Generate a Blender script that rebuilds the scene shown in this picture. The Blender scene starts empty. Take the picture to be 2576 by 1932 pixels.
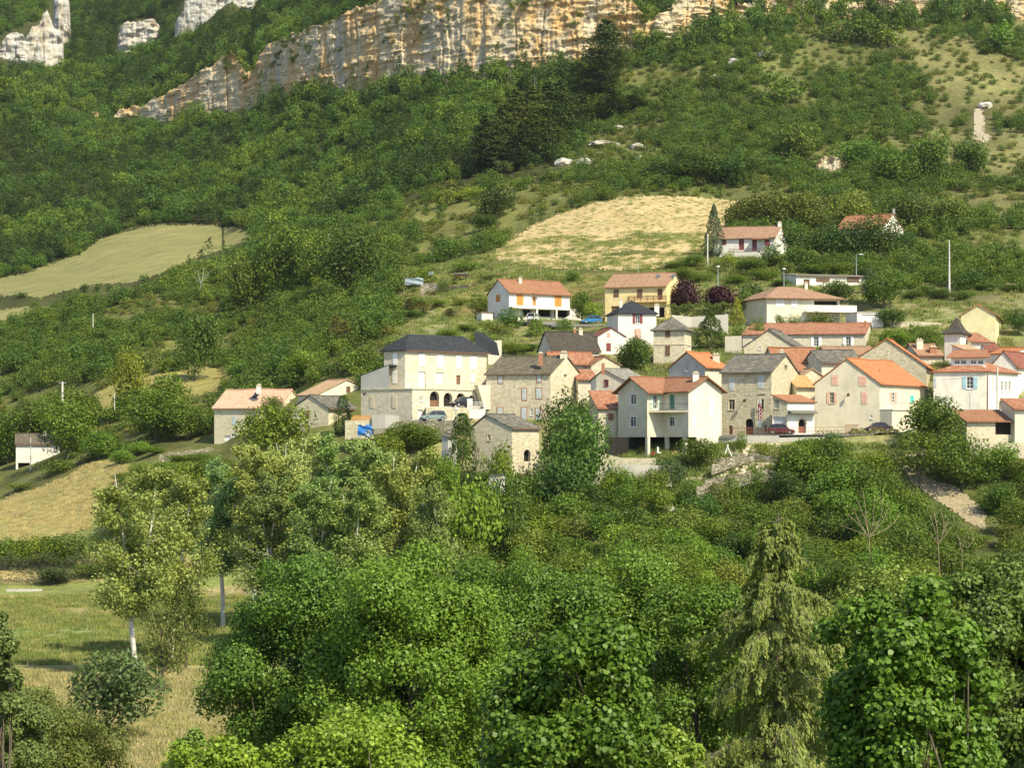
import bpy, math, random
import numpy as np
from mathutils import Vector, noise

# ---------------------------------------------------------------- camera model
# The eye stands at the origin, looking along +Y, Z up. px/py are the photograph's
# own pixels (2576 x 1932); F is the focal length in those pixels and HY the
# horizon row, so that a point at depth D (metres) has a known world place.
F = 4807.0
CX = 1288.0
HY = 1120.0
rng = np.random.default_rng(11)
random.seed(11)
scene = bpy.context.scene
COL = scene.collection
RAD = math.radians


def P(px, py, D):
    return Vector(((px - CX) * D / F, D, (HY - py) * D / F))


# ---------------------------------------------------------------- materials
MATS = {}


def _mat(name):
    m = bpy.data.materials.new(name)
    m.use_nodes = True
    nt = m.node_tree
    for n in list(nt.nodes):
        nt.nodes.remove(n)
    out = nt.nodes.new('ShaderNodeOutputMaterial')
    return m, nt, out


def N(nt, t, **kw):
    n = nt.nodes.new(t)
    for k, v in kw.items():
        if k in ('op', 'operation'):
            n.operation = v
        elif hasattr(n, k) and k not in ('inputs',):
            setattr(n, k, v)
    return n


def ramp(nt, src, stops):
    r = nt.nodes.new('ShaderNodeValToRGB')
    el = r.color_ramp.elements
    while len(el) < len(stops):
        el.new(0.5)
    for e, (p, c) in zip(el, stops):
        e.position = p
        e.color = (c[0], c[1], c[2], 1) if isinstance(c, (tuple, list)) else (c, c, c, 1)
    nt.links.new(src, r.inputs[0])
    return r.outputs[0]


def mixc(nt, fac, a, b, mode='MIX'):
    m = nt.nodes.new('ShaderNodeMix')
    m.data_type = 'RGBA'
    m.blend_type = mode
    for sock, v in ((m.inputs[0], fac), (m.inputs[6], a), (m.inputs[7], b)):
        if isinstance(v, (int, float)):
            sock.default_value = v
        elif isinstance(v, (tuple, list)):
            sock.default_value = (v[0], v[1], v[2], 1)
        else:
            nt.links.new(v, sock)
    return m.outputs[2]


def math1(nt, op, a, b=0.0):
    m = nt.nodes.new('ShaderNodeMath')
    m.operation = op
    for s, v in ((m.inputs[0], a), (m.inputs[1], b)):
        if isinstance(v, (int, float)):
            s.default_value = v
        else:
            nt.links.new(v, s)
    return m.outputs[0]


def coords(nt, scale=(1, 1, 1), uv=False):
    tc = nt.nodes.new('ShaderNodeTexCoord')
    mp = nt.nodes.new('ShaderNodeMapping')
    mp.inputs['Scale'].default_value = scale
    nt.links.new(tc.outputs['UV' if uv else 'Object'], mp.inputs[0])
    return mp.outputs[0]


def tnoise(nt, vec, scale, detail=4, rough=.55):
    n = nt.nodes.new('ShaderNodeTexNoise')
    n.inputs['Scale'].default_value = scale
    n.inputs['Detail'].default_value = detail
    n.inputs['Roughness'].default_value = rough
    nt.links.new(vec, n.inputs['Vector'])
    return n.outputs[0]


def bsdf(nt, out, col, rough=.8, spec=.3, bump=None, bstr=.5, bdist=.05, metallic=0):
    b = nt.nodes.new('ShaderNodeBsdfPrincipled')
    if isinstance(col, (tuple, list)):
        b.inputs['Base Color'].default_value = (col[0], col[1], col[2], 1)
    else:
        nt.links.new(col, b.inputs['Base Color'])
    b.inputs['Roughness'].default_value = rough
    b.inputs['Specular IOR Level'].default_value = spec
    b.inputs['Metallic'].default_value = metallic
    if bump is not None:
        bp = nt.nodes.new('ShaderNodeBump')
        bp.inputs['Strength'].default_value = bstr
        bp.inputs['Distance'].default_value = bdist
        nt.links.new(bump, bp.inputs['Height'])
        nt.links.new(bp.outputs[0], b.inputs['Normal'])
    nt.links.new(b.outputs[0], out.inputs[0])
    return b


def plain(name, col, rough=.7, spec=.3, var=.15, scale=1.5, metallic=0):
    """Paint, wood or metal with slight uneven wear."""
    m, nt, out = _mat(name)
    c = coords(nt)
    n = tnoise(nt, c, scale, 5)
    lo = tuple(x * (1 - var) for x in col)
    hi = tuple(min(1, x * (1 + var * .6)) for x in col)
    cc = ramp(nt, n, [(.3, lo), (.7, hi)])
    bsdf(nt, out, cc, rough, spec, metallic=metallic)
    MATS[name] = m
    return m


def render_mat(name, col, stain=(.32, .28, .2), amt=.35):
    """Rendered (plastered) wall with streaky weathering."""
    m, nt, out = _mat(name)
    c = coords(nt)
    n1 = tnoise(nt, c, .5, 6, .6)
    c2 = coords(nt, (1.6, 1.6, .25))
    n2 = tnoise(nt, c2, 1.1, 5, .6)
    a = ramp(nt, n1, [(.30, tuple(x * .78 for x in col)), (.5, tuple(x * .94 for x in col)), (.65, col)])
    f = ramp(nt, n2, [(.48, 0.0), (.74, amt)])
    cc = mixc(nt, f, a, tuple((x * .5 + y * .5) for x, y in zip(col, stain)))
    n3 = tnoise(nt, c, 18, 3)
    bsdf(nt, out, cc, .9, .15, n3, .25, .02)
    MATS[name] = m
    return m


def stone_mat(name, stops, scale=2.6, mortar=(.42, .37, .27), patch=None):
    """Rubble masonry: irregular stones, pale joints, weathered patches."""
    m, nt, out = _mat(name)
    c = coords(nt, (1, 1, 1.7))
    v = nt.nodes.new('ShaderNodeTexVoronoi')
    v.inputs['Scale'].default_value = scale
    v.inputs['Randomness'].default_value = .9
    nt.links.new(c, v.inputs['Vector'])
    sep = nt.nodes.new('ShaderNodeSeparateColor')
    nt.links.new(v.outputs['Color'], sep.inputs[0])
    cell = ramp(nt, sep.outputs[0], stops)
    e = nt.nodes.new('ShaderNodeTexVoronoi')
    e.feature = 'DISTANCE_TO_EDGE'
    e.inputs['Scale'].default_value = scale
    e.inputs['Randomness'].default_value = .9
    nt.links.new(c, e.inputs['Vector'])
    jf = ramp(nt, e.outputs[0], [(.02, 1.0), (.09, 0.0)])
    cc = mixc(nt, jf, cell, mortar)
    n1 = tnoise(nt, coords(nt), .45, 6, .65)
    pf = ramp(nt, n1, [(.42, 0.0), (.7, .75)])
    cc = mixc(nt, pf, cc, patch or mortar)
    n2 = tnoise(nt, coords(nt), 3.2, 5, .7)
    cc = mixc(nt, ramp(nt, n2, [(.60, 0.0), (.78, .5)]), cc, (.20, .165, .11))
    bsdf(nt, out, cc, .92, .15, e.outputs[0], .5, .06)
    MATS[name] = m
    return m


def tile_mat(name, stops, w=.3, h=.34, moss=None, mossamt=.5, bump=.6):
    """Roof covering in UV metres: rows of tiles or slabs, each its own shade."""
    m, nt, out = _mat(name)
    c = coords(nt, (1, 1, 1), uv=True)
    b = nt.nodes.new('ShaderNodeTexBrick')
    b.inputs['Scale'].default_value = 1
    b.inputs['Brick Width'].default_value = w
    b.inputs['Row Height'].default_value = h
    b.inputs['Mortar Size'].default_value = .025
    b.inputs['Color1'].default_value = (0, 0, 0, 1)
    b.inputs['Color2'].default_value = (1, 1, 1, 1)
    b.inputs['Mortar'].default_value = (.1, .1, .1, 1)
    nt.links.new(c, b.inputs['Vector'])
    n0 = tnoise(nt, c, .9, 5, .6)
    sep = nt.nodes.new('ShaderNodeSeparateColor')
    nt.links.new(b.outputs['Color'], sep.inputs[0])
    f = math1(nt, 'ADD', math1(nt, 'MULTIPLY', sep.outputs[0], .5), math1(nt, 'MULTIPLY', n0, .55))
    cc = ramp(nt, f, stops)
    if moss:
        n1 = tnoise(nt, coords(nt, (1, 1, 1), uv=True), .55, 7, .7)
        cc = mixc(nt, ramp(nt, n1, [(.5, 0.0), (.68, mossamt)]), cc, moss)
    w1 = nt.nodes.new('ShaderNodeTexWave')
    w1.wave_type = 'BANDS'
    w1.bands_direction = 'X'
    w1.inputs['Scale'].default_value = .5 / w * .63
    nt.links.new(c, w1.inputs['Vector'])
    hh = math1(nt, 'ADD', math1(nt, 'MULTIPLY', w1.outputs['Fac'], .5), math1(nt, 'MULTIPLY', sep.outputs[0], .6))
    bsdf(nt, out, cc, .85, .2, hh, bump, .06)
    MATS[name] = m
    return m


def glass_mat(name, col=(.02, .025, .03), rough=.08):
    m, nt, out = _mat(name)
    bsdf(nt, out, col, rough, .6)
    MATS[name] = m
    return m


def leaf_mat(name, spec=.25, rough=.5, trans=.3, fixed=None):
    """Foliage: the object's own colour, varied leaf by leaf."""
    m, nt, out = _mat(name)
    oi = nt.nodes.new('ShaderNodeObjectInfo')
    at = nt.nodes.new('ShaderNodeAttribute')
    at.attribute_name = 'lr'
    val = ramp(nt, at.outputs['Fac'], [(0, .6), (.6, 1.0), (1, 1.45)] if not fixed else [(0, .78), (.5, 1.0), (1, 1.25)])
    c = mixc(nt, 1.0, fixed or oi.outputs['Color'], val, 'MULTIPLY')
    yel = mixc(nt, 1.0, c, (1.22, 1.04, .62), 'MULTIPLY')
    c = mixc(nt, math1(nt, 'MULTIPLY', oi.outputs['Random'], .6), c, yel)
    dk = ramp(nt, math1(nt, 'FRACT', math1(nt, 'MULTIPLY', oi.outputs['Random'], 7.31)), [(0, .72), (1, 1.12)])
    c = mixc(nt, 1.0, c, dk, 'MULTIPLY')
    b = nt.nodes.new('ShaderNodeBsdfPrincipled')
    nt.links.new(c, b.inputs['Base Color'])
    b.inputs['Roughness'].default_value = rough
    b.inputs['Specular IOR Level'].default_value = spec
    t = nt.nodes.new('ShaderNodeBsdfTranslucent')
    tc = mixc(nt, 1.0, c, (1.25, 1.35, .55), 'MULTIPLY')
    nt.links.new(tc, t.inputs[0])
    mx = nt.nodes.new('ShaderNodeMixShader')
    mx.inputs[0].default_value = trans
    nt.links.new(b.outputs[0], mx.inputs[1])
    nt.links.new(t.outputs[0], mx.inputs[2])
    nt.links.new(mx.outputs[0], out.inputs[0])
    MATS[name] = m
    return m


def bark_mat(name, stops, scale=6):
    m, nt, out = _mat(name)
    n = tnoise(nt, coords(nt, (1, 1, .3)), scale, 6, .65)
    cc = ramp(nt, n, stops)
    bsdf(nt, out, cc, .9, .15, n, .6, .04)
    MATS[name] = m
    return m


# walls
render_mat('plaster_white', (.79, .76, .675), amt=.5)
render_mat('plaster_cream', (.77, .71, .55), amt=.5)
render_mat('plaster_yellow', (.80, .66, .34), amt=.2)
render_mat('plaster_pale_yellow', (.80, .72, .42), amt=.2)
render_mat('plaster_grey', (.46, .46, .43), amt=.3)
render_mat('plaster_beige', (.70, .64, .48), amt=.5)
render_mat('plaster_rough', (.66, .61, .48), amt=.6)
render_mat('concrete', (.50, .48, .42), amt=.6)
stone_mat('stone_tan', [(.15, (.40, .35, .24)), (.5, (.51, .455, .325)), (.85, (.62, .565, .42))], mortar=(.55, .495, .36))
stone_mat('stone_pale', [(.15, (.47, .42, .29)), (.5, (.58, .525, .37)), (.85, (.67, .61, .45))], mortar=(.58, .525, .385))
stone_mat('stone_ashlar', [(.15, (.48, .435, .325)), (.5, (.555, .51, .39)), (.85, (.62, .575, .45))], scale=1.7, mortar=(.55, .505, .39))
stone_mat('stone_grey', [(.15, (.36, .325, .22)), (.5, (.47, .43, .30)), (.85, (.60, .56, .42))], mortar=(.50, .455, .32))
stone_mat('stone_dry', [(.1, (.12, .11, .08)), (.5, (.26, .24, .18)), (.9, (.44, .41, .33))], scale=2.2, mortar=(.08, .07, .05), patch=(.22, .20, .13))
stone_mat('stone_dark', [(.15, (.06, .055, .05)), (.5, (.12, .11, .09)), (.85, (.22, .2, .16))], mortar=(.06, .055, .045))
# roofs
tile_mat('tile_orange', [(.2, (.33, .125, .052)), (.5, (.42, .165, .07)), (.8, (.48, .22, .105))])
tile_mat('tile_red', [(.2, (.23, .10, .052)), (.5, (.31, .145, .078)), (.8, (.37, .195, .115))])
tile_mat('tile_terracotta', [(.2, (.21, .098, .052)), (.5, (.28, .135, .074)), (.8, (.34, .185, .108))], moss=(.25, .165, .10), mossamt=.4)
tile_mat('tile_old', [(.2, (.19, .075, .045)), (.45, (.31, .125, .07)), (.7, (.40, .21, .12)), (.9, (.47, .35, .22))], moss=(.30, .22, .13), mossamt=.6)
tile_mat('tile_brown', [(.2, (.22, .125, .075)), (.5, (.31, .19, .12)), (.8, (.38, .25, .17))])
tile_mat('tile_pink', [(.2, (.46, .265, .175)), (.5, (.57, .355, .245)), (.8, (.64, .44, .32))], moss=(.55, .42, .3), mossamt=.4)
tile_mat('tile_tan', [(.2, (.34, .22, .125)), (.5, (.43, .29, .17)), (.8, (.50, .36, .23))])
tile_mat('tile_maroon', [(.2, (.15, .055, .04)), (.5, (.22, .085, .06)), (.8, (.27, .12, .085))])
tile_mat('tile_ochre', [(.2, (.36, .21, .085)), (.5, (.46, .28, .12)), (.8, (.54, .37, .19))])
tile_mat('slate', [(.2, (.020, .022, .027)), (.5, (.032, .036, .043)), (.8, (.048, .052, .06))], w=.3, h=.25, bump=.2)
tile_mat('slate_brown', [(.2, (.040, .036, .030)), (.5, (.062, .055, .044)), (.8, (.085, .077, .062))], w=.3, h=.25, moss=(.10, .085, .055), mossamt=.5, bump=.25)
tile_mat('lauze', [(.15, (.065, .062, .054)), (.5, (.125, .118, .10)), (.85, (.23, .215, .175))], w=.55, h=.4, moss=(.16, .14, .075), mossamt=.6)
tile_mat('lauze_pale', [(.15, (.12, .115, .10)), (.5, (.20, .195, .17)), (.85, (.31, .30, .26))], w=.55, h=.4, moss=(.2, .18, .11), mossamt=.5)
tile_mat('lauze_brown', [(.15, (.07, .06, .045)), (.5, (.115, .10, .072)), (.85, (.18, .16, .115))], w=.5, h=.4, moss=(.14, .125, .07), mossamt=.6)
# paint and others
plain('white_paint', (.82, .82, .80), .5)
plain('grey_blue_paint', (.50, .55, .56), .6)
plain('blue_paint', (.36, .56, .66), .6)
plain('brown_paint', (.16, .095, .06), .6)
plain('maroon_paint', (.22, .055, .06), .6)
plain('pink_paint', (.72, .42, .33), .6)
plain('green_paint', (.45, .62, .53), .6)
plain('dark_green_paint', (.10, .25, .20), .6)
plain('teal_paint', (.08, .50, .47), .6)
plain('wood_orange', (.55, .25, .055), .55)
plain('wood_brown', (.19, .10, .055), .6)
plain('wood_pale', (.52, .34, .15), .7)
plain('brick_trim', (.36, .17, .10), .85)
plain('stone_trim', (.60, .53, .38), .85)
plain('inside_shade', (.02, .018, .016), .9)  # near-black paint standing for the shade inside openings
plain('black_rubber', (.02, .02, .02), .8)
plain('rim_metal', (.5, .5, .5), .35, metallic=.7)
plain('iron', (.06, .05, .045), .6)
plain('rust_iron', (.23, .085, .05), .7)
plain('zinc', (.30, .36, .37), .4)
plain('pole_concrete', (.62, .60, .54), .85)
plain('tarp_blue', (.03, .16, .45), .5)
plain('tarp_pale', (.22, .28, .31), .6)
plain('asphalt', (.20, .19, .17), .9)
plain('lamp_glass', (.75, .75, .72), .3)
plain('red_sign', (.27, .03, .05), .5)
plain('car_blue', (.03, .22, .47), .25, .6, var=.05)
plain('car_maroon', (.10, .018, .028), .25, .6, var=.05)
plain('car_plum', (.055, .028, .038), .25, .6, var=.05)
plain('car_green', (.20, .27, .25), .3, .6, var=.05)
plain('car_black', (.015, .015, .018), .25, .6, var=.05)
plain('car_white', (.75, .75, .75), .3, .6, var=.05)
glass_mat('pane')
glass_mat('pane_light', (.10, .12, .13), .15)
leaf_mat('leaf', trans=.24)
leaf_mat('leaf_glossy', .28, .48, .22)
leaf_mat('needle', .15, .6, .12)
bark_mat('bark', [(.3, (.07, .055, .04)), (.7, (.19, .16, .12))])
bark_mat('bark_pale', [(.25, (.26, .24, .19)), (.55, (.55, .53, .46)), (.8, (.68, .66, .58))])
bark_mat('bark_dead', [(.3, (.20, .155, .09)), (.7, (.34, .28, .18))])


# ---------------------------------------------------------------- mesh helpers
class MB:
    """Collects faces; build() links them as ONE mesh object."""

    def __init__(self):
        self.v = []
        self.f = []
        self.uv = []

    def face(self, pts, uvs=None):
        i = len(self.v)
        self.v.extend([tuple(p) for p in pts])
        self.f.append(tuple(range(i, i + len(pts))))
        self.uv.append(uvs)

    def hexa(self, p):
        """8 corners: 0-3 bottom ring, 4-7 top ring."""
        i = len(self.v)
        self.v.extend([tuple(x) for x in p])
        for q in ((0, 3, 2, 1), (4, 5, 6, 7), (0, 1, 5, 4), (1, 2, 6, 5), (2, 3, 7, 6), (3, 0, 4, 7)):
            self.f.append(tuple(i + k for k in q))
            self.uv.append(None)

    def box(self, fn, a, b):
        (s0, t0, d0), (s1, t1, d1) = a, b
        self.hexa([fn(s0, t0, d0), fn(s1, t0, d0), fn(s1, t0, d1), fn(s0, t0, d1),
                   fn(s0, t1, d0), fn(s1, t1, d0), fn(s1, t1, d1), fn(s0, t1, d1)])

    def aabb(self, c, s):
        c = Vector(c)
        x, y, z = s[0] / 2, s[1] / 2, s[2] / 2
        self.hexa([c + Vector(q) for q in ((-x, -y, -z), (x, -y, -z), (x, y, -z), (-x, y, -z),
                                           (-x, -y, z), (x, -y, z), (x, y, z), (-x, y, z))])

    def tube(self, pts, rad, n=6, cap=True):
        pts = [Vector(p) for p in pts]
        base = len(self.v)
        for k, p in enumerate(pts):
            d = (pts[min(k + 1, len(pts) - 1)] - pts[max(k - 1, 0)])
            if d.length < 1e-6:
                d = Vector((0, 0, 1))
            d.normalize()
            a = d.orthogonal().normalized() if k == 0 else (a - d * a.dot(d)).normalized()
            b = d.cross(a)
            r = rad[k] if isinstance(rad, (list, tuple)) else rad
            for j in range(n):
                t = 2 * math.pi * j / n
                self.v.append(tuple(p + (a * math.cos(t) + b * math.sin(t)) * r))
        for k in range(len(pts) - 1):
            for j in range(n):
                j2 = (j + 1) % n
                self.f.append((base + k * n + j, base + k * n + j2, base + (k + 1) * n + j2, base + (k + 1) * n + j))
                self.uv.append(None)
        if cap:
            self.f.append(tuple(base + j for j in range(n)))
            self.f.append(tuple(base + (len(pts) - 1) * n + j for j in range(n)))
            self.uv += [None, None]

    def cyl(self, c, axis, r, h, n=14):
        axis = Vector(axis).normalized()
        c = Vector(c)
        self.tube([c - axis * h / 2, c + axis * h / 2], r, n)


ORG = {}


def link(name, me, mat=None, parent=None, color=None):
    o = bpy.data.objects.new(name, me)
    COL.objects.link(o)
    if mat is not None:
        if not me.materials:
            me.materials.append(MATS[mat] if isinstance(mat, str) else mat)
    if parent is not None:
        o.parent = parent
    if color:
        o.color = (color[0], color[1], color[2], 1)
    return o


def build(name, mb, mat, parent=None, org=None, smooth=False, color=None):
    """Link MB (in world metres) as one mesh object. Under a parent, coordinates
    become relative to the thing's own base point."""
    if org is None:
        org = ORG[parent.name] if parent is not None else None
    off = Vector(org) if org is not None else None
    me = bpy.data.meshes.new(name)
    vs = mb.v if off is None else [(a - off.x, b - off.y, c - off.z) for a, b, c in mb.v]
    me.from_pydata(vs, [], mb.f)
    if any(u is not None for u in mb.uv):
        ul = me.uv_layers.new(name='UVMap')
        k = 0
        for f, u in zip(mb.f, mb.uv):
            for j in range(len(f)):
                ul.data[k].uv = u[j] if u is not None else (0, 0)
                k += 1
    if smooth:
        me.polygons.foreach_set('use_smooth', [True] * len(me.polygons))
    me.update()
    o = link(name, me, mat, parent, color)
    if parent is None and off is not None:
        o.location = off
    if off is not None:
        ORG[o.name] = off
    return o


def tag(o, label=None, cat=None, group=None, kind=None):
    if label:
        o['label'] = label
    if cat:
        o['category'] = cat
    if group:
        o['group'] = group
    if kind:
        o['kind'] = kind
    return o


def thing(name, label, cat, loc, group=None, rz=0.0):
    o = bpy.data.objects.new(name, None)
    COL.objects.link(o)
    o.empty_display_size = .3
    o.location = loc
    o.rotation_euler = (0, 0, rz)
    ORG[o.name] = Vector(loc)
    tag(o, label, cat, group)
    return o


def npmesh(name, V, Q, lr=None):
    """Mesh from numpy vertices and equal-sided faces."""
    me = bpy.data.meshes.new(name)
    V = np.asarray(V, dtype=np.float32)
    Q = np.asarray(Q, dtype=np.int32)
    k = Q.shape[1]
    me.vertices.add(len(V))
    me.vertices.foreach_set('co', V.ravel())
    me.loops.add(Q.size)
    me.loops.foreach_set('vertex_index', Q.ravel())
    me.polygons.add(len(Q))
    me.polygons.foreach_set('loop_start', np.arange(0, Q.size, k, dtype=np.int32))
    me.polygons.foreach_set('loop_total', np.full(len(Q), k, dtype=np.int32))
    if lr is not None:
        a = me.attributes.new('lr', 'FLOAT', 'POINT')
        a.data.foreach_set('value', np.asarray(lr, dtype=np.float32))
    me.update(calc_edges=True)
    return me
# ---------------------------------------------------------------- terrain
# Each column gives, for one bearing (px), the ground row seen at each depth.
NEAR = [(0, -5.0), (12, -11.5), (35, -19.0), (60, -20.0), (120, -20.2)]
COLS = [
    (-900, [(180, 1667), (230, 1540), (300, 1420), (345, 1300), (400, 1230), (470, 1120), (560, 900), (650, 760), (760, 500), (900, 200)]),
    (0, [(180, 1667), (230, 1538), (255, 1487), (270, 1440), (285, 1381), (350, 1258), (385, 1198), (420, 1150), (450, 1090), (500, 930), (560, 775), (600, 730), (640, 695), (700, 600), (800, 390), (900, 170)]),
    (250, [(180, 1667), (230, 1538), (258, 1480), (272, 1430), (288, 1350), (320, 1240), (345, 1165), (375, 1120), (420, 1020), (470, 920), (540, 790), (590, 710), (640, 640), (690, 585), (790, 400), (868, 290)]),
    (400, [(180, 1667), (230, 1538), (260, 1453), (290, 1286), (320, 1185), (340, 1135), (380, 1050), (430, 950), (480, 860), (540, 760), (600, 680), (640, 620), (685, 572), (760, 430), (845, 305)]),
    (560, [(180, 1665), (230, 1540), (270, 1400), (300, 1225), (325, 1145), (340, 1116), (365, 1050), (400, 985), (450, 915), (520, 800), (590, 690), (640, 620), (680, 572), (750, 430), (812, 272)]),
    (800, [(180, 1660), (230, 1550), (260, 1400), (285, 1230), (300, 1120), (310, 1077), (320, 1020), (340, 965), (370, 905), (420, 835), (480, 745), (540, 665), (600, 590), (650, 520), (700, 430), (762, 225)]),
    (1050, [(180, 1660), (225, 1560), (255, 1400), (280, 1180), (288, 1095), (297, 1058), (305, 1045), (330, 930), (350, 860), (380, 800), (420, 740), (450, 690), (520, 600), (580, 510), (640, 400), (690, 290), (720, 214)]),
    (1300, [(180, 1660), (220, 1560), (250, 1420), (270, 1270), (283, 1190), (293, 1095), (300, 1062), (320, 970), (335, 895), (355, 852), (372, 810), (385, 765), (410, 705), (440, 660), (480, 600), (540, 500), (600, 420), (650, 330), (700, 190)]),
    (1600, [(180, 1660), (220, 1540), (240, 1440), (262, 1300), (275, 1205), (280, 1165), (285, 1135), (292, 1105), (300, 1010), (315, 955), (330, 905), (345, 882), (362, 808), (375, 765), (400, 705), (430, 655), (520, 500), (580, 420), (640, 310), (692, 128)]),
    (1900, [(180, 1660), (220, 1540), (240, 1440), (262, 1300), (274, 1190), (280, 1125), (284, 1098), (296, 1090), (300, 1000), (310, 945), (322, 906), (335, 876), (350, 835), (360, 812), (375, 765), (390, 720), (430, 648), (470, 590), (520, 520), (580, 420), (640, 270), (704, 42)]),
    (2250, [(180, 1660), (220, 1545), (240, 1450), (262, 1310), (272, 1200), (279, 1100), (284, 1076), (290, 1068), (300, 1005), (318, 905), (340, 862), (355, 812), (370, 768), (400, 705), (450, 620), (520, 520), (580, 410), (640, 270), (720, 40)]),
    (2560, [(180, 1660), (215, 1560), (235, 1460), (258, 1330), (272, 1200), (279, 1125), (292, 1062), (300, 1025), (318, 912), (340, 862), (360, 792), (400, 705), (450, 620), (520, 520), (580, 410), (640, 270), (735, 38)]),
    (3400, [(180, 1660), (215, 1560), (240, 1440), (270, 1220), (300, 1080), (360, 900), (450, 660), (560, 460), (700, 200), (760, 60)]),
]
CPX = np.array([c[0] for c in COLS], float)
CPROF = []
for _, pr in COLS:
    D_ = [n[0] for n in NEAR] + [p[0] for p in pr]
    z_ = [n[1] for n in NEAR] + [(HY - p[1]) * p[0] / F for p in pr]
    D_.append(3000)
    z_.append(z_[-1] + (3000 - D_[-2]) * .42)
    CPROF.append((np.array(D_, float), np.array(z_, float)))

# foot and head of the long limestone cliff: bearing, depth, foot row, head row
CLIFF = [(-400, 900, 330, 330), (150, 880, 325, 325), (180, 872, 325, 308), (233, 868, 332, 280), (262, 866, 335, 290),
         (285, 864, 337, 296), (300, 862, 330, 270), (338, 858, 315, 262), (356, 855, 310, 268), (400, 845, 303, 243),
         (431, 838, 297, 225), (466, 830, 286, 200), (501, 822, 282, 178), (540, 815, 277, 150), (559, 812, 273, 134),
         (582, 808, 270, 120), (600, 804, 268, 142), (617, 800, 265, 180), (640, 795, 258, 172), (652, 792, 254, 128),
         (675, 788, 246, 102), (730, 775, 232, 86), (792, 762, 222, 60), (885, 745, 217, 20), (990, 728, 215, -18),
         (1100, 715, 202, -45), (1223, 702, 192, -65), (1350, 695, 194, -80), (1456, 690, 203, -80), (1530, 690, 190, -60),
         (1575, 692, 150, -15), (1610, 692, 126, 30), (1640, 692, 118, 45), (1668, 692, 105, 30), (1724, 694, 80, -25),
         (1817, 698, 66, -30), (1850, 700, 60, 20), (1910, 704, 44, -20), (2073, 712, 34, -25), (2140, 716, 40, 5),
         (2200, 718, 42, -5), (2330, 724, 42, -15), (2480, 730, 44, -20), (2700, 735, 40, -30), (3400, 760, 40, -30)]
KPX = np.array([c[0] for c in CLIFF], float)
KD = np.array([c[1] for c in CLIFF], float)
KB = np.array([(HY - c[2]) * c[1] / F for c in CLIFF])
KT = np.array([(HY - c[3]) * c[1] / F for c in CLIFF])


def base_z(px, D):
    px = np.asarray(px, float)
    D = np.asarray(D, float)
    idx = np.clip(np.searchsorted(CPX, px) - 1, 0, len(CPX) - 2)
    w = np.clip((px - CPX[idx]) / (CPX[idx + 1] - CPX[idx]), 0, 1)
    zs = np.stack([np.interp(D, d, z) for d, z in CPROF])
    ar = np.arange(D.size).reshape(D.shape) if D.ndim else 0
    if D.ndim:
        flat = zs.reshape(len(CPX), -1)
        k = np.arange(D.size)
        a = flat[idx.ravel(), k]
        b = flat[idx.ravel() + 1, k]
        return (a * (1 - w.ravel()) + b * w.ravel()).reshape(D.shape)
    return zs[idx] * (1 - w) + zs[idx + 1] * w


# level ground cut into the slope for houses: bearing, depth, radius, ground row at depth
PADS = [(1355, 377, 17, 806, 371), (1590, 368, 14, 804, 363), (2010, 362, 15, 820, 358), (1950, 288, 12, 1092.5, 284), (2190, 288, 13, 1087.5, 284), (1120, 300, 12, 1058, 292)]


def ground(px, D):
    """Ground height at bearing px, depth D (arrays of one shape)."""
    px = np.atleast_1d(np.asarray(px, float))
    D = np.atleast_1d(np.asarray(D, float))
    px, D = np.broadcast_arrays(px, D)
    dc = np.interp(px, KPX, KD)
    z = base_z(px, np.minimum(D, dc))
    zt = np.maximum(z, np.interp(px, KPX, KT))
    e = np.clip((D - dc - 11) / 10.0, 0, 1)
    far = z + (zt - z) * e * e * (3 - 2 * e) + np.maximum(0, D - dc - 20) * .45
    z = np.where(D > dc, far, z)
    x = (px - CX) * D / F
    for ppx, pd, pr, prow, prd in PADS:
        dist = np.hypot(x - (ppx - CX) * pd / F, D - pd)
        w = np.clip((pr - dist) / 5.0, 0, 1)
        z = z + (np.minimum(z, (HY - prow) * prd / F) - z) * w
    amp = np.clip((D - 100) / 300, 0, 1) * (D < 1300)
    amp = np.where((D > 262) & (D < 440) & (px > 480), amp * .22, amp)
    z = z + amp * (np.sin(x * .11 + 1.3) * np.sin(D * .083) * .5 + np.sin(x * .31 + D * .17) * .22 + np.sin(x * .053 - D * .21) * .25)
    return z


def gz(px, D):
    return float(ground(px, D)[0])


DD = np.exp(np.linspace(math.log(105), math.log(1300), 700))


def hit(px, py, dmin=105, dmax=1300):
    """Depth at which the sight line through px, py first meets the ground."""
    px = np.atleast_1d(np.asarray(px, float))
    py = np.atleast_1d(np.asarray(py, float))
    d = DD[(DD >= dmin) & (DD <= dmax)]
    res = np.empty(px.size)
    for i0 in range(0, px.size, 2000):
        p = px[i0:i0 + 2000]
        q = py[i0:i0 + 2000]
        G = ground(np.repeat(p, d.size), np.tile(d, p.size)).reshape(p.size, d.size)
        row = HY - G * F / d[None, :]
        ok = row <= q[:, None]
        k = np.where(ok.any(1), ok.argmax(1), d.size - 1)
        k0 = np.maximum(k - 1, 0)
        r1 = row[np.arange(p.size), k]
        r0 = row[np.arange(p.size), k0]
        t = np.where(np.abs(r1 - r0) > 1e-6, (q - r0) / (r1 - r0 + 1e-12), 1)
        res[i0:i0 + 2000] = d[k0] + (d[k] - d[k0]) * np.clip(t, 0, 1)
    return res


def inpoly(px, py, poly):
    px = np.asarray(px, float)
    py = np.asarray(py, float)
    c = np.zeros(px.shape, bool)
    j = len(poly) - 1
    for i in range(len(poly)):
        xi, yi = poly[i]
        xj, yj = poly[j]
        m = ((yi > py) != (yj > py)) & (px < (xj - xi) * (py - yi) / (yj - yi + 1e-9) + xi)
        c ^= m
        j = i
    return c


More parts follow.
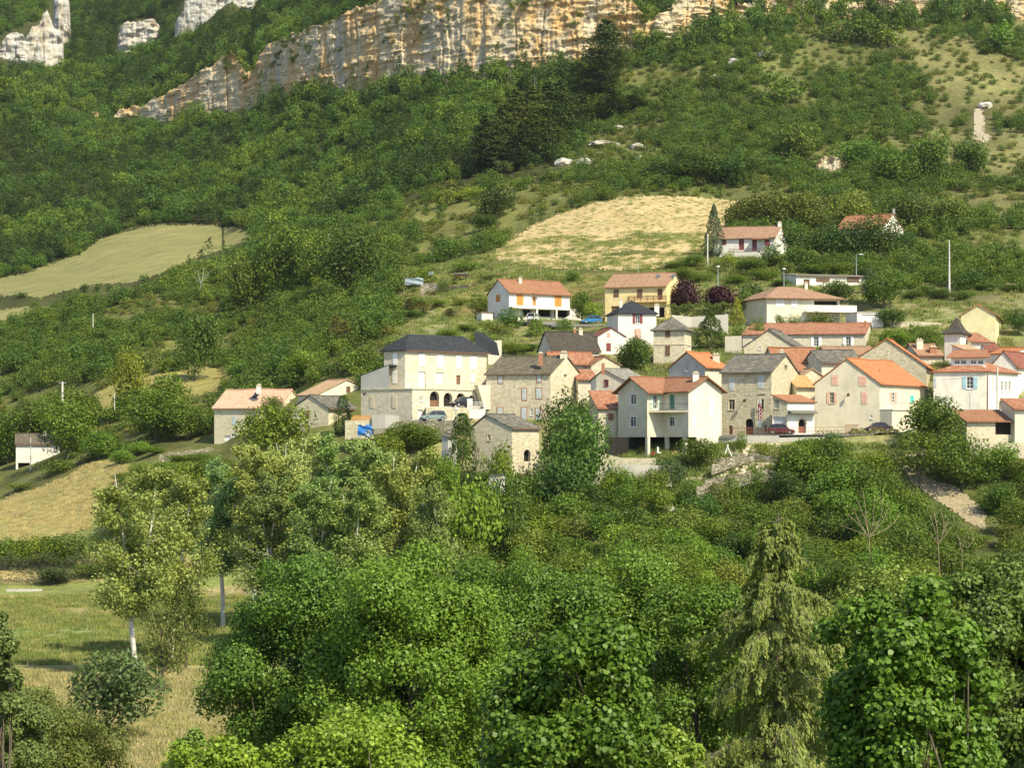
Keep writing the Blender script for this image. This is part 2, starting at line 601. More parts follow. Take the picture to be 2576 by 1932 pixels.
STUBBLE = [(1243, 636), (1290, 600), (1345, 566), (1420, 535), (1490, 512), (1560, 498), (1640, 494), (1740, 496), (1800, 500), (1860, 506),
           (1850, 545), (1810, 600), (1740, 645), (1690, 672), (1560, 680), (1400, 676), (1300, 664), (1252, 656)]
HAYFIELD = [(-60, 712), (60, 690), (140, 660), (200, 640), (250, 604), (330, 575), (400, 566), (520, 566), (600, 572), (632, 585), (620, 606), (560, 628),
            (480, 655), (400, 690), (330, 712), (240, 716), (150, 735), (100, 750), (40, 742), (-60, 752)]
SMALLHAY = [(-60, 790), (20, 778), (72, 770), (76, 790), (40, 806), (-60, 812)]
SLOPEGRASS = [(236, 992), (290, 962), (360, 945), (440, 936), (520, 926), (590, 932), (590, 952), (540, 985), (480, 1000), (400, 1005), (300, 1035), (250, 1060), (240, 1040)]
GOLDEN = [(-80, 1275), (0, 1258), (80, 1236), (160, 1206), (230, 1166), (290, 1156), (330, 1172), (310, 1220), (265, 1290), (225, 1330), (120, 1362), (0, 1372), (-80, 1380)]
ABOVEROAD = [(1010, 690), (1250, 690), (1550, 690), (1690, 690), (1690, 715), (1500, 740), (1450, 800), (1200, 800), (1010, 760)]

cp = np.concatenate([np.linspace(-5200, -950, 24), np.arange(-900, 3480, 15), np.linspace(3520, 7800, 24)])
cd = np.concatenate([np.array([2.5, 6, 12, 20, 30, 42]), np.exp(np.linspace(math.log(55), math.log(1500), 330))])
GP, GD = np.meshgrid(cp, cd)
GZ = ground(GP, GD)
GX = (GP - CX) * GD / F
GROW = HY - GZ * F / GD


def blotch(x, y, s, seed=0.0):
    return np.array([noise.fractal(Vector((a * s, b * s, seed)), 1.0, 2.0, 4) for a, b in zip(x.ravel(), y.ravel())]).reshape(x.shape)


B1 = blotch(GX, GD, .02)
B2 = blotch(GX, GD, .07, 5.0)
C = np.empty(GP.shape + (3,))
C[:] = (.125, .13, .042)


def paint(mask, col):
    C[mask] = col


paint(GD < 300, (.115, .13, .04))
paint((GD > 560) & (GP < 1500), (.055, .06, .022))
m = (GP > 1400) & (GD > 420)
paint(m, (.125, .13, .045))
m = (GP > 2180 + (GD - 430) * .25) & (GD > 470)
paint(m, (.155, .148, .06))
m = (GP > 400) & (GP < 1300) & (GD > 400) & (GD < 580)
paint(m, (.16, .16, .05))
m = (GD > 275) & (GD < 400) & (GP > 1000)
paint(m, (.20, .19, .085))
m = inpoly(GP, GROW, ABOVEROAD) & (GD > 360) & (GD < 470)
paint(m, (.20, .17, .06))
# valley floor, in strips by depth
v = (GD > 55) & (GD < 275) & (GP < 900)
rowv = HY + 20.2 * F / np.maximum(GD, 1)
paint(v, (.34, .27, .125))
for a, b, c in ((1490, 1512, (.19, .21, .065)), (1512, 1578, (.29, .245, .115)), (1578, 1648, (.165, .195, .075)), (1648, 1690, (.27, .25, .11)),
                (1690, 1706, (.17, .20, .07)), (1706, 1800, (.34, .32, .16)), (1800, 1830, (.29, .27, .12)), (1830, 1890, (.37, .335, .17)), (1890, 2100, (.42, .385, .30))):
    paint(v & (rowv >= a) & (rowv < b), c)
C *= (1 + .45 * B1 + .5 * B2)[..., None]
C = np.clip(C, .01, .7)
ny, nx = GP.shape
V = np.stack([GX, GD, GZ], -1).reshape(-1, 3)
ii = (np.arange(ny - 1)[:, None] * nx + np.arange(nx - 1)[None, :]).ravel()
Q = np.stack([ii, ii + 1, ii + nx + 1, ii + nx], 1)
me = npmesh('ground', V, Q)
ca = me.color_attributes.new('cover', 'FLOAT_COLOR', 'POINT')
ca.data.foreach_set('color', np.concatenate([C.reshape(-1, 3), np.ones((ny * nx, 1))], 1).astype(np.float32).ravel())
me.polygons.foreach_set('use_smooth', np.ones(len(me.polygons), bool))


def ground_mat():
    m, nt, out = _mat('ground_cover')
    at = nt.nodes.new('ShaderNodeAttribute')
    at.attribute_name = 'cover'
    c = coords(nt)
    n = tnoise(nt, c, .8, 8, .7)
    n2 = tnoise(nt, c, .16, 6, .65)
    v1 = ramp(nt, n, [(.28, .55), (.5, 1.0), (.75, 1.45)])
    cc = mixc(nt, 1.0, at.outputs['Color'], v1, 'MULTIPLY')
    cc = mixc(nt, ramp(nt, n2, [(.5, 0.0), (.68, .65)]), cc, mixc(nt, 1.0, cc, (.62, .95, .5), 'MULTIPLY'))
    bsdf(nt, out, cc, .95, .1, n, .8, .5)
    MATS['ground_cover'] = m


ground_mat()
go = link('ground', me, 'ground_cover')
tag(go, kind='structure', label='valley floor and hillside ground under the village and woods')


def field_mat(name, stops, streak=(1, 1, 1), rot=0.0, scale=.5, weed=None, weedscale=.7, weedcut=.6):
    m, nt, out = _mat(name)
    c = coords(nt)
    mp = nt.nodes.new('ShaderNodeMapping')
    mp.inputs['Rotation'].default_value = (0, 0, rot)
    nt.links.new(c, mp.inputs[0])
    mp2 = nt.nodes.new('ShaderNodeMapping')
    mp2.inputs['Scale'].default_value = streak
    nt.links.new(mp.outputs[0], mp2.inputs[0])
    n = tnoise(nt, mp2.outputs[0], scale, 7, .62)
    cc = ramp(nt, n, stops)
    n3 = tnoise(nt, c, 1.6, 6, .7)
    cc = mixc(nt, 1.0, cc, ramp(nt, n3, [(.3, .75), (.7, 1.2)]), 'MULTIPLY')
    if weed:
        n2 = tnoise(nt, c, weedscale, 6, .75)
        cc = mixc(nt, ramp(nt, n2, [(weedcut, 0.0), (weedcut + .07, .85)]), cc, weed)
    bsdf(nt, out, cc, .95, .1, n3, .8, .3)
    MATS[name] = m


field_mat('stubble', [(.3, (.38, .29, .135)), (.55, (.48, .375, .19)), (.8, (.54, .43, .235))], (1, .35, 1), .5, .22, weed=(.22, .215, .10), weedscale=.5, weedcut=.55)
field_mat('hay', [(.3, (.15, .17, .06)), (.5, (.205, .20, .08)), (.75, (.28, .25, .115))], (1, .12, 1), .9, .35)
field_mat('golden_grass', [(.3, (.27, .22, .08)), (.55, (.36, .30, .115)), (.8, (.43, .36, .165))], (1, .3, 1), .4, .3, weed=(.24, .23, .075), weedscale=.09, weedcut=.5)
field_mat('slope_grass', [(.3, (.21, .20, .06)), (.55, (.30, .26, .09)), (.8, (.38, .32, .13))], (1, .4, 1), .4, .3)
field_mat('path_soil', [(.3, (.27, .225, .135)), (.6, (.35, .295, .19)), (.8, (.42, .36, .25))], (1, 1, 1), 0, 1.2)


def drape(name, poly, mat, label, step=3.6, lift=.12, dmin=105, dmax=1300):
    """A field lying on the hillside, cut to its own outline."""
    xs = np.arange(min(p[0] for p in poly) - step, max(p[0] for p in poly) + step, step)
    ys = np.arange(min(p[1] for p in poly) - step, max(p[1] for p in poly) + step, step * .7)
    A, Bv = np.meshgrid(xs, ys)
    cxm = A[:-1, :-1] + step / 2
    cym = Bv[:-1, :-1] + step * .35
    keep = inpoly(cxm + rng.normal(0, 2.2, cxm.shape), cym + rng.normal(0, 1.6, cym.shape), poly)
    D = hit(A.ravel(), Bv.ravel(), dmin, dmax)
    Z = ground(A.ravel(), D) + lift
    V = np.stack([(A.ravel() - CX) * D / F, D, Z], 1)
    n = A.shape[1]
    r, c = np.nonzero(keep)
    i = r * n + c
    Q = np.stack([i, i + 1, i + n + 1, i + n], 1)
    me = npmesh(name, V, Q)
    me.polygons.foreach_set('use_smooth', np.ones(len(me.polygons), bool))
    o = link(name, me, mat)
    tag(o, label, kind='structure')
    return o


drape('stubble_field', STUBBLE, 'stubble', 'tan stubble field with green weeds above the upper houses', dmin=380, dmax=640)
drape('hay_field', HAYFIELD, 'hay', 'mown pale green hay field below the wooded slope', dmin=520, dmax=760)
drape('small_hay_field', SMALLHAY, 'hay', 'corner of a mown field at the edge of the scrub', dmin=500, dmax=640)
drape('slope_meadow', SLOPEGRASS, 'slope_grass', 'dry grass patch in the scrub above the pink roofed farmhouse', dmin=360, dmax=520)
drape('golden_meadow', GOLDEN, 'golden_grass', 'golden dry meadow below the small white house', dmin=260, dmax=380)
drape('dirt_path', [(2262, 1168), (2300, 1180), (2350, 1212), (2410, 1228), (2440, 1255), (2480, 1290), (2478, 1335), (2440, 1320), (2400, 1290), (2340, 1250), (2290, 1210)],
      'path_soil', 'bare earth path slanting down the slope', lift=.12, dmin=230, dmax=290, step=4)


# ---------------------------------------------------------------- cliffs
def rock_mat(name, grey=.5):
    m, nt, out = _mat(name)
    c = coords(nt)
    cv = coords(nt, (1, 1, .30))
    ch = coords(nt, (.16, .16, .8))
    big = tnoise(nt, cv, .10, 7, .65)
    base = ramp(nt, big, [(.32, (.48, .445, .36)), (.41, (.60, .52, .37)), (.49, (.62, .49, .295)), (.56, (.64, .42, .18)), (.66, (.60, .505, .35))] if grey < .7 else
                [(.34, (.44, .43, .40)), (.5, (.53, .515, .465)), (.62, (.52, .455, .345)), (.7, (.48, .47, .44))])
    st = tnoise(nt, ch, .9, 5, .7)
    cc = mixc(nt, ramp(nt, st, [(.55, 0.0), (.68, .28)]), base, (.33, .29, .21))
    cr = tnoise(nt, coords(nt, (1, 1, .3)), .35, 7, .7)
    cc = mixc(nt, ramp(nt, cr, [(.53, 0.0), (.64, .6)]), cc, (.22, .18, .12))
    g = tnoise(nt, c, .12, 7, .65)
    cc = mixc(nt, ramp(nt, g, [(.58, 0.0), (.75, .4)]), cc, (.27, .265, .235))
    sp = tnoise(nt, c, 1.3, 6, .75)
    cc = mixc(nt, 1.0, cc, ramp(nt, sp, [(.3, .72), (.6, 1.12)]), 'MULTIPLY')
    bsdf(nt, out, cc, .92, .15, math1(nt, 'ADD', st, cr), .9, 1.2)
    MATS[name] = m


rock_mat('limestone_warm', .3)
rock_mat('limestone_grey', .9)


def fr(x, y, z, o=4):
    return noise.fractal(Vector((x, y, z)), 1.0, 2.0, o)


def cliff_sheet(name, prof, mat, dx=3.0, rows=80, buttress=3.5, crack=2.2, edge=0.0, seed=0.0, back=15.0, skirt=6.0):
    """Rock face with ledges, cracks and buttresses between a foot line and a head
    line; it turns back into the hill at the top and, with EDGE, at both ends."""
    px = np.arange(prof[0][0], prof[-1][0] + .1, dx)
    pp = np.array([p[0] for p in prof], float)
    D0 = np.interp(px, pp, [p[1] for p in prof])
    zb = np.interp(px, pp, [(HY - p[2]) * p[1] / F for p in prof]) - skirt
    zt = np.interp(px, pp, [(HY - p[3]) * p[1] / F for p in prof])
    n = len(px)
    V = []
    for i in range(n):
        zt[i] += 1.6 * fr(px[i] * .03, seed, 1.7) + .8 * fr(px[i] * .13, seed, 4.1)
    for j in range(rows + 4):
        t = min(j / (rows - 1), 1.0)
        for i in range(n):
            x = (px[i] - CX) * D0[i] / F
            z = zb[i] + (zt[i] - zb[i]) * t
            h = zt[i] - zb[i]
            wob = fr(x * .05, z * .05, seed + 2)
            d = buttress * 1.25 * fr(x * .022 + wob * .25, z * .006, seed, 3)
            ms = max(0.0, min(1.0, .5 + 1.6 * fr(x * .02, z * .03, seed + 60, 2) + (t - .45)))
            r = 1 - abs(fr(x * .10 + wob * .12, z * .008, seed + 9, 3))
            d += crack * max(0, (r - .88)) * 4.5
            bz = math.floor((z + 2.5 * wob) / 2.3)
            bx = math.floor((x + 3 * wob + bz * 1.7) / 4.2)
            d -= 1.15 * (noise.cell(Vector((bx + .5, bz + .5, seed))) - .5) * (.25 + .75 * ms)
            r2 = 1 - abs(fr(x * .28 + wob * .2, z * .02, seed + 40, 2))
            d += .6 * max(0, r2 - .93) * 10.0
            led = fr(x * .012, z * .30 + wob * .8, seed + 20, 3)
            d -= (.9 * led + .75 * fr(x * .09, z * .75, seed + 50, 3)) * (.12 + .88 * ms)
            d += .65 * fr(x * .33, z * .5, seed + 30, 4)
            d += t * t * h * .10
            if edge:
                e = min(i, n - 1 - i) / (n - 1) * 2
                d += edge * (1 - math.sqrt(max(0, 1 - (1 - min(1, e * 1.6)) ** 2)))
            if j >= rows:
                k = j - rows + 1
                d += back * k / 4
                z += .35 * k * (.5 + fr(x * .2, k, seed))
            V.append((x * (D0[i] + d) / D0[i], D0[i] + d, z))
    R = rows + 4
    ii = (np.arange(R - 1)[:, None] * n + np.arange(n - 1)[None, :]).ravel()
    Q = np.stack([ii, ii + 1, ii + n + 1, ii + n], 1)
    me = npmesh(name, np.array(V), Q)
    return link(name, me, mat)


o = cliff_sheet('cliff', [c for c in CLIFF if 150 <= c[0] <= 2700], 'limestone_warm', rows=130, dx=2.4)
tag(o, 'long orange and grey limestone cliff across the wooded hill', kind='structure')


def outcrop(label, prof, mat='limestone_grey', seed=0.0, dx=2.0, rows=40, **kw):
    if kw.get('D'):
        Ds = [kw.pop('D')] * len(prof)
    else:
        Ds = hit([p[0] for p in prof], [max(p[1], 40) for p in prof])
        Ds = [float(np.median(Ds))] * len(prof)
    o = cliff_sheet('rock_outcrop', [(p[0], d, p[1], p[2]) for p, d in zip(prof, Ds)], mat, dx=dx, rows=rows, buttress=2.2, crack=1.4,
                    edge=kw.get('edge', 7.0), seed=seed, back=6.0, skirt=kw.get('skirt', 7.0))
    tag(o, label, 'rock')
    return o


outcrop('broad pale limestone tower beside the thin pinnacle at the forest edge',
        [(-30, 170, 120), (0, 168, 108), (14, 168, 84), (30, 170, 78), (52, 172, 76), (64, 172, 88), (80, 172, 62), (100, 172, 50), (110, 172, 26), (117, 172, 20), (124, 172, 30), (135, 172, 55), (150, 165, 66), (160, 150, 92)], seed=3.0)
outcrop('thin pale limestone pinnacle reaching the top edge beside the broad tower',
        [(134, 60, -20), (140, 70, -30), (158, 100, -40), (170, 120, -30), (176, 126, 20), (179, 126, 90)], seed=7.0, edge=5.0)
outcrop('blocky pale limestone outcrop standing alone in the forest',
        [(294, 138, 112), (300, 142, 66), (312, 143, 54), (335, 128, 50), (358, 115, 46), (385, 112, 47), (400, 96, 60), (405, 84, 72)], seed=11.0)
outcrop('tall grey limestone outcrop with dark clefts at the top edge',
        [(440, 72, 45), (446, 76, 36), (462, 76, 24), (466, 70, -20), (490, 66, -25), (512, 58, -25), (545, 56, -20), (560, 30, -10), (600, 14, -20), (660, 22, -8), (690, 10, -10)], seed=15.0)
outcrop('small grey rock patch between the tower and the blocky outcrop', [(244, 125, 118), (250, 126, 108), (260, 124, 108), (264, 118, 114)], seed=21.0)
outcrop('orange and grey rock step among the oaks high above the houses',
        [(2048, 436, 424), (2056, 440, 404), (2075, 440, 396), (2100, 436, 392), (2115, 432, 404), (2122, 428, 420)], mat='limestone_warm', seed=25.0, D=560, skirt=4.0)


def boulder(label, px, py, w, h, seed, mat='limestone_grey', D=None):
    D = D or float(hit(px, py + h / 2)[0])
    W = w * D / F / 2
    Hh = h * D / F
    c = P(px, py + h / 2, D)
    nu, nv = 18, 10
    mb = MB()
    for j in range(nv + 1):
        ph = math.pi * j / nv - math.pi / 2
        for i in range(nu):
            th = 2 * math.pi * i / nu
            d = Vector((math.cos(ph) * math.cos(th), math.cos(ph) * math.sin(th), math.sin(ph)))
            r = 1 + .35 * fr(d.x * 1.2 + seed, d.y * 1.2, d.z * 1.2, 3) + .2 * fr(d.x * 3 + seed, d.y * 3, d.z * 3, 3)
            mb.v.append((c.x + d.x * W * r, c.y + d.y * W * .8 * r + W * .3, c.z + Hh * .3 + d.z * Hh * .62 * r))
    for j in range(nv):
        for i in range(nu):
            a = j * nu + i
            b = j * nu + (i + 1) % nu
            mb.f.append((a, b, b + nu, a + nu))
            mb.uv.append(None)
    o = build('boulder', mb, mat, org=c)
    tag(o, label, 'rock')


boulder('white boulder with a dark hollow on the slope beside the pine grove', 1416, 405, 46, 20, 1.0)
boulder('rough pale boulder right of the hollow white one', 1470, 404, 40, 20, 2.0)
boulder('long pale rock ledge uphill of the two boulders', 1520, 358, 80, 16, 3.0)
boulder('pale rock ledge at the scrub edge beside the pines, upper left of the ledges', 1545, 320, 60, 14, 4.0)
boulder('small pale boulder between scrub and stubble field', 1612, 396, 30, 14, 5.0)
boulder('low broken rock band right of the long ledge', 1605, 366, 40, 12, 6.0)
boulder('bright white rock in the scrub above the dark oak group', 1728, 314, 60, 16, 7.0)
boulder('pale rock with a flat top under the cliff end', 1845, 152, 30, 16, 8.0)
boulder('long thin rock ridge slanting in the upper scrub', 1925, 134, 60, 16, 9.0)
boulder('pair of joined pale stones below the flat topped rock', 1800, 192, 34, 16, 10.0)
boulder('grey rock beside the bare scree run', 2480, 262, 36, 18, 11.0)
boulder('low pale rock in the thicket below the stilted house', 1668, 1278, 66, 18, 12.0, D=262)
field_mat('scree', [(.3, (.32, .27, .19)), (.6, (.40, .35, .26)), (.8, (.46, .41, .33))], (1, 1, 1), 0, 1.2, weed=(.30, .24, .14), weedscale=.5, weedcut=.56)
drape('scree_run', [(2450, 275), (2464, 268), (2478, 300), (2474, 330), (2492, 345), (2480, 360), (2446, 352), (2450, 330)], 'scree', 'bare pale scree on the dry hillside', dmin=480, dmax=740, step=4)
# ---------------------------------------------------------------- foliage
def leaves(cen, nrm, size, asp=.62, jit=.75, pent=False, down=.5):
    """Leaf faces round centres: rhombs (or pointed five-sided leaves) turned
    roughly along nrm with a random tilt."""
    n = len(cen)
    nr = nrm + rng.normal(0, jit, (n, 3))
    nr /= np.linalg.norm(nr, axis=1, keepdims=True) + 1e-9
    a = rng.normal(0, 1, (n, 3))
    a[:, 2] -= down
    a -= nr * (a * nr).sum(1, keepdims=True)
    a /= np.linalg.norm(a, axis=1, keepdims=True) + 1e-9
    b = np.cross(nr, a)
    s = (size * rng.uniform(.6, 1.3, n))[:, None]
    if pent:
        pts = [cen + a * s * .62, cen + a * s * .08 + b * s * .48, cen - a * s * .42 + b * s * .30, cen - a * s * .42 - b * s * .30, cen + a * s * .08 - b * s * .48]
        k = 5
    else:
        pts = [cen + a * s * .5, cen + b * s * .5 * asp, cen - a * s * .5, cen - b * s * .5 * asp]
        k = 4
    V = np.stack(pts, 1).reshape(-1, 3)
    Q = np.arange(n * k).reshape(n, k)
    lr = np.repeat(np.clip(rng.beta(2, 2, n), 0, 1), k)
    return V, Q, lr


def dirs(n):
    d = rng.normal(0, 1, (n, 3))
    return d / (np.linalg.norm(d, axis=1, keepdims=True) + 1e-9)


def lobes_round(H, W, n, z0=.25, r=.30, top=1.0):
    """Lobe centres filling an uneven egg-shaped crown."""
    out = []
    ph = rng.uniform(0, 6.28, 3)
    while len(out) < n:
        d = dirs(1)[0]
        rr = rng.uniform(.35, .80)
        az = math.atan2(d[1], d[0])
        wob = 1 + .16 * math.sin(2 * az + ph[0]) + .12 * math.sin(3 * az + ph[1]) + .1 * math.sin(5 * d[2] + ph[2])
        c = np.array([d[0] * rr * W / 2 * wob, d[1] * rr * W / 2 * wob, H * (z0 + (top - z0) * (.5 + .5 * d[2] * rr))])
        out.append((c, W * r * rng.uniform(.6, 1.15)))
    return out


def lobe_leaves(lobes, n, size, pent=False, fill=.55, upb=.35, jit=.75):
    w = np.array([l[1] ** 2 for l in lobes])
    idx = rng.choice(len(lobes), n, p=w / w.sum())
    C = np.array([l[0] for l in lobes])[idx]
    R = np.array([l[1] for l in lobes])[idx]
    d = dirs(n)
    rad = R * rng.uniform(fill, 1.0, n) ** .6 * (1 + .12 * rng.normal(0, 1, n))
    cen = C + d * rad[:, None] * np.array([1, 1, .85])
    nn = d + np.array([0, 0, upb])
    return leaves(cen, nn, size, pent=pent, jit=jit)


def limb(mb, a, b, r0, r1, bend=.15, n=6, seg=5):
    a = Vector(a)
    b = Vector(b)
    L = (b - a).length
    k = Vector((random.gauss(0, 1), random.gauss(0, 1), random.gauss(0, .4))) * L * bend
    pts, rad = [], []
    for i in range(seg + 1):
        t = i / seg
        pts.append(a.lerp(b, t) + k * math.sin(math.pi * t) * .5)
        rad.append(r0 + (r1 - r0) * t)
    mb.tube(pts, rad, n, cap=False)
    return pts


def trunk_mesh(H, lobes, r=.16, z0=.3, nl=8, lean=.05, n=6):
    mb = MB()
    tx, ty = random.gauss(0, lean) * H, random.gauss(0, lean) * H
    top = Vector((tx, ty, H * .62))
    pts = limb(mb, (0, 0, -.6), top, r, r * .35, .06, n + 1, 7)
    ls = sorted(lobes, key=lambda l: -l[1])[:nl]
    for c, rr in ls:
        k = random.uniform(.3, .85)
        q = pts[min(len(pts) - 1, int(k * 7))]
        limb(mb, q, c, r * .45 * (1.1 - k * .4), r * .06, .12, 5, 5)
    return mb


def mbmesh(name, mb, mat):
    me = bpy.data.meshes.new(name)
    me.from_pydata(mb.v, [], mb.f)
    me.polygons.foreach_set('use_smooth', [True] * len(me.polygons))
    me.materials.append(MATS[mat])
    me.update()
    return me


def crown_mesh(name, parts, mat):
    V, Q, L, off = [], [], [], 0
    for v, q, l in parts:
        V.append(v)
        Q.append(q + off)
        L.append(l)
        off += len(v)
    me = npmesh(name, np.concatenate(V), np.concatenate(Q), np.concatenate(L))
    me.materials.append(MATS[mat])
    return me


PROTO = {}


def proto(kind, H, W, crown, trunk):
    PROTO.setdefault(kind, []).append((H, W, crown, trunk))


def make_broad(kind, H, W, nleaf, size, nl, reps, z0=.22, r=.28, mat='leaf', bark='bark', tr=.16, fill=.55):
    for _ in range(reps):
        lb = lobes_round(H, W, nl, z0, r)
        cr = crown_mesh(kind + '_crown', [lobe_leaves(lb, nleaf, size, fill=fill)], mat)
        proto(kind, H, W, cr, mbmesh(kind + '_trunk', trunk_mesh(H, lb, tr), bark))


make_broad('broad', 7, 6.5, 4200, .34, 26, 6, z0=.12)
make_broad('airy', 8, 7, 2600, .30, 30, 3, z0=.15, r=.17)
make_broad('ball', 6, 6, 7000, .34, 24, 2, z0=.02, r=.30)
make_broad('bush', 3, 4, 1500, .24, 14, 4, z0=-.05, r=.26, tr=.06)
make_broad('far_broad', 5.6, 5.2, 620, .52, 13, 7, z0=.0, r=.30, tr=.12)
make_broad('far_bush', 2.4, 3.6, 300, .42, 8, 4, z0=-.1, r=.3, tr=.05)


def make_cone(kind, H, W, nleaf, size, reps, power=.8, mat='leaf', z0=.02):
    for _ in range(reps):
        n = nleaf
        t = rng.uniform(0, 1, n) ** 1.25
        az = rng.uniform(0, 6.283, n)
        lump = 1 + .16 * np.sin(az * 3 + t * 9 + rng.uniform(0, 6)) + .12 * np.sin(az * 5 - t * 17) + .1 * np.sin(t * 31 + az)
        prof = np.minimum(1, (1 - t) * 1.25 + .02) ** power * np.minimum(1, t * 5 + .5)
        rr = W / 2 * prof * lump * rng.uniform(.55, 1.02, n) ** .5
        cen = np.stack([rr * np.cos(az), rr * np.sin(az), H * (z0 + t * (1 - z0))], 1)
        nn = np.stack([np.cos(az), np.sin(az), np.full(n, .5)], 1)
        cr = crown_mesh(kind + '_crown', [leaves(cen, nn, size)], mat)
        mb = MB()
        mb.tube([(0, 0, -.6), (0, 0, H * .9)], [.16, .02], 6)
        proto(kind, H, W, cr, mbmesh(kind + '_trunk', mb, 'bark'))


make_cone('cone', 8, 4.2, 4200, .26, 2)
make_cone('column', 8, 4.6, 4200, .26, 2, power=.42)


def make_pine(kind, H, W, whorls, per, ntuft, size, reps, bare=.28, bark='bark_pale', flat=.12):
    for _ in range(reps):
        mb = MB()
        tops = [Vector((0, 0, -.6)), Vector((random.gauss(0, .02) * H, random.gauss(0, .02) * H, H * .5)), Vector((random.gauss(0, .03) * H, random.gauss(0, .03) * H, H * .98))]
        mb.tube(tops, [H * .016, H * .011, .03], 6)
        cs, ns = [], []
        for w in range(whorls):
            t = bare + (1 - bare) * (w + .5) / whorls
            L = W / 2 * min(1, (1 - t) * 2.1 + .13) * min(1, (t - bare) * 6 + .55)
            a0 = random.uniform(0, 6.28)
            for k in range(per):
                az = a0 + 6.283 * k / per + random.gauss(0, .25)
                l = L * random.uniform(.65, 1.1)
                z = H * t + random.gauss(0, .12)
                base = tops[1].lerp(tops[2], max(0, (t - .5) * 2)) if t > .5 else tops[0].lerp(tops[1], t * 2)
                p0 = Vector((base.x, base.y, z))
                p1 = p0 + Vector((math.cos(az) * l, math.sin(az) * l, l * random.uniform(.02, .28)))
                limb(mb, p0, p1, .05, .012, .05, 4, 3)
                s = rng.uniform(.35, 1.05, ntuft)
                c = np.array(p0)[None] + (np.array(p1) - np.array(p0))[None] * s[:, None]
                spread = l * .22 * (1.15 - np.abs(s - .6))
                c = c + np.stack([rng.normal(0, 1, ntuft) * spread, rng.normal(0, 1, ntuft) * spread, rng.normal(0, 1, ntuft) * l * flat * .5 + .1], 1)
                cs.append(c)
                ns.append(np.tile(np.array([[math.cos(az) * .3, math.sin(az) * .3, 1.0]]), (ntuft, 1)))
        cr = crown_mesh(kind + '_crown', [leaves(np.concatenate(cs), np.concatenate(ns), size, asp=.4, jit=.45)], 'needle')
        proto(kind, H, W, cr, mbmesh(kind + '_trunk', mb, bark))


make_pine('pine', 18, 9, 17, 7, 80, .62, 3, bare=.14, bark='bark')
make_pine('flat_pine', 15, 11, 11, 7, 130, .6, 1, bare=.30, flat=.25, bark='bark')
make_pine('larch', 9, 4.6, 17, 7, 40, .4, 2, bare=.06)
make_pine('far_pine', 8, 4.6, 9, 5, 10, .6, 3, bare=.12)


def make_poplar(kind, H, W, nleaf, size, reps, forks, bare, dense=1.0):
    """Tall pale-stemmed tree: forked stems, rising limbs, small scattered leaves."""
    for _ in range(reps):
        mb = MB()
        cs = []
        stems = []
        r0 = H * .013
        fz = H * bare
        base = limb(mb, (0, 0, -.6), (random.gauss(0, .2), random.gauss(0, .2), fz), r0, r0 * .8, .02, 8, 4)[-1]
        for k in range(forks):
            az = 6.283 * (k + random.uniform(-.2, .2)) / forks
            sp = W * random.uniform(.14, .26) if forks > 1 else .2
            tip = Vector((math.cos(az) * sp, math.sin(az) * sp, H * random.uniform(.86, .98)))
            stems.append(limb(mb, base, tip, r0 * .72, .03, .05, 6, 8))
        for st in stems:
            for j in range(26):
                t = random.uniform(.02, .98)
                i = min(7, int(t * 8))
                p = st[i].lerp(st[i + 1], t * 8 - i)
                az = random.uniform(0, 6.28)
                l = W * .48 * (1 - .62 * t) * random.uniform(.5, 1.1)
                q = p + Vector((math.cos(az) * l * .85, math.sin(az) * l * .85, l * random.uniform(.35, .95)))
                pts = limb(mb, p, q, r0 * .26 * (1.1 - t * .7), .012, .1, 4, 4)
                for s in (1, 2, 3, 4):
                    cs.append((np.array(pts[s]), .40 * l * .5 + .35))
        per = nleaf // len(cs)
        C = np.repeat(np.array([c for c, _ in cs]), per, 0)
        R = np.repeat(np.array([r for _, r in cs]), per)
        d = dirs(len(C))
        cen = C + d * (R * rng.uniform(.1, 1, len(C)) ** .5)[:, None] * dense
        cr = crown_mesh(kind + '_crown', [leaves(cen, d + np.array([0, 0, .2]), size)], 'leaf_glossy')
        proto(kind, H, W, cr, mbmesh(kind + '_trunk', mb, 'bark_pale'))


make_poplar('poplar', 20, 8, 27000, .26, 3, 3, .30)
make_poplar('thin_poplar', 18, 8.5, 24000, .26, 2, 2, .26)

GREEN = (.120, .200, .024)
DARK = (.068, .128, .021)
LIGHT = (.155, .25, .030)
LIME = (.24, .32, .040)
OLIVE = (.14, .19, .034)
BLUEG = (.092, .138, .055)
PINEC = (.085, .128, .034)
PURPLE = (.045, .016, .024)
POPC = (.225, .315, .10)
USED = {}


def pick(kind, k=None):
    lst = PROTO[kind]
    return lst[k % len(lst)] if k is not None else random.choice(lst)


def jitcol(c, a=.14):
    f = 1 + random.uniform(-a, a)
    return (c[0] * f * random.uniform(.9, 1.15), c[1] * f, c[2] * f * random.uniform(.85, 1.1))


def plant_at(kind, loc, h, w, name, label, cat, col, group=None, k=None, rot=None):
    """A tree as its own thing: an Empty at the foot of the stem, crown and trunk below it."""
    H, W, cr, tr = pick(kind, k)
    t = thing(name, label, cat, loc, group, rot if rot is not None else random.uniform(0, 6.28))
    t.scale = (w / W, w / W, h / H)
    c = bpy.data.objects.new('crown', cr)
    COL.objects.link(c)
    c.parent = t
    cc = jitcol(col)
    c.color = (cc[0], cc[1], cc[2], 1)
    s = bpy.data.objects.new('trunk', tr)
    COL.objects.link(s)
    s.parent = t
    return t


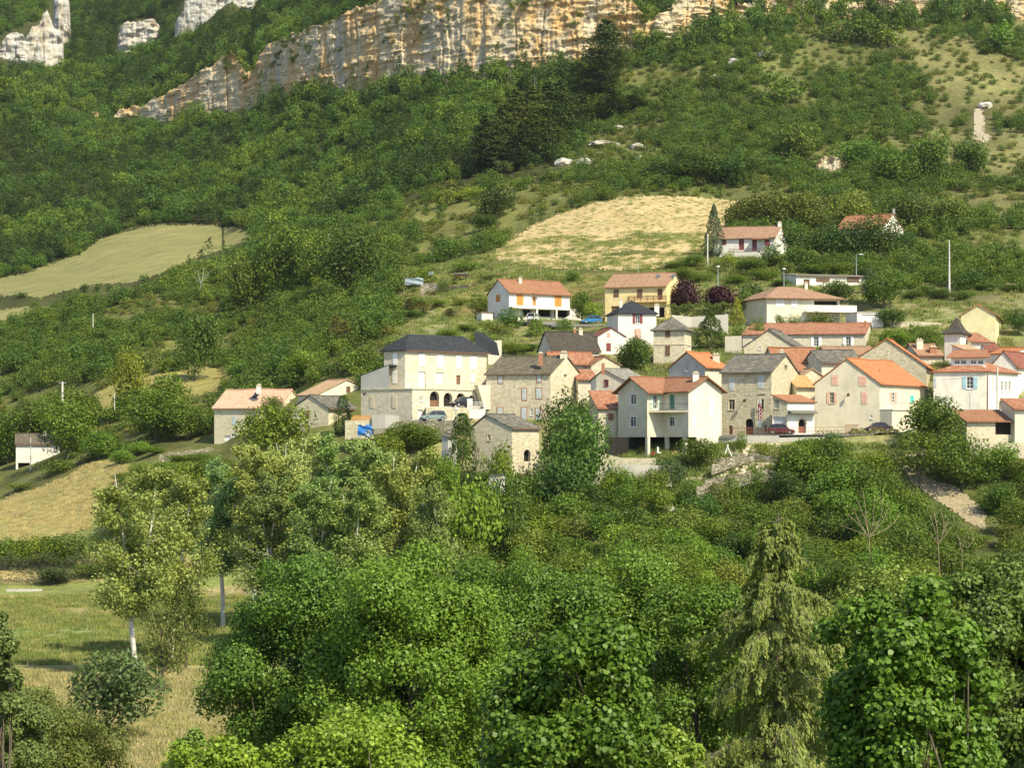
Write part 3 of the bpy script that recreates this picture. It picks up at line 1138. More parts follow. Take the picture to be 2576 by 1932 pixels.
def tree(kind, px, D, top, wpx, label, col=GREEN, cat='tree', name=None, group=None, base=None, k=None):
    """Tree whose foot stands on the ground at bearing px, depth D; its top reaches row TOP."""
    z = gz(px, D) if base is None else (HY - base) * D / F
    h = (HY - top) * D / F - z
    if h < .8:
        print('SHORT', label, round(h, 2), 'ground row', round(HY - z * F / D))
        h = .8
    return plant_at(kind, P(px, HY, D) + Vector((0, 0, z)), h, wpx * D / F, name or {'bush': 'shrub', 'far_bush': 'shrub', 'pine': 'pine_tree', 'flat_pine': 'pine_tree', 'far_pine': 'pine_tree', 'larch': 'larch_tree', 'poplar': 'poplar_tree', 'thin_poplar': 'poplar_tree'}.get(kind, 'tree'), label, cat, col, group, k)


# ---- trees that can be told apart: round the village
tree('broad', 670, 300, 1000, 175, 'walnut tree with layered leaves before the pink roofed farmhouse', LIGHT)
tree('column', 862, 303, 994, 50, 'dark narrow bushy evergreen beside the grey roofed barn', DARK)
tree('column', 1163, 272, 1040, 88, 'dense dark evergreen standing left of the stone cabin', DARK)
tree('airy', 1425, 277, 930, 165, 'airy acacia tree before the stone house with brick edged windows', (.10, .135, .04))
tree('broad', 1450, 268, 1030, 200, 'big dark round tree left of the stilted house', DARK)
tree('broad', 1400, 262, 1120, 150, 'dark leafy tree right under the stone cabin end wall', DARK)
tree('ball', 1592, 322, 838, 76, 'round dark tree between the small white gable and the stone tower', DARK)
tree('cone', 1787, 338, 786, 98, 'dark cone shaped yew behind the stone tower', DARK)
tree('broad', 2360, 276, 978, 165, 'domed green acacia in front of the white house with blue shutters', GREEN)
tree('airy', 2320, 270, 1060, 190, 'spreading acacia before the terrace beside the cream house', GREEN)
tree('broad', 2420, 268, 1075, 130, 'leafy tree left of the tile roofed stone shed', GREEN)
tree('ball', 1725, 366, 700, 78, 'round purple leaved tree beside the yellow house', PURPLE)
tree('ball', 1812, 366, 716, 88, 'low spreading purple leaved tree right of the round purple one', (.055, .014, .026))
tree('cone', 1853, 358, 746, 42, 'small golden cone shaped conifer above the hedge end', LIME, 'shrub', 'conifer_shrub')
tree('broad', 1490, 364, 752, 56, 'lime green bush between the blue car and the yellow house', LIME, 'shrub', 'shrub')
tree('broad', 1465, 372, 726, 60, 'green bush uphill of the blue car', GREEN, 'shrub', 'shrub')
tree('bush', 1285, 366, 768, 88, 'dark rounded shrub under the white house with orange shutters', DARK, 'shrub')
tree('bush', 1350, 356, 798, 60, 'leafy shrub under the blue car lane, left', GREEN, 'shrub')
tree('bush', 1418, 356, 800, 56, 'leafy shrub directly below the lane left of the blue car', GREEN, 'shrub')
tree('broad', 1290, 336, 858, 90, 'leafy walnut thicket between the blue slate roof and the dark slate house', LIGHT)
tree('broad', 1330, 340, 862, 70, 'green bush at the left gable of the dark slate house', GREEN)
tree('bush', 2062, 352, 780, 100, 'shrubs in front of the hipped roof house terrace', GREEN, 'shrub')
tree('bush', 1965, 353, 790, 34, 'slim young shrub at the hipped roof house wall', GREEN, 'shrub')
tree('bush', 1998, 353, 788, 40, 'rounded shrub left of the terrace shrubs', GREEN, 'shrub')
tree('broad', 2225, 368, 690, 110, 'dark leafy tree right of the long low white building', GREEN)
tree('broad', 2190, 372, 672, 60, 'thin green tree before the long low white building', BLUEG)
tree('broad', 2110, 374, 700, 90, 'dark bushy tree under the long low white building', DARK)
tree('broad', 2245, 352, 770, 90, 'large tree overhanging the white garage', DARK)
tree('broad', 2250, 330, 820, 90, 'vine covered bush right of the long tiled house', GREEN, 'shrub', 'shrub')
tree('broad', 2335, 330, 822, 80, 'vine thicket in the terrace garden left of the white turret', GREEN, 'shrub', 'shrub')
tree('bush', 2295, 336, 806, 60, 'green shrub on the upper terrace wall', GREEN, 'shrub')
tree('broad', 2300, 376, 724, 60, 'small tree above the terraced garden wall', GREEN)
tree('broad', 2330, 380, 716, 60, 'leafy tree at the foot of the tall concrete pole', GREEN)
tree('broad', 2365, 376, 724, 70, 'dark orchard tree right of the tall concrete pole', DARK)
tree('broad', 2425, 374, 730, 55, 'orchard tree behind the pale yellow gable', GREEN)
tree('broad', 2560, 345, 775, 70, 'dark green tree at the edge right of the pale yellow gable', DARK)
tree('bush', 1905, 340, 795, 50, 'green shrub on the wall left of the hipped roof house', GREEN, 'shrub')
tree('bush', 1862, 338, 808, 50, 'spiky green shrub beside the flat roofed garden wall', GREEN, 'shrub')
tree('broad', 1900, 372, 700, 70, 'dark tree behind the hipped roof house, left', DARK)
tree('broad', 1880, 366, 722, 50, 'green tree between the hedge end and the hipped roof house', GREEN)
tree('bush', 2290, 292, 1030, 40, 'climbing plant on the terrace balustrade', LIGHT, 'plant', 'climbing_plant')
tree('broad', 1165, 284, 1090, 60, 'leafy bush under the terrace of the big slate roofed building', GREEN, 'shrub', 'shrub')
tree('broad', 1010, 285, 1050, 110, 'light green walnut below the big slate roofed building', LIGHT)
tree('broad', 1070, 284, 1062, 100, 'green tree below the parked grey green car', GREEN)
tree('broad', 960, 282, 1080, 110, 'leafy tree right of the blue tarpaulin', LIGHT)
tree('bush', 1240, 268, 1120, 70, 'shrub at the foot of the stone cabin', GREEN, 'shrub')
tree('bush', 1270, 266, 1128, 90, 'fig bush in front of the stone cabin corner', GREEN, 'shrub')
# ---- dark trees by the bungalow
for i, (px, top, w, lab) in enumerate([(2020, 568, 110, 'dark wide tree against the bungalow gable'), (2085, 560, 110, 'dark tree right of the bungalow, under the red roof'),
                                       (2150, 548, 120, 'dark dense tree in front of the red roofed house, middle'), (2205, 540, 110, 'dark dense tree hiding the wall of the red roofed house'),
                                       (2252, 575, 90, 'dark tree below the white gable of the red roofed house')]):
    tree('broad', px, 424, top, w, lab, DARK, group='dark trees around the bungalow')
tree('cone', 1796, 432, 512, 56, 'grey green young conifer left of the bungalow', BLUEG, name='conifer')
tree('bush', 1830, 418, 630, 60, 'yellow green shrub in front of the bungalow', LIME, 'shrub')
tree('broad', 1735, 416, 635, 80, 'bright round bush at the corner of the stubble field', LIGHT)
tree('broad', 1690, 414, 655, 60, 'green bush below the stubble field corner', GREEN)
for i, (px, top, w, lab) in enumerate([(1900, 478, 130, 'broad dark oak hedge behind the bungalow'), (1965, 474, 120, 'broad oak clump behind the bungalow chimney'), (2030, 482, 110, 'green oak clump left of the red roofed house'),
                                       (2140, 470, 120, 'oak clump uphill of the red roofed house'), (2290, 470, 120, 'large dark oak right of the red roofed house'), (2370, 480, 130, 'dark spreading oak far right of the red roofed house')]):
    tree('broad', px, 470, top, w, lab, OLIVE, group='oaks above the upper houses')
# ---- big dark oaks at the head of the stubble field
for i, (px, D, top, w, lab) in enumerate([(1690, 548, 395, 130, 'dark oak at the head of the stubble field, left of its group'), (1760, 545, 370, 140, 'tall dark oak at the head of the stubble field'),
                                          (1830, 545, 385, 140, 'wide dark oak above the stubble field corner'), (1720, 560, 360, 120, 'dark oak standing behind the field edge oaks'), (1870, 552, 370, 110, 'dark oak at the outer end of the field edge group')]):
    tree('broad', px, D, top, w, lab, DARK, group='dark oaks at the head of the stubble field')
for px, D, top, w, lab in [(2330, 545, 325, 120, 'large blue green tree on the dry slope'), (2440, 560, 345, 110, 'large dark tree below the scree run'), (2250, 540, 370, 110, 'bushy oak left of the blue green tree'),
                           (2150, 565, 340, 110, 'oak beside the orange rock step'), (2000, 580, 290, 120, 'broad oak clump in mid hillside'), (1950, 640, 180, 110, 'oak clump under the flat topped rock'),
                           (2170, 690, 30, 110, 'tall oak in front of the grey cliff end'), (2110, 690, 50, 100, 'oak left of the tall one before the grey cliff end'), (2240, 690, 60, 90, 'light green oak under the grey cliff end'),
                           (2530, 690, 45, 90, 'oak at the far right end of the grey cliff')]:
    tree('far_broad' if D > 600 else 'broad', px, D, top, w, lab, GREEN)
# ---- trees round the left fields
tree('broad', 1245, 520, 470, 98, 'dark upright tree between the stubble field and the lime bush', DARK)
tree('broad', 1225, 500, 535, 90, 'dark low tree in front of the upright dark one', DARK)
tree('bush', 1130, 560, 474, 90, 'lime green thicket below the pine grove, left', LIME, 'shrub')
tree('bush', 1185, 560, 472, 90, 'lime green thicket below the pine grove, right', LIME, 'shrub')
tree('airy', 1265, 590, 395, 70, 'pale yellowish tree under the pine grove', (.2, .22, .07))
for i, (px, D, top, w, lab) in enumerate([(880, 455, 560, 170, 'big dark tree above the larch plantation'), (700, 500, 545, 150, 'leafy tree at the end of the mown field'), (790, 490, 575, 120, 'green tree between the field end and the big dark tree'),
                                          (620, 500, 620, 120, 'bright leafy tree under the end of the mown field'), (655, 520, 570, 110, 'dark tree touching the end of the mown field')]):
    tree('broad', px, D, top, w, lab, DARK if i in (0, 4) else GREEN)
tree('broad', 775, 350, 872, 105, 'bright green oak behind the tan roofed house', LIGHT)
tree('broad', 320, 400, 868, 105, 'yellow green flat topped tree in the left scrub', LIME)
tree('broad', 490, 420, 770, 110, 'dark leafy tree in the left scrub', DARK)
tree('broad', 425, 360, 930, 130, 'dark green tree below the dry grass patch', GREEN)
tree('broad', 390, 352, 985, 160, 'wide leafy tree left of the pink roofed farmhouse', GREEN)
tree('broad', 470, 350, 1010, 120, 'leafy tree against the left corner of the farmhouse', GREEN)
tree('broad', 250, 352, 1080, 110, 'low rounded tree on the crest of the golden meadow', GREEN)
tree('broad', 170, 372, 1010, 140, 'leafy tree covering the end of the small white house', GREEN)
tree('broad', 100, 400, 990, 150, 'leafy tree behind the small white house', GREEN)
tree('broad', 200, 385, 965, 120, 'green tree uphill right of the small white house', GREEN)
tree('broad', 20, 400, 1020, 100, 'green tree at the edge left of the small white house', GREEN)
tree('bush', 145, 352, 1150, 120, 'shrub on the bank right below the small white house', GREEN, 'shrub')
tree('bush', 60, 350, 1212, 130, 'grey green bank shrub below the small white house', OLIVE, 'shrub')
for px, top, w, lab in [(364, 684, 26, 'round dark bush on the mown field edge'), (215, 712, 30, 'dark bush at the lower field margin, left'), (245, 712, 22, 'dark bush at the lower field margin, middle'),
                        (272, 714, 20, 'small dark bush at the lower field margin, right'), (50, 732, 34, 'dark bush at the far left field corner')]:
    tree('far_broad', px, 575, top, w, lab, DARK, 'shrub', 'shrub')
tree('column', 1095, 640, 300, 70, 'narrow dark oak beside the pine grove', DARK)
# ---- pines
for i, (px, D, top, w) in enumerate([(1215, 600, 290, 84), (1262, 605, 262, 90), (1300, 610, 222, 96), (1340, 618, 214, 96), (1378, 622, 205, 96), (1412, 628, 200, 90), (1245, 596, 330, 80), (1330, 602, 300, 86),
                                     (1290, 594, 350, 84), (1386, 606, 300, 84), (1460, 640, 232, 80), (1500, 645, 260, 74), (1545, 645, 225, 80), (1590, 650, 240, 70)]):
    tree('pine', px, D, top, w, ['dark tall pine in the grove on the hillside', 'pine on the thin outer edge of the grove'][px > 1430], PINEC, 'pine', group=['pines of the dark grove', 'pines beside the grove'][px > 1430])
tree('flat_pine', 1528, 668, 52, 130, 'tall lone pine standing up against the orange cliff', PINEC, 'pine')
tree('pine', 1500, 660, 145, 110, 'pine crowded under the tall lone one', PINEC, 'pine')
for px, D, top, w in [(1218, 690, 168, 40), (1345, 680, 182, 30), (1368, 680, 188, 26), (1402, 684, 180, 36), (1285, 684, 170, 32), (1270, 686, 188, 36)]:
    tree('far_pine', px, D, top, w, 'small spiky conifer at the foot of the cliff', PINEC, 'conifer', group='small conifers at the foot of the cliff')
for px, D, top, w in [(845, 375, 790, 44), (870, 372, 805, 46), (898, 376, 795, 44), (920, 380, 800, 46), (1065, 385, 760, 40), (1000, 390, 770, 42), (960, 388, 775, 44), (1030, 392, 752, 40), (1100, 392, 765, 40), (1130, 378, 775, 36)]:
    tree('larch', px, D, top, w, 'yellow green young larch above the big slate roofed building', (.15, .165, .04), 'larch', group='young larches above the village')
# ---- poplars on the valley floor
for i, (px, D, top, w, lab) in enumerate([(342, 168, 1172, 250, 'pale stemmed poplar standing tallest over the dry field'), (430, 182, 1165, 250, 'forked pale poplar behind the tallest one')]):
    tree('thin_poplar', px, D, top, w * 1.15, lab, (.24, .325, .10), k=i)
tree('airy', 415, 156, 1480, 160, 'short leafy tree with a bare stem in the dry field', (.12, .16, .04))
tree('airy', 470, 172, 1440, 150, 'leafy tree right of the bare stemmed one', (.11, .15, .04))
for i, (px, D, top, w, lab) in enumerate([(560, 210, 1150, 190, 'poplar at the open end of the grove'), (640, 205, 1098, 220, 'poplar below the pink roofed farmhouse'), (735, 208, 1072, 220, 'poplar below the grey roofed barn'),
                                          (830, 210, 1090, 220, 'poplar below the blue tarpaulin'), (925, 206, 1085, 230, 'poplar below the big slate roofed building'), (1020, 200, 1105, 220, 'white stemmed poplar at the near end of the grove'),
                                          (680, 190, 1190, 220, 'light poplar in the front row of the grove, first'), (800, 188, 1180, 230, 'light poplar in the front row of the grove, second'), (900, 186, 1200, 220, 'light poplar in the front row of the grove, third'), (1085, 195, 1210, 180, 'poplar at the thicket side of the grove')]):
    tree('poplar', px, D, top, w, lab, POPC, group='poplars of the valley grove', k=i)
for px, D, top, w, lab in [(690, 322, 985, 60, 'leafy tree in the gap behind the walnut tree'), (1180, 300, 1010, 40, 'climbing shrub at the arcade end'), (1120, 268, 1130, 100, 'leafy bush below the tiny grey hut'), (1060, 266, 1120, 110, 'leafy tree below the grey green car, lower'),
                          (990, 262, 1150, 110, 'green tree at the edge of the poplar grove'), (1040, 380, 780, 70, 'bush among the larches, lower'), (1120, 352, 826, 70, 'bush right above the big slate roof'), (1180, 362, 812, 60, 'green bush on the grassy bank by the white annex')]:
    tree('broad', px, D, top, w, lab, GREEN)
tree('broad', 1170, 240, 1180, 180, 'lime tinted tree right of the poplar grove', LIGHT)
tree('bush', 1238, 246, 1212, 70, 'leafy shrub in front of the small walled hut', GREEN, 'shrub')
tree('broad', 1265, 244, 1195, 140, 'dark tree below the white hut wall', DARK)
tree('broad', 268, 130, 1605, 245, 'grey green acacia on the dry field near the bottom', (.125, .17, .062))
tree('broad', 140, 262, 1420, 130, 'dark shrub at the end of the low white wall', BLUEG, 'shrub', 'shrub')
tree('broad', 225, 266, 1412, 120, 'green shrub behind the dark one at the white wall', GREEN, 'shrub', 'shrub')
for px, lab in [(20, 'leftmost bush of the row above the clipped hedge'), (100, 'second bush of the row above the clipped hedge'), (175, 'bush of the row above the clipped hedge, by the poplar'), (300, 'bush behind the poplar stem'), (380, 'bush right behind the two poplars'), (460, 'bush left of the grove, below the farmhouse bank')]:
    tree('broad', px, 272 if px < 280 else 288, 1345 if px < 280 else 1262, 140, lab, GREEN, 'shrub', 'shrub')
for px, D, top, w in [(480, 296, 1160, 120), (540, 298, 1150, 110), (400, 300, 1185, 110), (350, 305, 1190, 90), (600, 290, 1170, 120), (330, 292, 1250, 100)]:
    tree('broad', px, D, top, w, 'dense leafy tree on the bank below the pink roofed farmhouse', GREEN, group='trees on the bank below the farmhouse')
for px, D, top, w in [(300, 338, 1128, 70), (345, 342, 1108, 80), (390, 336, 1120, 70), (450, 324, 1142, 90), (505, 322, 1140, 80), (420, 316, 1158, 90), (360, 318, 1165, 90), (480, 312, 1160, 90), (550, 312, 1150, 90), (310, 322, 1188, 70)]:
    tree('broad', px, D, top, w, 'leafy shrub on the bank between the golden meadow and the farmhouse', LIGHT, 'shrub', 'shrub', group='shrubs on the bank beside the golden meadow')

# ---- shrubs among the terraces under the stilted house and the road
for px, D, top, w, lab, c in [(1545, 267.5, 1172, 80, 'leafy shrub in front of the long grey retaining wall, left', GREEN), (1590, 266, 1180, 80, 'yellowish shrub in front of the long grey retaining wall, middle', LIGHT),
                              (1640, 267, 1168, 90, 'pale grey green shrub in front of the long grey retaining wall', OLIVE), (1690, 270, 1142, 86, 'soft grey green bush at the right pier of the stilted house', BLUEG),
                              (1480, 262, 1200, 90, 'dark bush under the left end of the long grey retaining wall', DARK), (1565, 261, 1218, 90, 'shrub above the reddish bank, left', GREEN),
                              (1650, 260, 1212, 100, 'shrub above the reddish bank, right', GREEN), (1768, 276, 1092, 92, 'fruit tree under the white gable of the stilted house', GREEN),
                              (1866, 279.5, 1082, 36, 'small upright bush at the start of the railing', GREEN), (1925, 277, 1108, 60, 'yellow green bush on the rubble terrace', OLIVE),
                              (2045, 277, 1098, 110, 'broad shrub under the road wall', GREEN), (2000, 272, 1120, 110, 'grey twiggy bush below the road wall', OLIVE), (2085, 274, 1108, 130, 'leafy bush spreading right below the road wall', GREEN),
                              (1900, 266, 1165, 60, 'green bush in front of the lower dry stone terrace', GREEN), (1960, 264, 1172, 110, 'dark bush at the thicket side of the lower dry stone terrace', DARK), (1840, 263, 1192, 70, 'shrub hiding the middle of the lower dry stone terrace', GREEN),
                              (2140, 268, 1146, 110, 'bush under the ivy topped dry stone wall, left', GREEN), (2220, 264, 1166, 110, 'bush under the ivy topped dry stone wall, right', GREEN), (1800, 262, 1215, 90, 'shrub before the rubble bank wall', OLIVE),
                              (1735, 264, 1205, 80, 'leafy shrub between the reddish bank and the rubble bank wall', GREEN)]:
    tree('broad' if w > 70 else 'bush', px, D, top, w, lab, c, 'shrub', 'shrub')
for px, D, top, w, lab in [(2240, 257, 1168, 100, 'bushy tree at the head of the bare path'), (2300, 250, 1226, 100, 'bushy tree on the near side of the bare path, upper'), (2362, 246, 1266, 110, 'bushy tree on the near side of the bare path, middle'),
                          (2425, 241, 1318, 110, 'bushy tree on the near side of the bare path, lower'), (2505, 262, 1205, 100, 'bushy tree on the far side of the bare path'), (2550, 254, 1246, 110, 'bushy tree beyond the foot of the bare path'),
                          (2455, 270, 1168, 100, 'leafy tree between the bare path and the stone shed'), (2200, 246, 1222, 120, 'rounded tree left of the bare path'), (2270, 238, 1290, 130, 'rounded tree behind the grey leafless one')]:
    tree('broad', px, D, top, w, lab, GREEN)
# ---- orchard trees on the right, above the yellow gable
for px, D, top, w in [(2290, 392, 690, 60), (2335, 398, 672, 60), (2440, 394, 690, 66), (2450, 410, 640, 64), (2490, 415, 655, 60), (2530, 405, 668, 70), (2470, 388, 712, 60), (2545, 386, 715, 66), (2415, 420, 620, 56), (2310, 420, 640, 70), (2260, 412, 650, 66), (2560, 425, 620, 60)]:
    tree('broad', px, D, top, w, 'orchard tree on the grassy slope above the yellow gable', GREEN, group='orchard trees above the yellow gable')
for px, D, top, w in [(1720, 398, 672, 70), (1765, 396, 685, 60), (1850, 392, 690, 80), (1920, 396, 676, 80), (1960, 390, 700, 60), (2060, 404, 660, 80), (2110, 404, 655, 80), (2200, 400, 662, 80), (1890, 408, 650, 90), (1700, 376, 735, 50)]:
    tree('broad', px, D, top, w, 'green garden tree between the bungalow and the upper street', GREEN, group='garden trees between the bungalow and the upper street')
for px, D, top, w, lab in [(1118, 411, 700, 48, 'vine bush growing over the log store wall'), (1060, 430, 668, 90, 'scrub bush uphill of the log store'), (1170, 440, 650, 90, 'scrub bush between the log pile and the stubble field'), (1230, 420, 690, 60, 'low bush left of the timber frame'),
                          (1215, 386, 742, 70, 'dark shrub left of the white gable with orange shutters'), (1100, 396, 752, 70, 'shrub below the log store, middle'), (1160, 392, 752, 70, 'shrub below the log store, right'), (1050, 398, 748, 70, 'shrub below the log store, left'),
                          (1440, 404, 680, 60, 'low shrub behind the white house with orange shutters'), (1250, 358, 808, 90, 'grassy bush on the bank under the white annex'), (1210, 350, 826, 70, 'leafy bush at the head of the pale wall end')]:
    tree('bush', px, D, top, w, lab, random.choice([GREEN, LIGHT, OLIVE]), 'shrub')
# ---- thicket on the slope between valley and village
PATHZ = [(2240, 1150), (2300, 1165), (2360, 1190), (2440, 1230), (2500, 1290), (2495, 1350), (2420, 1330), (2330, 1270), (2262, 1200)]
WALLZ = [(1430, 1130), (1700, 1130), (1770, 1110), (2010, 1110), (2010, 1190), (1900, 1225), (1790, 1250), (1700, 1258), (1600, 1262), (1430, 1235)]
for D in (225, 233, 241, 249, 257, 264, 270):
    for px in np.arange(1110, 2720, 60):
        px = px + random.uniform(-25, 25)
        d = D + random.uniform(-3, 3)
        z = gz(px, d)
        row = HY - z * F / d
        h = random.uniform(3.4, 7.0)
        w = random.uniform(90, 150)
        top = row - h * F / d
        if d > 256:
            if inpoly([px], [row], WALLZ)[0] or inpoly([px], [top], WALLZ)[0] or inpoly([px], [(top + row) / 2], WALLZ)[0]:
                h = random.uniform(.9, 1.3)
                w *= .5
                if random.random() < .5:
                    continue
        if 1850 < px and any(inpoly([px + a], [row - b * h * F / d], PATHZ)[0] for a in (-w * .4, 0, w * .4) for b in (0, .4, .75, 1.0)):
            h = random.uniform(.8, 1.1)
            w *= .4
            if inpoly([px], [row], PATHZ)[0] or inpoly([px], [row - h * F / d], PATHZ)[0]:
                continue
        if px < 1180 and d > 250:
            continue
        c = random.choice([GREEN, GREEN, LIGHT, OLIVE, GREEN, DARK])
        low = h < 2
        plant_at('bush' if low else 'broad', P(px, HY, d) + Vector((0, 0, z)), h, w * d / F, 'shrub' if low else 'tree',
                 'low shrub among the walls under the village' if low else 'leafy tree of the thicket between the valley and the village', 'shrub' if low else 'tree', c,
                 'low shrubs among the village walls' if low else 'thicket trees below the village')


# ---- far woods: past counting, one object each
def protocol(name, specs):
    c = bpy.data.collections.new(name)
    for i, (kind, k, col) in enumerate(specs):
        H, W, cr, tr = PROTO[kind][k]
        cr = cr.copy()
        cr.materials.clear()
        cr.materials.append(leaf_mat(f'wild_leaf_{name}_{i}', .2, .55, .25, col))
        o = bpy.data.objects.new(f'a{i:02d}', cr)
        c.objects.link(o)
    return c


def scatter(name, pts, sc, rz, ix, coll, label):
    me = bpy.data.meshes.new(name)
    n = len(pts)
    me.vertices.add(n)
    me.vertices.foreach_set('co', np.asarray(pts, np.float32).ravel())
    for nm, ty, ar in (('sc', 'FLOAT_VECTOR', sc), ('rz', 'FLOAT', rz), ('ix', 'INT', ix)):
        a = me.attributes.new(nm, ty, 'POINT')
        if ty == 'FLOAT_VECTOR':
            a.data.foreach_set('vector', np.asarray(ar, np.float32).ravel())
        else:
            a.data.foreach_set('value', np.asarray(ar, np.int32 if ty == 'INT' else np.float32))
    ng = bpy.data.node_groups.new(name, 'GeometryNodeTree')
    ng.interface.new_socket('Geometry', in_out='INPUT', socket_type='NodeSocketGeometry')
    ng.interface.new_socket('Geometry', in_out='OUTPUT', socket_type='NodeSocketGeometry')
    gi = ng.nodes.new('NodeGroupInput')
    gout = ng.nodes.new('NodeGroupOutput')
    iop = ng.nodes.new('GeometryNodeInstanceOnPoints')
    ci = ng.nodes.new('GeometryNodeCollectionInfo')
    ci.inputs['Collection'].default_value = coll
    ci.inputs['Separate Children'].default_value = True
    ci.inputs['Reset Children'].default_value = True

    def na(nm, t):
        a = ng.nodes.new('GeometryNodeInputNamedAttribute')
        a.data_type = t
        a.inputs[0].default_value = nm
        return [s for s in a.outputs if s.enabled][0]
    cx = ng.nodes.new('ShaderNodeCombineXYZ')
    ng.links.new(na('rz', 'FLOAT'), cx.inputs[2])
    e2r = ng.nodes.new('FunctionNodeEulerToRotation')
    ng.links.new(cx.outputs[0], e2r.inputs[0])
    ng.links.new(gi.outputs[0], iop.inputs['Points'])
    ng.links.new(ci.outputs[0], iop.inputs['Instance'])
    iop.inputs['Pick Instance'].default_value = True
    ng.links.new(na('ix', 'INT'), iop.inputs['Instance Index'])
    ng.links.new(e2r.outputs[0], iop.inputs['Rotation'])
    ng.links.new(na('sc', 'FLOAT_VECTOR'), iop.inputs['Scale'])
    ng.links.new(iop.outputs[0], gout.inputs[0])
    o = link(name, me)
    o.modifiers.new('scatter', 'NODES').node_group = ng
    tag(o, label, kind='stuff')
    return o


FIELDS = [STUBBLE, HAYFIELD, SMALLHAY, SLOPEGRASS, GOLDEN]
OUT = [[(-30, 158), (-30, 110), (30, 75), (100, 48), (118, 18), (134, -30), (182, -30), (182, 84), (150, 116), (90, 150)], [(290, 122), (300, 58), (390, 42), (410, 84), (330, 124)],
       [(438, 76), (462, -30), (700, -30), (640, 24), (560, 34), (500, 72)], [(2440, 265), (2500, 262), (2500, 352), (2440, 362)]]
fb = PROTO['far_broad']
wood = protocol('wood_kinds', [('far_broad', 0, (0.082, 0.155, 0.026)), ('far_broad', 1, (0.105, 0.186, 0.030)), ('far_broad', 2, (0.072, 0.139, 0.028)), ('far_broad', 3, (0.127, 0.204, 0.032)), ('far_broad', 4, (0.092, 0.165, 0.028)),
                               ('far_broad', 5, (0.078, 0.149, 0.031)), ('far_broad', 6, (0.150, 0.221, 0.035)), ('far_pine', 0, (0.075, 0.123, 0.037)), ('far_pine', 1, (0.066, 0.111, 0.035)), ('far_pine', 2, (0.082, 0.126, 0.032))])
scrubk = protocol('scrub_kinds', [('far_bush', 0, (0.113, 0.158, 0.032)), ('far_bush', 1, (0.142, 0.181, 0.035)), ('far_bush', 2, (0.165, 0.189, 0.041)), ('far_bush', 3, (0.105, 0.165, 0.030)), ('far_broad', 1, (0.105, 0.173, 0.028)), ('far_broad', 4, (0.082, 0.149, 0.026)), ('far_broad', 2, (0.127, 0.189, 0.031))])
WP, WS, WR, WI = [], [], [], []
SP, SS, SR, SI = [], [], [], []
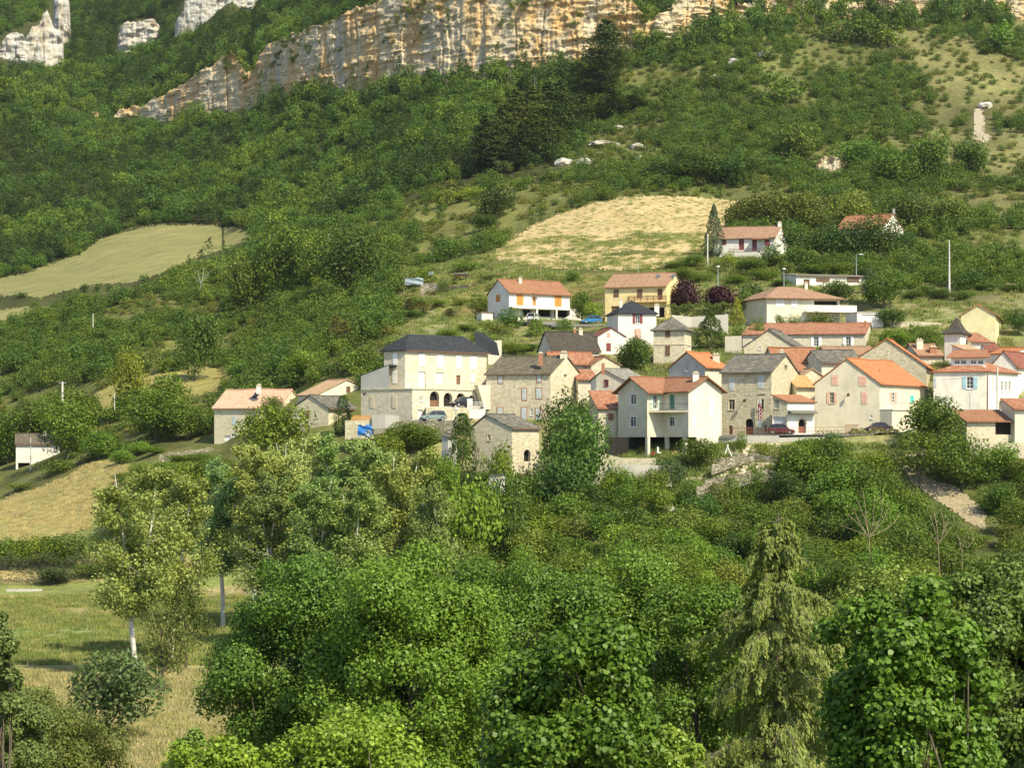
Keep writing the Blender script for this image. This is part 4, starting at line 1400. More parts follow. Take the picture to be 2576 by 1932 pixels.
for d0 in np.arange(316, 1240, 3.5):
    half = 1720 * d0 / F
    xs = np.arange(-half, half, 3.3)
    xs = xs + rng.uniform(-1.5, 1.5, xs.size)
    ds = d0 + rng.uniform(-1.7, 1.7, xs.size)
    px = CX + xs * F / ds
    z = ground(px, ds)
    row = HY - z * F / ds
    dc = np.interp(px, KPX, KD)
    keep = (row > -420)
    for f in FIELDS:
        keep &= ~inpoly(px, row, f) & ~inpoly(px, row - 14, f)
        if f is HAYFIELD:
            keep &= ~inpoly(px, row - 28, f) & ~inpoly(px, row - 42, f)
    for f in OUT:
        keep &= ~(inpoly(px, row, f) | inpoly(px, row - 20, f))
    keep &= ~((ds > np.where((px < 640), dc - 13, dc - 1.5)) & (ds < dc + 19) & (px > 165))
    dens = np.array([fr(a * .022, b * .022, 3.3, 3) for a, b in zip(xs, ds)])
    forest = ((ds > 595) & (px < 1480)) | ((ds > dc + 18))
    edge = (ds > 560) & (px < 700)
    left = (px < 1010) & (ds <= 600) & (ds > np.where(px < 175, 392, np.where(px < 525, 350, np.where(px < 780, 350, np.where(px < 905, 338, 318))))) & ~((px < 160) & (ds < 400))
    mid = (px >= 640) & (px < 1420) & (ds <= 620) & (ds > 440)
    right = (px >= 1400) & (ds > 455) & (ds <= dc) | ((px > 2230) & (ds > 385) & (ds <= 456)) | ((px > 1640) & (px <= 2230) & (ds > 400) & (ds <= 418))
    gap = (px > 1000) & (px < 1440) & (ds < 460)
    uni = rng.uniform(0, 1, px.size)
    for i in np.nonzero(keep)[0]:
        if forest[i] or edge[i]:
            if uni[i] > .93:
                continue
            s = rng.uniform(.55, 1.2) * (1 + .35 * max(0, dens[i])) * (1.35 if rng.uniform() < .08 else 1)
            pineish = dens[i] < -.14 and rng.uniform() < .65 or rng.uniform() < .05
            k = rng.integers(7, 10) if pineish else (rng.choice([1, 3, 6, 6]) if dens[i] + rng.normal(0, .12) > .2 else rng.choice([0, 1, 2, 4, 5, 3], p=[.2, .2, .2, .2, .15, .05]))
            WP.append((xs[i], ds[i], z[i] - .3))
            WS.append((s * rng.uniform(.85, 1.15), s, s * rng.uniform(.75, 1.15)))
            WR.append(rng.uniform(0, 6.28))
            WI.append(k)
            continue
        if gap[i]:
            if ds[i] > 384 and uni[i] < .30 + .6 * dens[i] and row[i] < 770:
                s = rng.uniform(.3, .7)
                SP.append((xs[i], ds[i], z[i] - .15))
                SS.append((s, s, s * .8))
                SR.append(rng.uniform(0, 6.28))
                SI.append(rng.integers(0, 4))
            continue
        if left[i]:
            p = .9 + .4 * dens[i]
            big = dens[i] > -.22
        elif mid[i]:
            p = .62 + .6 * dens[i]
            big = dens[i] > .08
        elif right[i]:
            lo = min(1, max(0, (px[i] - 2150) / 300)) * (1 if row[i] > 60 else .3)
            p = 1.0 - .42 * lo + .7 * dens[i]
            big = dens[i] > -.02 + .12 * lo
            if ds[i] < 457 and px[i] > 2230:
                p = .42 + .5 * dens[i]
        else:
            continue
        if uni[i] > p:
            continue
        if big:
            s = rng.uniform(.55, 1.05)
            SI.append(rng.integers(4, 7))
        else:
            s = rng.uniform(.5, 1.15)
            SI.append(rng.integers(0, 4))
        SP.append((xs[i], ds[i], z[i] - .15))
        SS.append((s * rng.uniform(.85, 1.2), s, s * rng.uniform(.7, 1.1)))
        SR.append(rng.uniform(0, 6.28))
# bushes growing on ledges of the cliff
for _ in range(1000):
    px = rng.uniform(560, 2500)
    D = np.interp(px, KPX, KD)
    t = rng.uniform(.35, 1.0) ** .7
    if t < .92 and fr(px * .012, t * 2.0, 8.0, 3) < .10:
        continue
    z = np.interp(px, KPX, KB) * (1 - t) + np.interp(px, KPX, KT) * t
    h = np.interp(px, KPX, KT) - np.interp(px, KPX, KB)
    if h < 8:
        continue
    s = rng.uniform(.3, .95)
    SP.append(((px - CX) * D / F, D + t * t * h * .1 - .3, z - .3))
    SS.append((s, s, s * .8))
    SR.append(rng.uniform(0, 6.28))
    SI.append(rng.integers(0, 4))
# taller trees crowding the foot and the brow of the cliff
for _ in range(900):
    px = rng.uniform(-60, 2560)
    dc = np.interp(px, KPX, KD)
    if fr(px * .02, 3.0, 1.0, 3) < -.25:
        continue
    foot = rng.uniform() < .6 and px > 640
    D = dc - rng.uniform(1.5, 14) if foot else dc + rng.uniform(19, 30)
    if any(inpoly([px], [HY - gz(px, D) * F / D - 12], f)[0] for f in OUT):
        continue
    s = rng.uniform(.7, 1.5)
    WP.append(((px - CX) * D / F, D, gz(px, D) - .3))
    WS.append((s * .85, s * .85, s * rng.uniform(.9, 1.5)))
    WR.append(rng.uniform(0, 6.28))
    WI.append(rng.integers(7, 10) if rng.uniform() < .25 else rng.integers(0, 7))
scatter('forest', WP, WS, WR, WI, wood, 'dense mixed oak and pine wood covering the upper hillside')
scatter('scrub', SP, SS, SR, SI, scrubk, 'scrub of bushes and small oaks on the open hillside')
# grass and weeds: tufts past counting


def tuft(n, h, spread):
    cen = np.stack([rng.normal(0, spread, n), rng.normal(0, spread, n), np.zeros(n)], 1)
    az = rng.uniform(0, 6.28, n)
    ln = h * rng.uniform(.5, 1.2, n)
    wd = .018 + .02 * rng.uniform(0, 1, n)
    lean = rng.normal(0, .28, (n, 2)) * ln[:, None]
    tip = cen + np.stack([lean[:, 0], lean[:, 1], ln], 1)
    sd = np.stack([np.cos(az), np.sin(az), np.zeros(n)], 1) * wd[:, None]
    V = np.stack([cen - sd, cen + sd, tip + sd * .2, tip - sd * .2], 1).reshape(-1, 3)
    return V, np.arange(n * 4).reshape(n, 4), np.repeat(rng.uniform(0, 1, n), 4)


gcol = bpy.data.collections.new('grass_kinds')
for i, (h, n, sp, col) in enumerate([(.36, 60, .28, (.38, .345, .18)), (.32, 60, .3, (.30, .30, .125)), (.28, 70, .3, (.17, .235, .065)), (.26, 50, .22, (.16, .205, .075)), (.32, 60, .3, (.21, .26, .085)), (.34, 60, .3, (.44, .395, .215))]):
    me = crown_mesh(f'tuft{i}', [tuft(n, h, sp)], 'leaf')
    me.materials.clear()
    me.materials.append(leaf_mat(f'grass_blade_{i}', .05, .8, .08, col))
    gcol.objects.link(bpy.data.objects.new(f'a{i:02d}', me))
GPp, GS, GR, GI = [], [], [], []


def sow(n, test, kinds, smin, smax, d0, d1, x0, x1, patch=.0, ps=.08):
    D = np.sqrt(rng.uniform(d0 ** 2, d1 ** 2, n))
    px = rng.uniform(x0, x1, n)
    z = ground(px, D)
    row = HY - z * F / D
    x = (px - CX) * D / F
    ok = test(px, row)
    for i in np.nonzero(ok)[0]:
        if patch and fr(x[i] * ps, D[i] * ps, 2.0, 3) < rng.normal(-.1, patch):
            continue
        s = rng.uniform(smin, smax)
        GPp.append((x[i], D[i], z[i] - .03))
        GS.append((s, s, s * rng.uniform(.7, 1.3)))
        GR.append(rng.uniform(0, 6.28))
        GI.append(rng.choice(kinds))


sow(20000, lambda a, b: b > 1690, [0, 5, 5, 1, 4], .6, 1.3, 112, 180, -40, 640, .3)
sow(9000, lambda a, b: (b > 1500) & (b < 1690), [1, 2, 4], .8, 1.5, 178, 262, -40, 640, .3)
sow(3500, lambda a, b: inpoly(a, b, GOLDEN), [5, 5, 0], .8, 1.4, 270, 365, -60, 340, .3)
sow(2600, lambda a, b: inpoly(a, b, STUBBLE), [3, 2, 4, 3], .5, 1.5, 405, 540, 1230, 1870, .0, .12)
sow(14000, lambda a, b: (b < 1130), [4, 2, 2, 3, 4, 1], 1.0, 2.2, 296, 470, 980, 2560, .3)
sow(9000, lambda a, b: (b > np.where(a > 1780, 1118, 1100)) & ~inpoly(a, b, PATHZ), [4, 2, 2, 3], 1.0, 2.0, 262, 300, 1400, 2560, .3)
scatter('grass', GPp, GS, GR, GI, gcol, 'dry and green grass tufts and weeds on the meadows, banks and stubble')
print('forest', len(WP), 'scrub', len(SP))
# ---------------------------------------------------------------- trees close to the eye
def front_tree(px, D, top, wpx, label, nleaf, size, col, nl=60, bottom=None, mat='leaf_glossy', pent=True, r=.13, trunk_r=.22, cat='tree', name='poplar_tree', fill=.25, wild=1.0):
    z = gz(px, D)
    if bottom is not None:
        zb = (HY - bottom) * D / F
    else:
        zb = z + 3
    zt = (HY - top) * D / F
    W = wpx * D / F
    base = P(px, HY, D) + Vector((0, 0, z))
    H = zt - z
    z0 = (zb - z) / H
    lobes = []
    ph = rng.uniform(0, 6.28, 4)
    while len(lobes) < nl:
        d = dirs(1)[0]
        rr = rng.uniform(.55, .98)
        az = math.atan2(d[1], d[0])
        wob = 1 + wild * (.14 * math.sin(2 * az + ph[0]) + .12 * math.sin(3 * az + ph[1]) + .10 * math.sin(7 * d[2] + ph[2]))
        c = np.array([d[0] * rr * W / 2 * wob, d[1] * rr * W / 2 * wob, H * (z0 + (1 - z0) * (.5 + .5 * d[2] * rr * (1 + .1 * math.sin(3 * az + ph[3]))))])
        lobes.append((c, W * r * rng.uniform(.6, 1.3)))
    t = thing(name, label, cat, base)
    cr = crown_mesh('crown', [lobe_leaves(lobes, nleaf, size, pent=pent, fill=fill, upb=.5, jit=.6)], mat)
    c = bpy.data.objects.new('crown', cr)
    COL.objects.link(c)
    c.parent = t
    c.color = (col[0], col[1], col[2], 1)
    mb = MB()
    top_ = Vector((random.gauss(0, .2), random.gauss(0, .2), H * .72))
    pts = limb(mb, (0, 0, -1), top_, trunk_r, trunk_r * .3, .03, 9, 8)
    for cc, rr in lobes[::2]:
        k = random.uniform(.25, .95)
        q = pts[min(8, int(k * 8))]
        if cc[2] > q.z - 1:
            limb(mb, q, cc, trunk_r * .3 * (1.1 - k * .6), .012, .1, 5, 5)
    m = mbmesh('trunk', mb, 'bark')
    s = bpy.data.objects.new('trunk', m)
    COL.objects.link(s)
    s.parent = t
    return t


FG = (.118, .215, .030)
front_tree(745, 62, 1378, 480, 'broad dark leaved poplar at the open side of the near grove', 160000, .08, FG, nl=150, r=.13, bottom=2120)
front_tree(880, 67, 1385, 330, 'poplar deep in the near grove between the two broad ones', 80000, .08, FG, nl=90, bottom=2120, r=.15)
front_tree(1050, 58, 1365, 540, 'broad poplar filling the middle of the near grove', 180000, .08, FG, nl=165, r=.13, bottom=2120)
front_tree(1330, 64, 1375, 470, 'poplar behind the big leaved one in the near grove', 135000, .08, (.125, .22, .032), nl=130, r=.13, bottom=2120)
front_tree(1570, 66, 1380, 460, 'poplar left of the drooping conifer, set back in the near grove', 135000, .08, (.135, .228, .034), nl=130, r=.13, bottom=2120)
front_tree(1780, 60, 1440, 400, 'poplar directly behind the drooping conifer', 85000, .08, (.115, .21, .030), nl=110, r=.13, bottom=2120)
front_tree(2230, 58, 1405, 480, 'poplar with pale leaves behind the right hand big leaved one', 100000, .082, (.165, .24, .052), nl=130, r=.13, bottom=2120)
front_tree(2510, 50, 1400, 420, 'poplar cut by the right edge of the picture', 85000, .095, (.14, .22, .042), nl=130, r=.13, bottom=2150)
front_tree(1450, 27, 1528, 430, 'big leaved young poplar near the middle of the bottom edge', 50000, .068, (.105, .205, .026), nl=85, bottom=2200, r=.16, trunk_r=.05, fill=.15)
front_tree(2290, 26, 1478, 420, 'big leaved young poplar right of the drooping conifer', 50000, .068, (.10, .198, .026), nl=85, bottom=2170, r=.16, trunk_r=.05, fill=.15)
front_tree(900, 36, 1800, 420, 'yellow green bushy tree top at the bottom edge, wide one', 32000, .07, (.20, .30, .032), nl=60, bottom=2150, name='tree', r=.14)
front_tree(560, 38, 1842, 330, 'yellow green bushy tree top at the bottom edge beside the dry grass', 26000, .07, (.19, .29, .032), nl=50, bottom=2150, name='tree', r=.14)
front_tree(490, 42, 1800, 130, 'slim green sapling beside the yellow green bush', 9000, .075, (.14, .22, .05), nl=30, bottom=2150, name='tree', r=.2)
front_tree(1680, 34, 1825, 200, 'yellow green bush at the foot of the drooping conifer', 14000, .07, (.18, .27, .035), nl=40, bottom=2100, name='shrub', cat='shrub', r=.16)
front_tree(-20, 60, 1548, 150, 'tree cut by the left edge of the picture', 26000, .10, (.165, .235, .065), nl=40, bottom=1880, name='tree', r=.17)
front_tree(120, 74, 1752, 320, 'olive green bushy tree at the bottom left corner', 52000, .11, (.17, .225, .065), nl=70, bottom=2050, name='tree', mat='leaf', pent=False, r=.14)
front_tree(20, 70, 1730, 220, 'darker bushy tree at the bottom left corner under the edge tree', 36000, .11, (.15, .205, .06), nl=50, bottom=2050, name='tree', mat='leaf', pent=False, r=.15)


def trunk_only(px, D, top, rad, label):
    z = gz(px, D)
    t = P(px, top, D)
    b = Vector((t.x, D, z - .5))
    mb = MB()
    limb(mb, b, t, rad, rad * .8, .02, 10, 6)
    o = build('tree_stump', mb, 'bark_dead', org=b)
    tag(o, label, 'tree')


trunk_only(1200, 60, 1860, .13, 'cut pale tree trunk between the near poplars')
trunk_only(1258, 62, 1830, .09, 'ivy edged pale trunk right of the cut one')


def drooping_conifer(px, D, top, label):
    """A cypress with arching limbs hung with drooping sprays."""
    z = gz(px, D)
    zt = (HY - top) * D / F
    H = zt - z
    base = P(px, HY, D) + Vector((0, 0, z))
    t = thing('conifer', label, 'conifer', base)
    mb = MB()
    limb(mb, (0, 0, -1), (.05, 0, H), .20, .015, .006, 10, 14)
    cs, ns, lrs, sz = [], [], [], []
    nb = 120
    for i in range(nb):
        h = (i + .5) / nb
        dz = .15 + 7.6 * h ** 1.05
        zz = H - dz
        L = min(.28 + .48 * dz, 3.3) * random.choice([.3, .45, .7, .9, 1.0, 1.05, 1.4]) * random.uniform(.9, 1.1) * (1 + .22 * math.cos(i * 2.399) * min(1, dz / 5))
        az = i * 2.399 + random.gauss(0, .25)
        d = Vector((math.cos(az), math.sin(az), 0))
        p0 = Vector((0, 0, zz))
        up = random.uniform(.10, .32)
        pts = []
        for s in range(9):
            u = s / 8
            pts.append(p0 + d * (L * u) + Vector((0, 0, L * (up * 2.0 * u - (up * 2.0 + random.uniform(.18, .24)) * u * u))))
        mb.tube(pts, [.020 * (1 - u / 9) + .004 for u in range(9)], 5)
        nsp = int(8 + L * 22)
        side = Vector((-d.y, d.x, 0))
        for k in range(nsp):
            u = random.uniform(.16, 1.0)
            q = pts[int(u * 7.99)].lerp(pts[int(u * 7.99) + 1], u * 7.99 - int(u * 7.99))
            q = q + side * random.gauss(0, .085 * L * (1 - u * .5))
            ln = random.uniform(.16, .50) * (.75 + .15 * L)
            w = ln * random.uniform(.08, .14)
            m = int(10 + ln * 34)
            tt = rng.uniform(0, 1, m)
            sw = random.gauss(0, .12)
            c = np.stack([q.x + d.x * tt * ln * .22 + side.x * (sw * tt * ln) + rng.normal(0, 1, m) * w * (1 - tt * .75),
                          q.y + d.y * tt * ln * .22 + side.y * (sw * tt * ln) + rng.normal(0, 1, m) * w * (1 - tt * .75),
                          q.z - tt * ln + .02], 1)
            cs.append(c)
            nd = np.array([d.x * .6 + random.gauss(0, .4), d.y * .6 - .4 + random.gauss(0, .4), .45])
            ns.append(np.tile(nd, (m, 1)))
            sz.append(np.full(m, .105))
            lrs.append(np.full(m, min(1, max(0, random.gauss(.42, .3)))))
    cen = np.concatenate(cs)
    v_, q_, l_ = leaves(cen, np.concatenate(ns), np.concatenate(sz), asp=.34, jit=.3, down=3.0)
    cr = crown_mesh('crown', [(v_, q_, l_ * .4 + .6 * np.repeat(np.concatenate(lrs), 4))], 'leaf')
    c = bpy.data.objects.new('crown', cr)
    COL.objects.link(c)
    c.parent = t
    c.color = (.235, .31, .085, 1)
    s = bpy.data.objects.new('trunk', mbmesh('trunk', mb, 'bark'))
    COL.objects.link(s)
    s.parent = t


drooping_conifer(1952, 40, 1290, 'tall yellowish conifer with drooping sprays at the bottom edge')


def bare_tree(px, D, top, label, tips, mat='bark_dead', r=.13):
    """A leafless tree: forking limbs to given picture points at its own depth."""
    z = gz(px, D)
    b = P(px, HY, D) + Vector((0, 0, z))
    f = P(px, top, D)
    mb = MB()
    limb(mb, b - Vector((0, 0, .5)), f, r, r * .7, .04, 7, 5)
    for tx, ty, dd in tips:
        e = P(tx, ty, D + dd)
        pts = limb(mb, f, e, r * .55, .03, .12, 6, 6)
        for _ in range(5):
            q = pts[random.randint(2, 6)]
            limb(mb, q, q + Vector((random.gauss(0, .7), random.gauss(0, .7), random.uniform(.1, 1.0))), r * .16, .012, .1, 4, 4)
    o = build('bare_tree', mb, mat, org=b)
    tag(o, label, 'tree')


bare_tree(2186, 228, 1352, 'dead forked tree with tan limbs above the right hand big leaved poplar', [(2156, 1258, 0), (2172, 1236, 1), (2198, 1262, -1), (2112, 1322, 1), (2130, 1292, 0), (2238, 1272, 0), (2264, 1290, 1), (2216, 1250, -1), (2146, 1278, 1)], r=.09)
bare_tree(2360, 214, 1370, 'grey leafless tree in the thicket near the right edge', [(2340, 1300, 0), (2365, 1282, 0), (2385, 1305, 1), (2330, 1330, -1), (2400, 1320, 0), (2350, 1290, 1)], r=.07)
bare_tree(2420, 212, 1390, 'brownish leafless sapling right of the grey one', [(2410, 1345, 0), (2430, 1340, 0), (2450, 1352, 1), (2440, 1370, -1)], r=.06)
bare_tree(505, 545, 715, 'bare pale stemmed birch below the mown field', [(498, 680, 0), (512, 676, 1), (520, 690, 0), (528, 684, -1), (490, 700, 1)], 'bark_pale', .12)


# clipped hedges
def hedge(label, pts, width, mat_col, dens=220, size=.2):
    """A hedge along picture points (px, foot row, head row, depth)."""
    cs, ns = [], []
    for (a, b) in zip(pts[:-1], pts[1:]):
        A0, A1 = P(a[0], a[1], a[3]), P(a[0], a[2], a[3])
        B0, B1 = P(b[0], b[1], b[3]), P(b[0], b[2], b[3])
        L = (B0 - A0).length
        n = int(dens * L)
        s = rng.uniform(0, 1, n)
        A0, A1, B0, B1 = (np.array(q) for q in (A0, A1, B0, B1))
        lo = A0 + (B0 - A0) * s[:, None]
        hi = A1 + (B1 - A1) * s[:, None]
        th = rng.uniform(0, math.pi, n)
        rr = rng.uniform(.75, 1.05, n)
        lump = 1 + .12 * np.sin(s * L * 1.7) + .08 * np.sin(s * L * 4.3)
        y = np.cos(th) * rr * width / 2 * lump
        up = np.minimum(1, (np.sin(th) * 1.5)) * rr * lump
        c = lo + (hi - lo) * up[:, None]
        c[:, 1] += -y
        cs.append(c)
        ns.append(np.stack([np.zeros(n), -np.cos(th), np.sin(th)], 1))
    C = np.concatenate(cs)
    o0 = Vector(P(pts[0][0], pts[0][1], pts[0][3]))
    me = crown_mesh('hedge', [leaves(C - np.array(o0), np.concatenate(ns), size)], 'leaf')
    o = link('hedge', me, None, None, mat_col)
    o.location = o0
    tag(o, label, 'hedge')


hedge('clipped dark green hedge behind the low white wall', [(-60, 1468, 1402, 262), (110, 1466, 1400, 262), (250, 1464, 1402, 263)], 3.0, (.085, .115, .05), 260, .2)
hedge('trimmed green hedge under the purple trees', [(1672, 796, 768, 358), (1760, 792, 764, 359), (1840, 786, 762, 360)], 1.8, (.13, .19, .035), 260, .2)
hedge('ivy spilling over the roadside dry stone wall', [(2140, 1104, 1082, 281.2), (2190, 1112, 1080, 281.2), (2236, 1100, 1080, 281.2), (2262, 1094, 1082, 281.2)], .9, (.18, .20, .045), 200, .2)
# ---------------------------------------------------------------- buildings
ZUP = Vector((0, 0, 1))


class Face:
    """A wall plane: metres s along it, t up, d outwards."""

    def __init__(self, C, dirv, n, z0):
        self.C, self.dir, self.n, self.z0 = C, dirv, n, z0

    def pt(self, s, t, d=0.0):
        p = self.C + self.dir * s + self.n * d
        return Vector((p.x, p.y, self.z0 + t))

    def s_of(self, px):
        r = (px - CX) / F
        return (r * self.C.y - self.C.x) / (self.dir.x - r * self.dir.y)

    def Y(self, s):
        return self.C.y + self.dir.y * s

    def st(self, px, py):
        s = self.s_of(px)
        return s, (HY - py) * self.Y(s) / F - self.z0

    def rect(self, px, py, w, h):
        s0, s1 = sorted((self.s_of(px - w / 2), self.s_of(px + w / 2)))
        s, t = self.st(px, py)
        hh = h * self.Y(s) / F / 2
        return s0, s1, t - hh, t + hh


def lerp_tops(tops, s):
    for (a, ta), (b, tb) in zip(tops[:-1], tops[1:]):
        if a - 1e-6 <= s <= b + 1e-6:
            return ta + (tb - ta) * (s - a) / max(b - a, 1e-9)
    return tops[-1][1] if s > tops[-1][0] else tops[0][1]


def wall_panel(mb, fc, tops, tb, holes):
    lo, hi = tops[0][0], tops[-1][0]
    holes = [(max(h[0], lo + .02), min(h[1], hi - .02), h[2], h[3], h[4]) for h in holes if h[1] > lo + .1 and h[0] < hi - .1]
    xs = sorted(set([round(t[0], 4) for t in tops] + [round(h[0], 4) for h in holes] + [round(h[1], 4) for h in holes]))
    for a, b in zip(xs[:-1], xs[1:]):
        if b - a < 1e-4:
            continue
        ta, tbb = lerp_tops(tops, a), lerp_tops(tops, b)
        cur = tb
        for h in sorted([h for h in holes if h[0] <= a + 1e-3 and h[1] >= b - 1e-3], key=lambda h: h[2]):
            if h[2] > cur:
                mb.face([fc.pt(a, cur), fc.pt(b, cur), fc.pt(b, h[2]), fc.pt(a, h[2])])
            cur = h[3]
        mb.face([fc.pt(a, cur), fc.pt(b, cur), fc.pt(b, max(tbb, cur)), fc.pt(a, max(ta, cur))])
    for s0, s1, t0, t1, dp in holes:
        q = [(s0, t0), (s1, t0), (s1, t1), (s0, t1)]
        for (a, b) in zip(q, q[1:] + q[:1]):
            mb.face([fc.pt(a[0], a[1]), fc.pt(b[0], b[1]), fc.pt(b[0], b[1], -dp), fc.pt(a[0], a[1], -dp)])


def frame_boxes(mb, fc, s0, s1, t0, t1, w, d0, d1):
    mb.box(fc.pt, (s0, t0, d0), (s0 + w, t1, d1))
    mb.box(fc.pt, (s1 - w, t0, d0), (s1, t1, d1))
    mb.box(fc.pt, (s0 + w, t0, d0), (s1 - w, t0 + w, d1))
    mb.box(fc.pt, (s0 + w, t1 - w, d0), (s1 - w, t1, d1))


def shutter_mb(fc, s0, s1, t0, t1, d0=.02, d1=.065):
    mb = MB()
    mb.box(fc.pt, (s0, t0, d0), (s1, t1, d1))
    for k in (.22, .78):
        t = t0 + (t1 - t0) * k
        mb.box(fc.pt, (s0 + .02, t - .05, d1), (s1 - .02, t + .05, d1 + .02))
    return mb


def add_window(root, fc, w, holes):
    """One opening: returns a closure that builds its objects once the wall exists."""
    kind, px, py, ww, hh = w[1], w[2], w[3], w[4], w[5]
    col = w[6] if len(w) > 6 else 'white_paint'
    trim = w[7] if len(w) > 7 else None
    s0, s1, t0, t1 = fc.rect(px, py, ww, hh)
    if kind in ('pn', 'op', 'bars'):
        holes.append((s0, s1, t0, t1, .2))
    elif kind == 'dr':
        holes.append((s0, s1, t0, t1, .28))
    elif kind in ('ho', 'ar'):
        holes.append((s0, s1, t0, t1, .7))

    def go():
        if kind == 'sh':
            fm = MB()
            tw = .14 if trim else .05
            frame_boxes(fm, fc, s0 - tw, s1 + tw, t0 - tw, t1 + tw, tw, 0.004, .035 if trim else .018)
            f = build('window', fm, trim or 'stone_trim', root)
            m = (s0 + s1) / 2
            for a, b in ((s0, m - .012), (m + .012, s1)):
                build('shutter', shutter_mb(fc, a, b, t0, t1), col, f)
        elif kind in ('pn', 'op', 'bars'):
            fm = MB()
            frame_boxes(fm, fc, s0 + .003, s1 - .003, t0 + .003, t1 - .003, .08, -.17, -.10)
            m = (s0 + s1) / 2
            fm.box(fc.pt, (m - .035, t0 + .08, -.165), (m + .035, t1 - .08, -.105))
            for k in ((1 / 3, 2 / 3) if kind == 'op' else (.72,)):
                t = t0 + (t1 - t0) * k
                fm.box(fc.pt, (s0 + .08, t - .022, -.16), (s1 - .08, t + .022, -.11))
            if trim:
                frame_boxes(fm, fc, s0 - .14, s1 + .14, t0 - .14, t1 + .14, .14, .004, .03)
            fm.box(fc.pt, (s0 - .08, t0 - .09, .002), (s1 + .08, t0 - .004, .10))
            f = build('window', fm, 'white_paint' if not trim else trim, root)
            pm = MB()
            pm.face([fc.pt(s0, t0, -.15), fc.pt(s1, t0, -.15), fc.pt(s1, t1, -.15), fc.pt(s0, t1, -.15)])
            build('pane', pm, 'pane', f)
            if kind == 'op':
                sw = (s1 - s0) * .58
                for a, b in ((s0 - sw - .03, s0 - .03), (s1 + .03, s1 + sw + .03)):
                    build('shutter', shutter_mb(fc, a, b, t0, t1), col, f)
            if kind == 'bars':
                bm = MB()
                for k in (.25, .5, .75):
                    s = s0 + (s1 - s0) * k
                    bm.tube([fc.pt(s, t0, -.04), fc.pt(s, t1, -.04)], .02, 5)
                build('window_bars', bm, 'white_paint', f)
        elif kind == 'dr':
            dm = MB()
            dm.box(fc.pt, (s0, t0, -.27), (s1, t1, -.2))
            for k in (.3, .72):
                a = t0 + (t1 - t0) * k
                dm.box(fc.pt, (s0 + .12, a - (t1 - t0) * .16, -.2), (s1 - .12, a + (t1 - t0) * .16, -.185))
            d = build('door', dm, col, root)
            hm = MB()
            hm.aabb(fc.pt(s1 - .14, t0 + (t1 - t0) * .47, -.17), (.08, .05, .12))
            build('handle', hm, 'iron', d)
        elif kind == 'ho':
            dm = MB()
            dm.face([fc.pt(s0, t0, -.69), fc.pt(s1, t0, -.69), fc.pt(s1, t1, -.69), fc.pt(s0, t1, -.69)])
            build('opening', dm, 'inside_shade', root)  # back panel painted dark for the shade in the recess
        elif kind == 'ar':
            r = (s1 - s0) / 2
            m = (s0 + s1) / 2
            ry = min(r * 1.05, (t1 - t0) * .6)
            sp = MB()
            for i in range(14):
                a0, a1 = math.pi * i / 14, math.pi * (i + 1) / 14
                p0 = (m - r * math.cos(a0), t1 - ry + ry * math.sin(a0))
                p1 = (m - r * math.cos(a1), t1 - ry + ry * math.sin(a1))
                sp.face([fc.pt(p0[0], p0[1], .003), fc.pt(p1[0], p1[1], .003), fc.pt(p1[0], t1 + .003, .003), fc.pt(p0[0], t1 + .003, .003)])
                sp.face([fc.pt(p0[0], p0[1], .003), fc.pt(p1[0], p1[1], .003), fc.pt(p1[0], p1[1], -.6), fc.pt(p0[0], p0[1], -.6)])
                v0 = (m - (r + .22) * math.cos(a0), t1 - ry + (ry + .22) * math.sin(a0))
                v1 = (m - (r + .22) * math.cos(a1), t1 - ry + (ry + .22) * math.sin(a1))
                sp.face([fc.pt(p0[0], p0[1], .03), fc.pt(p1[0], p1[1], .03), fc.pt(v1[0], v1[1], .03), fc.pt(v0[0], v0[1], .03)])
            f = build('arch', sp, 'stone_trim', root)
            dm = MB()
            dm.face([fc.pt(s0, t0, -.69), fc.pt(s1, t0, -.69), fc.pt(s1, t1, -.69), fc.pt(s0, t1, -.69)])
            build('opening', dm, 'inside_shade', f)  # panel behind the arch, its shade painted near-black
            if col and col != 'white_paint':
                gm = MB()
                gm.box(fc.pt, (s0, t0, -.5), (s1, t0 + (t1 - t0) * .48, -.42))
                build('door', gm, col, f)
    return go


def slab(mb, q, th, uvs):
    """A roof plane with thickness: q is four (or three) top corners."""
    k = len(q)
    dn = [Vector(p) - Vector((0, 0, th)) for p in q]
    mb.face(q, uvs)
    mb.face(list(reversed(dn)), list(reversed(uvs)))
    for i in range(k):
        j = (i + 1) % k
        mb.face([q[i], q[j], dn[j], dn[i]], [uvs[i], uvs[j], uvs[j], uvs[i]])


def sub(a, b, n):
    return [a + (b - a) * i / n for i in range(n + 1)]


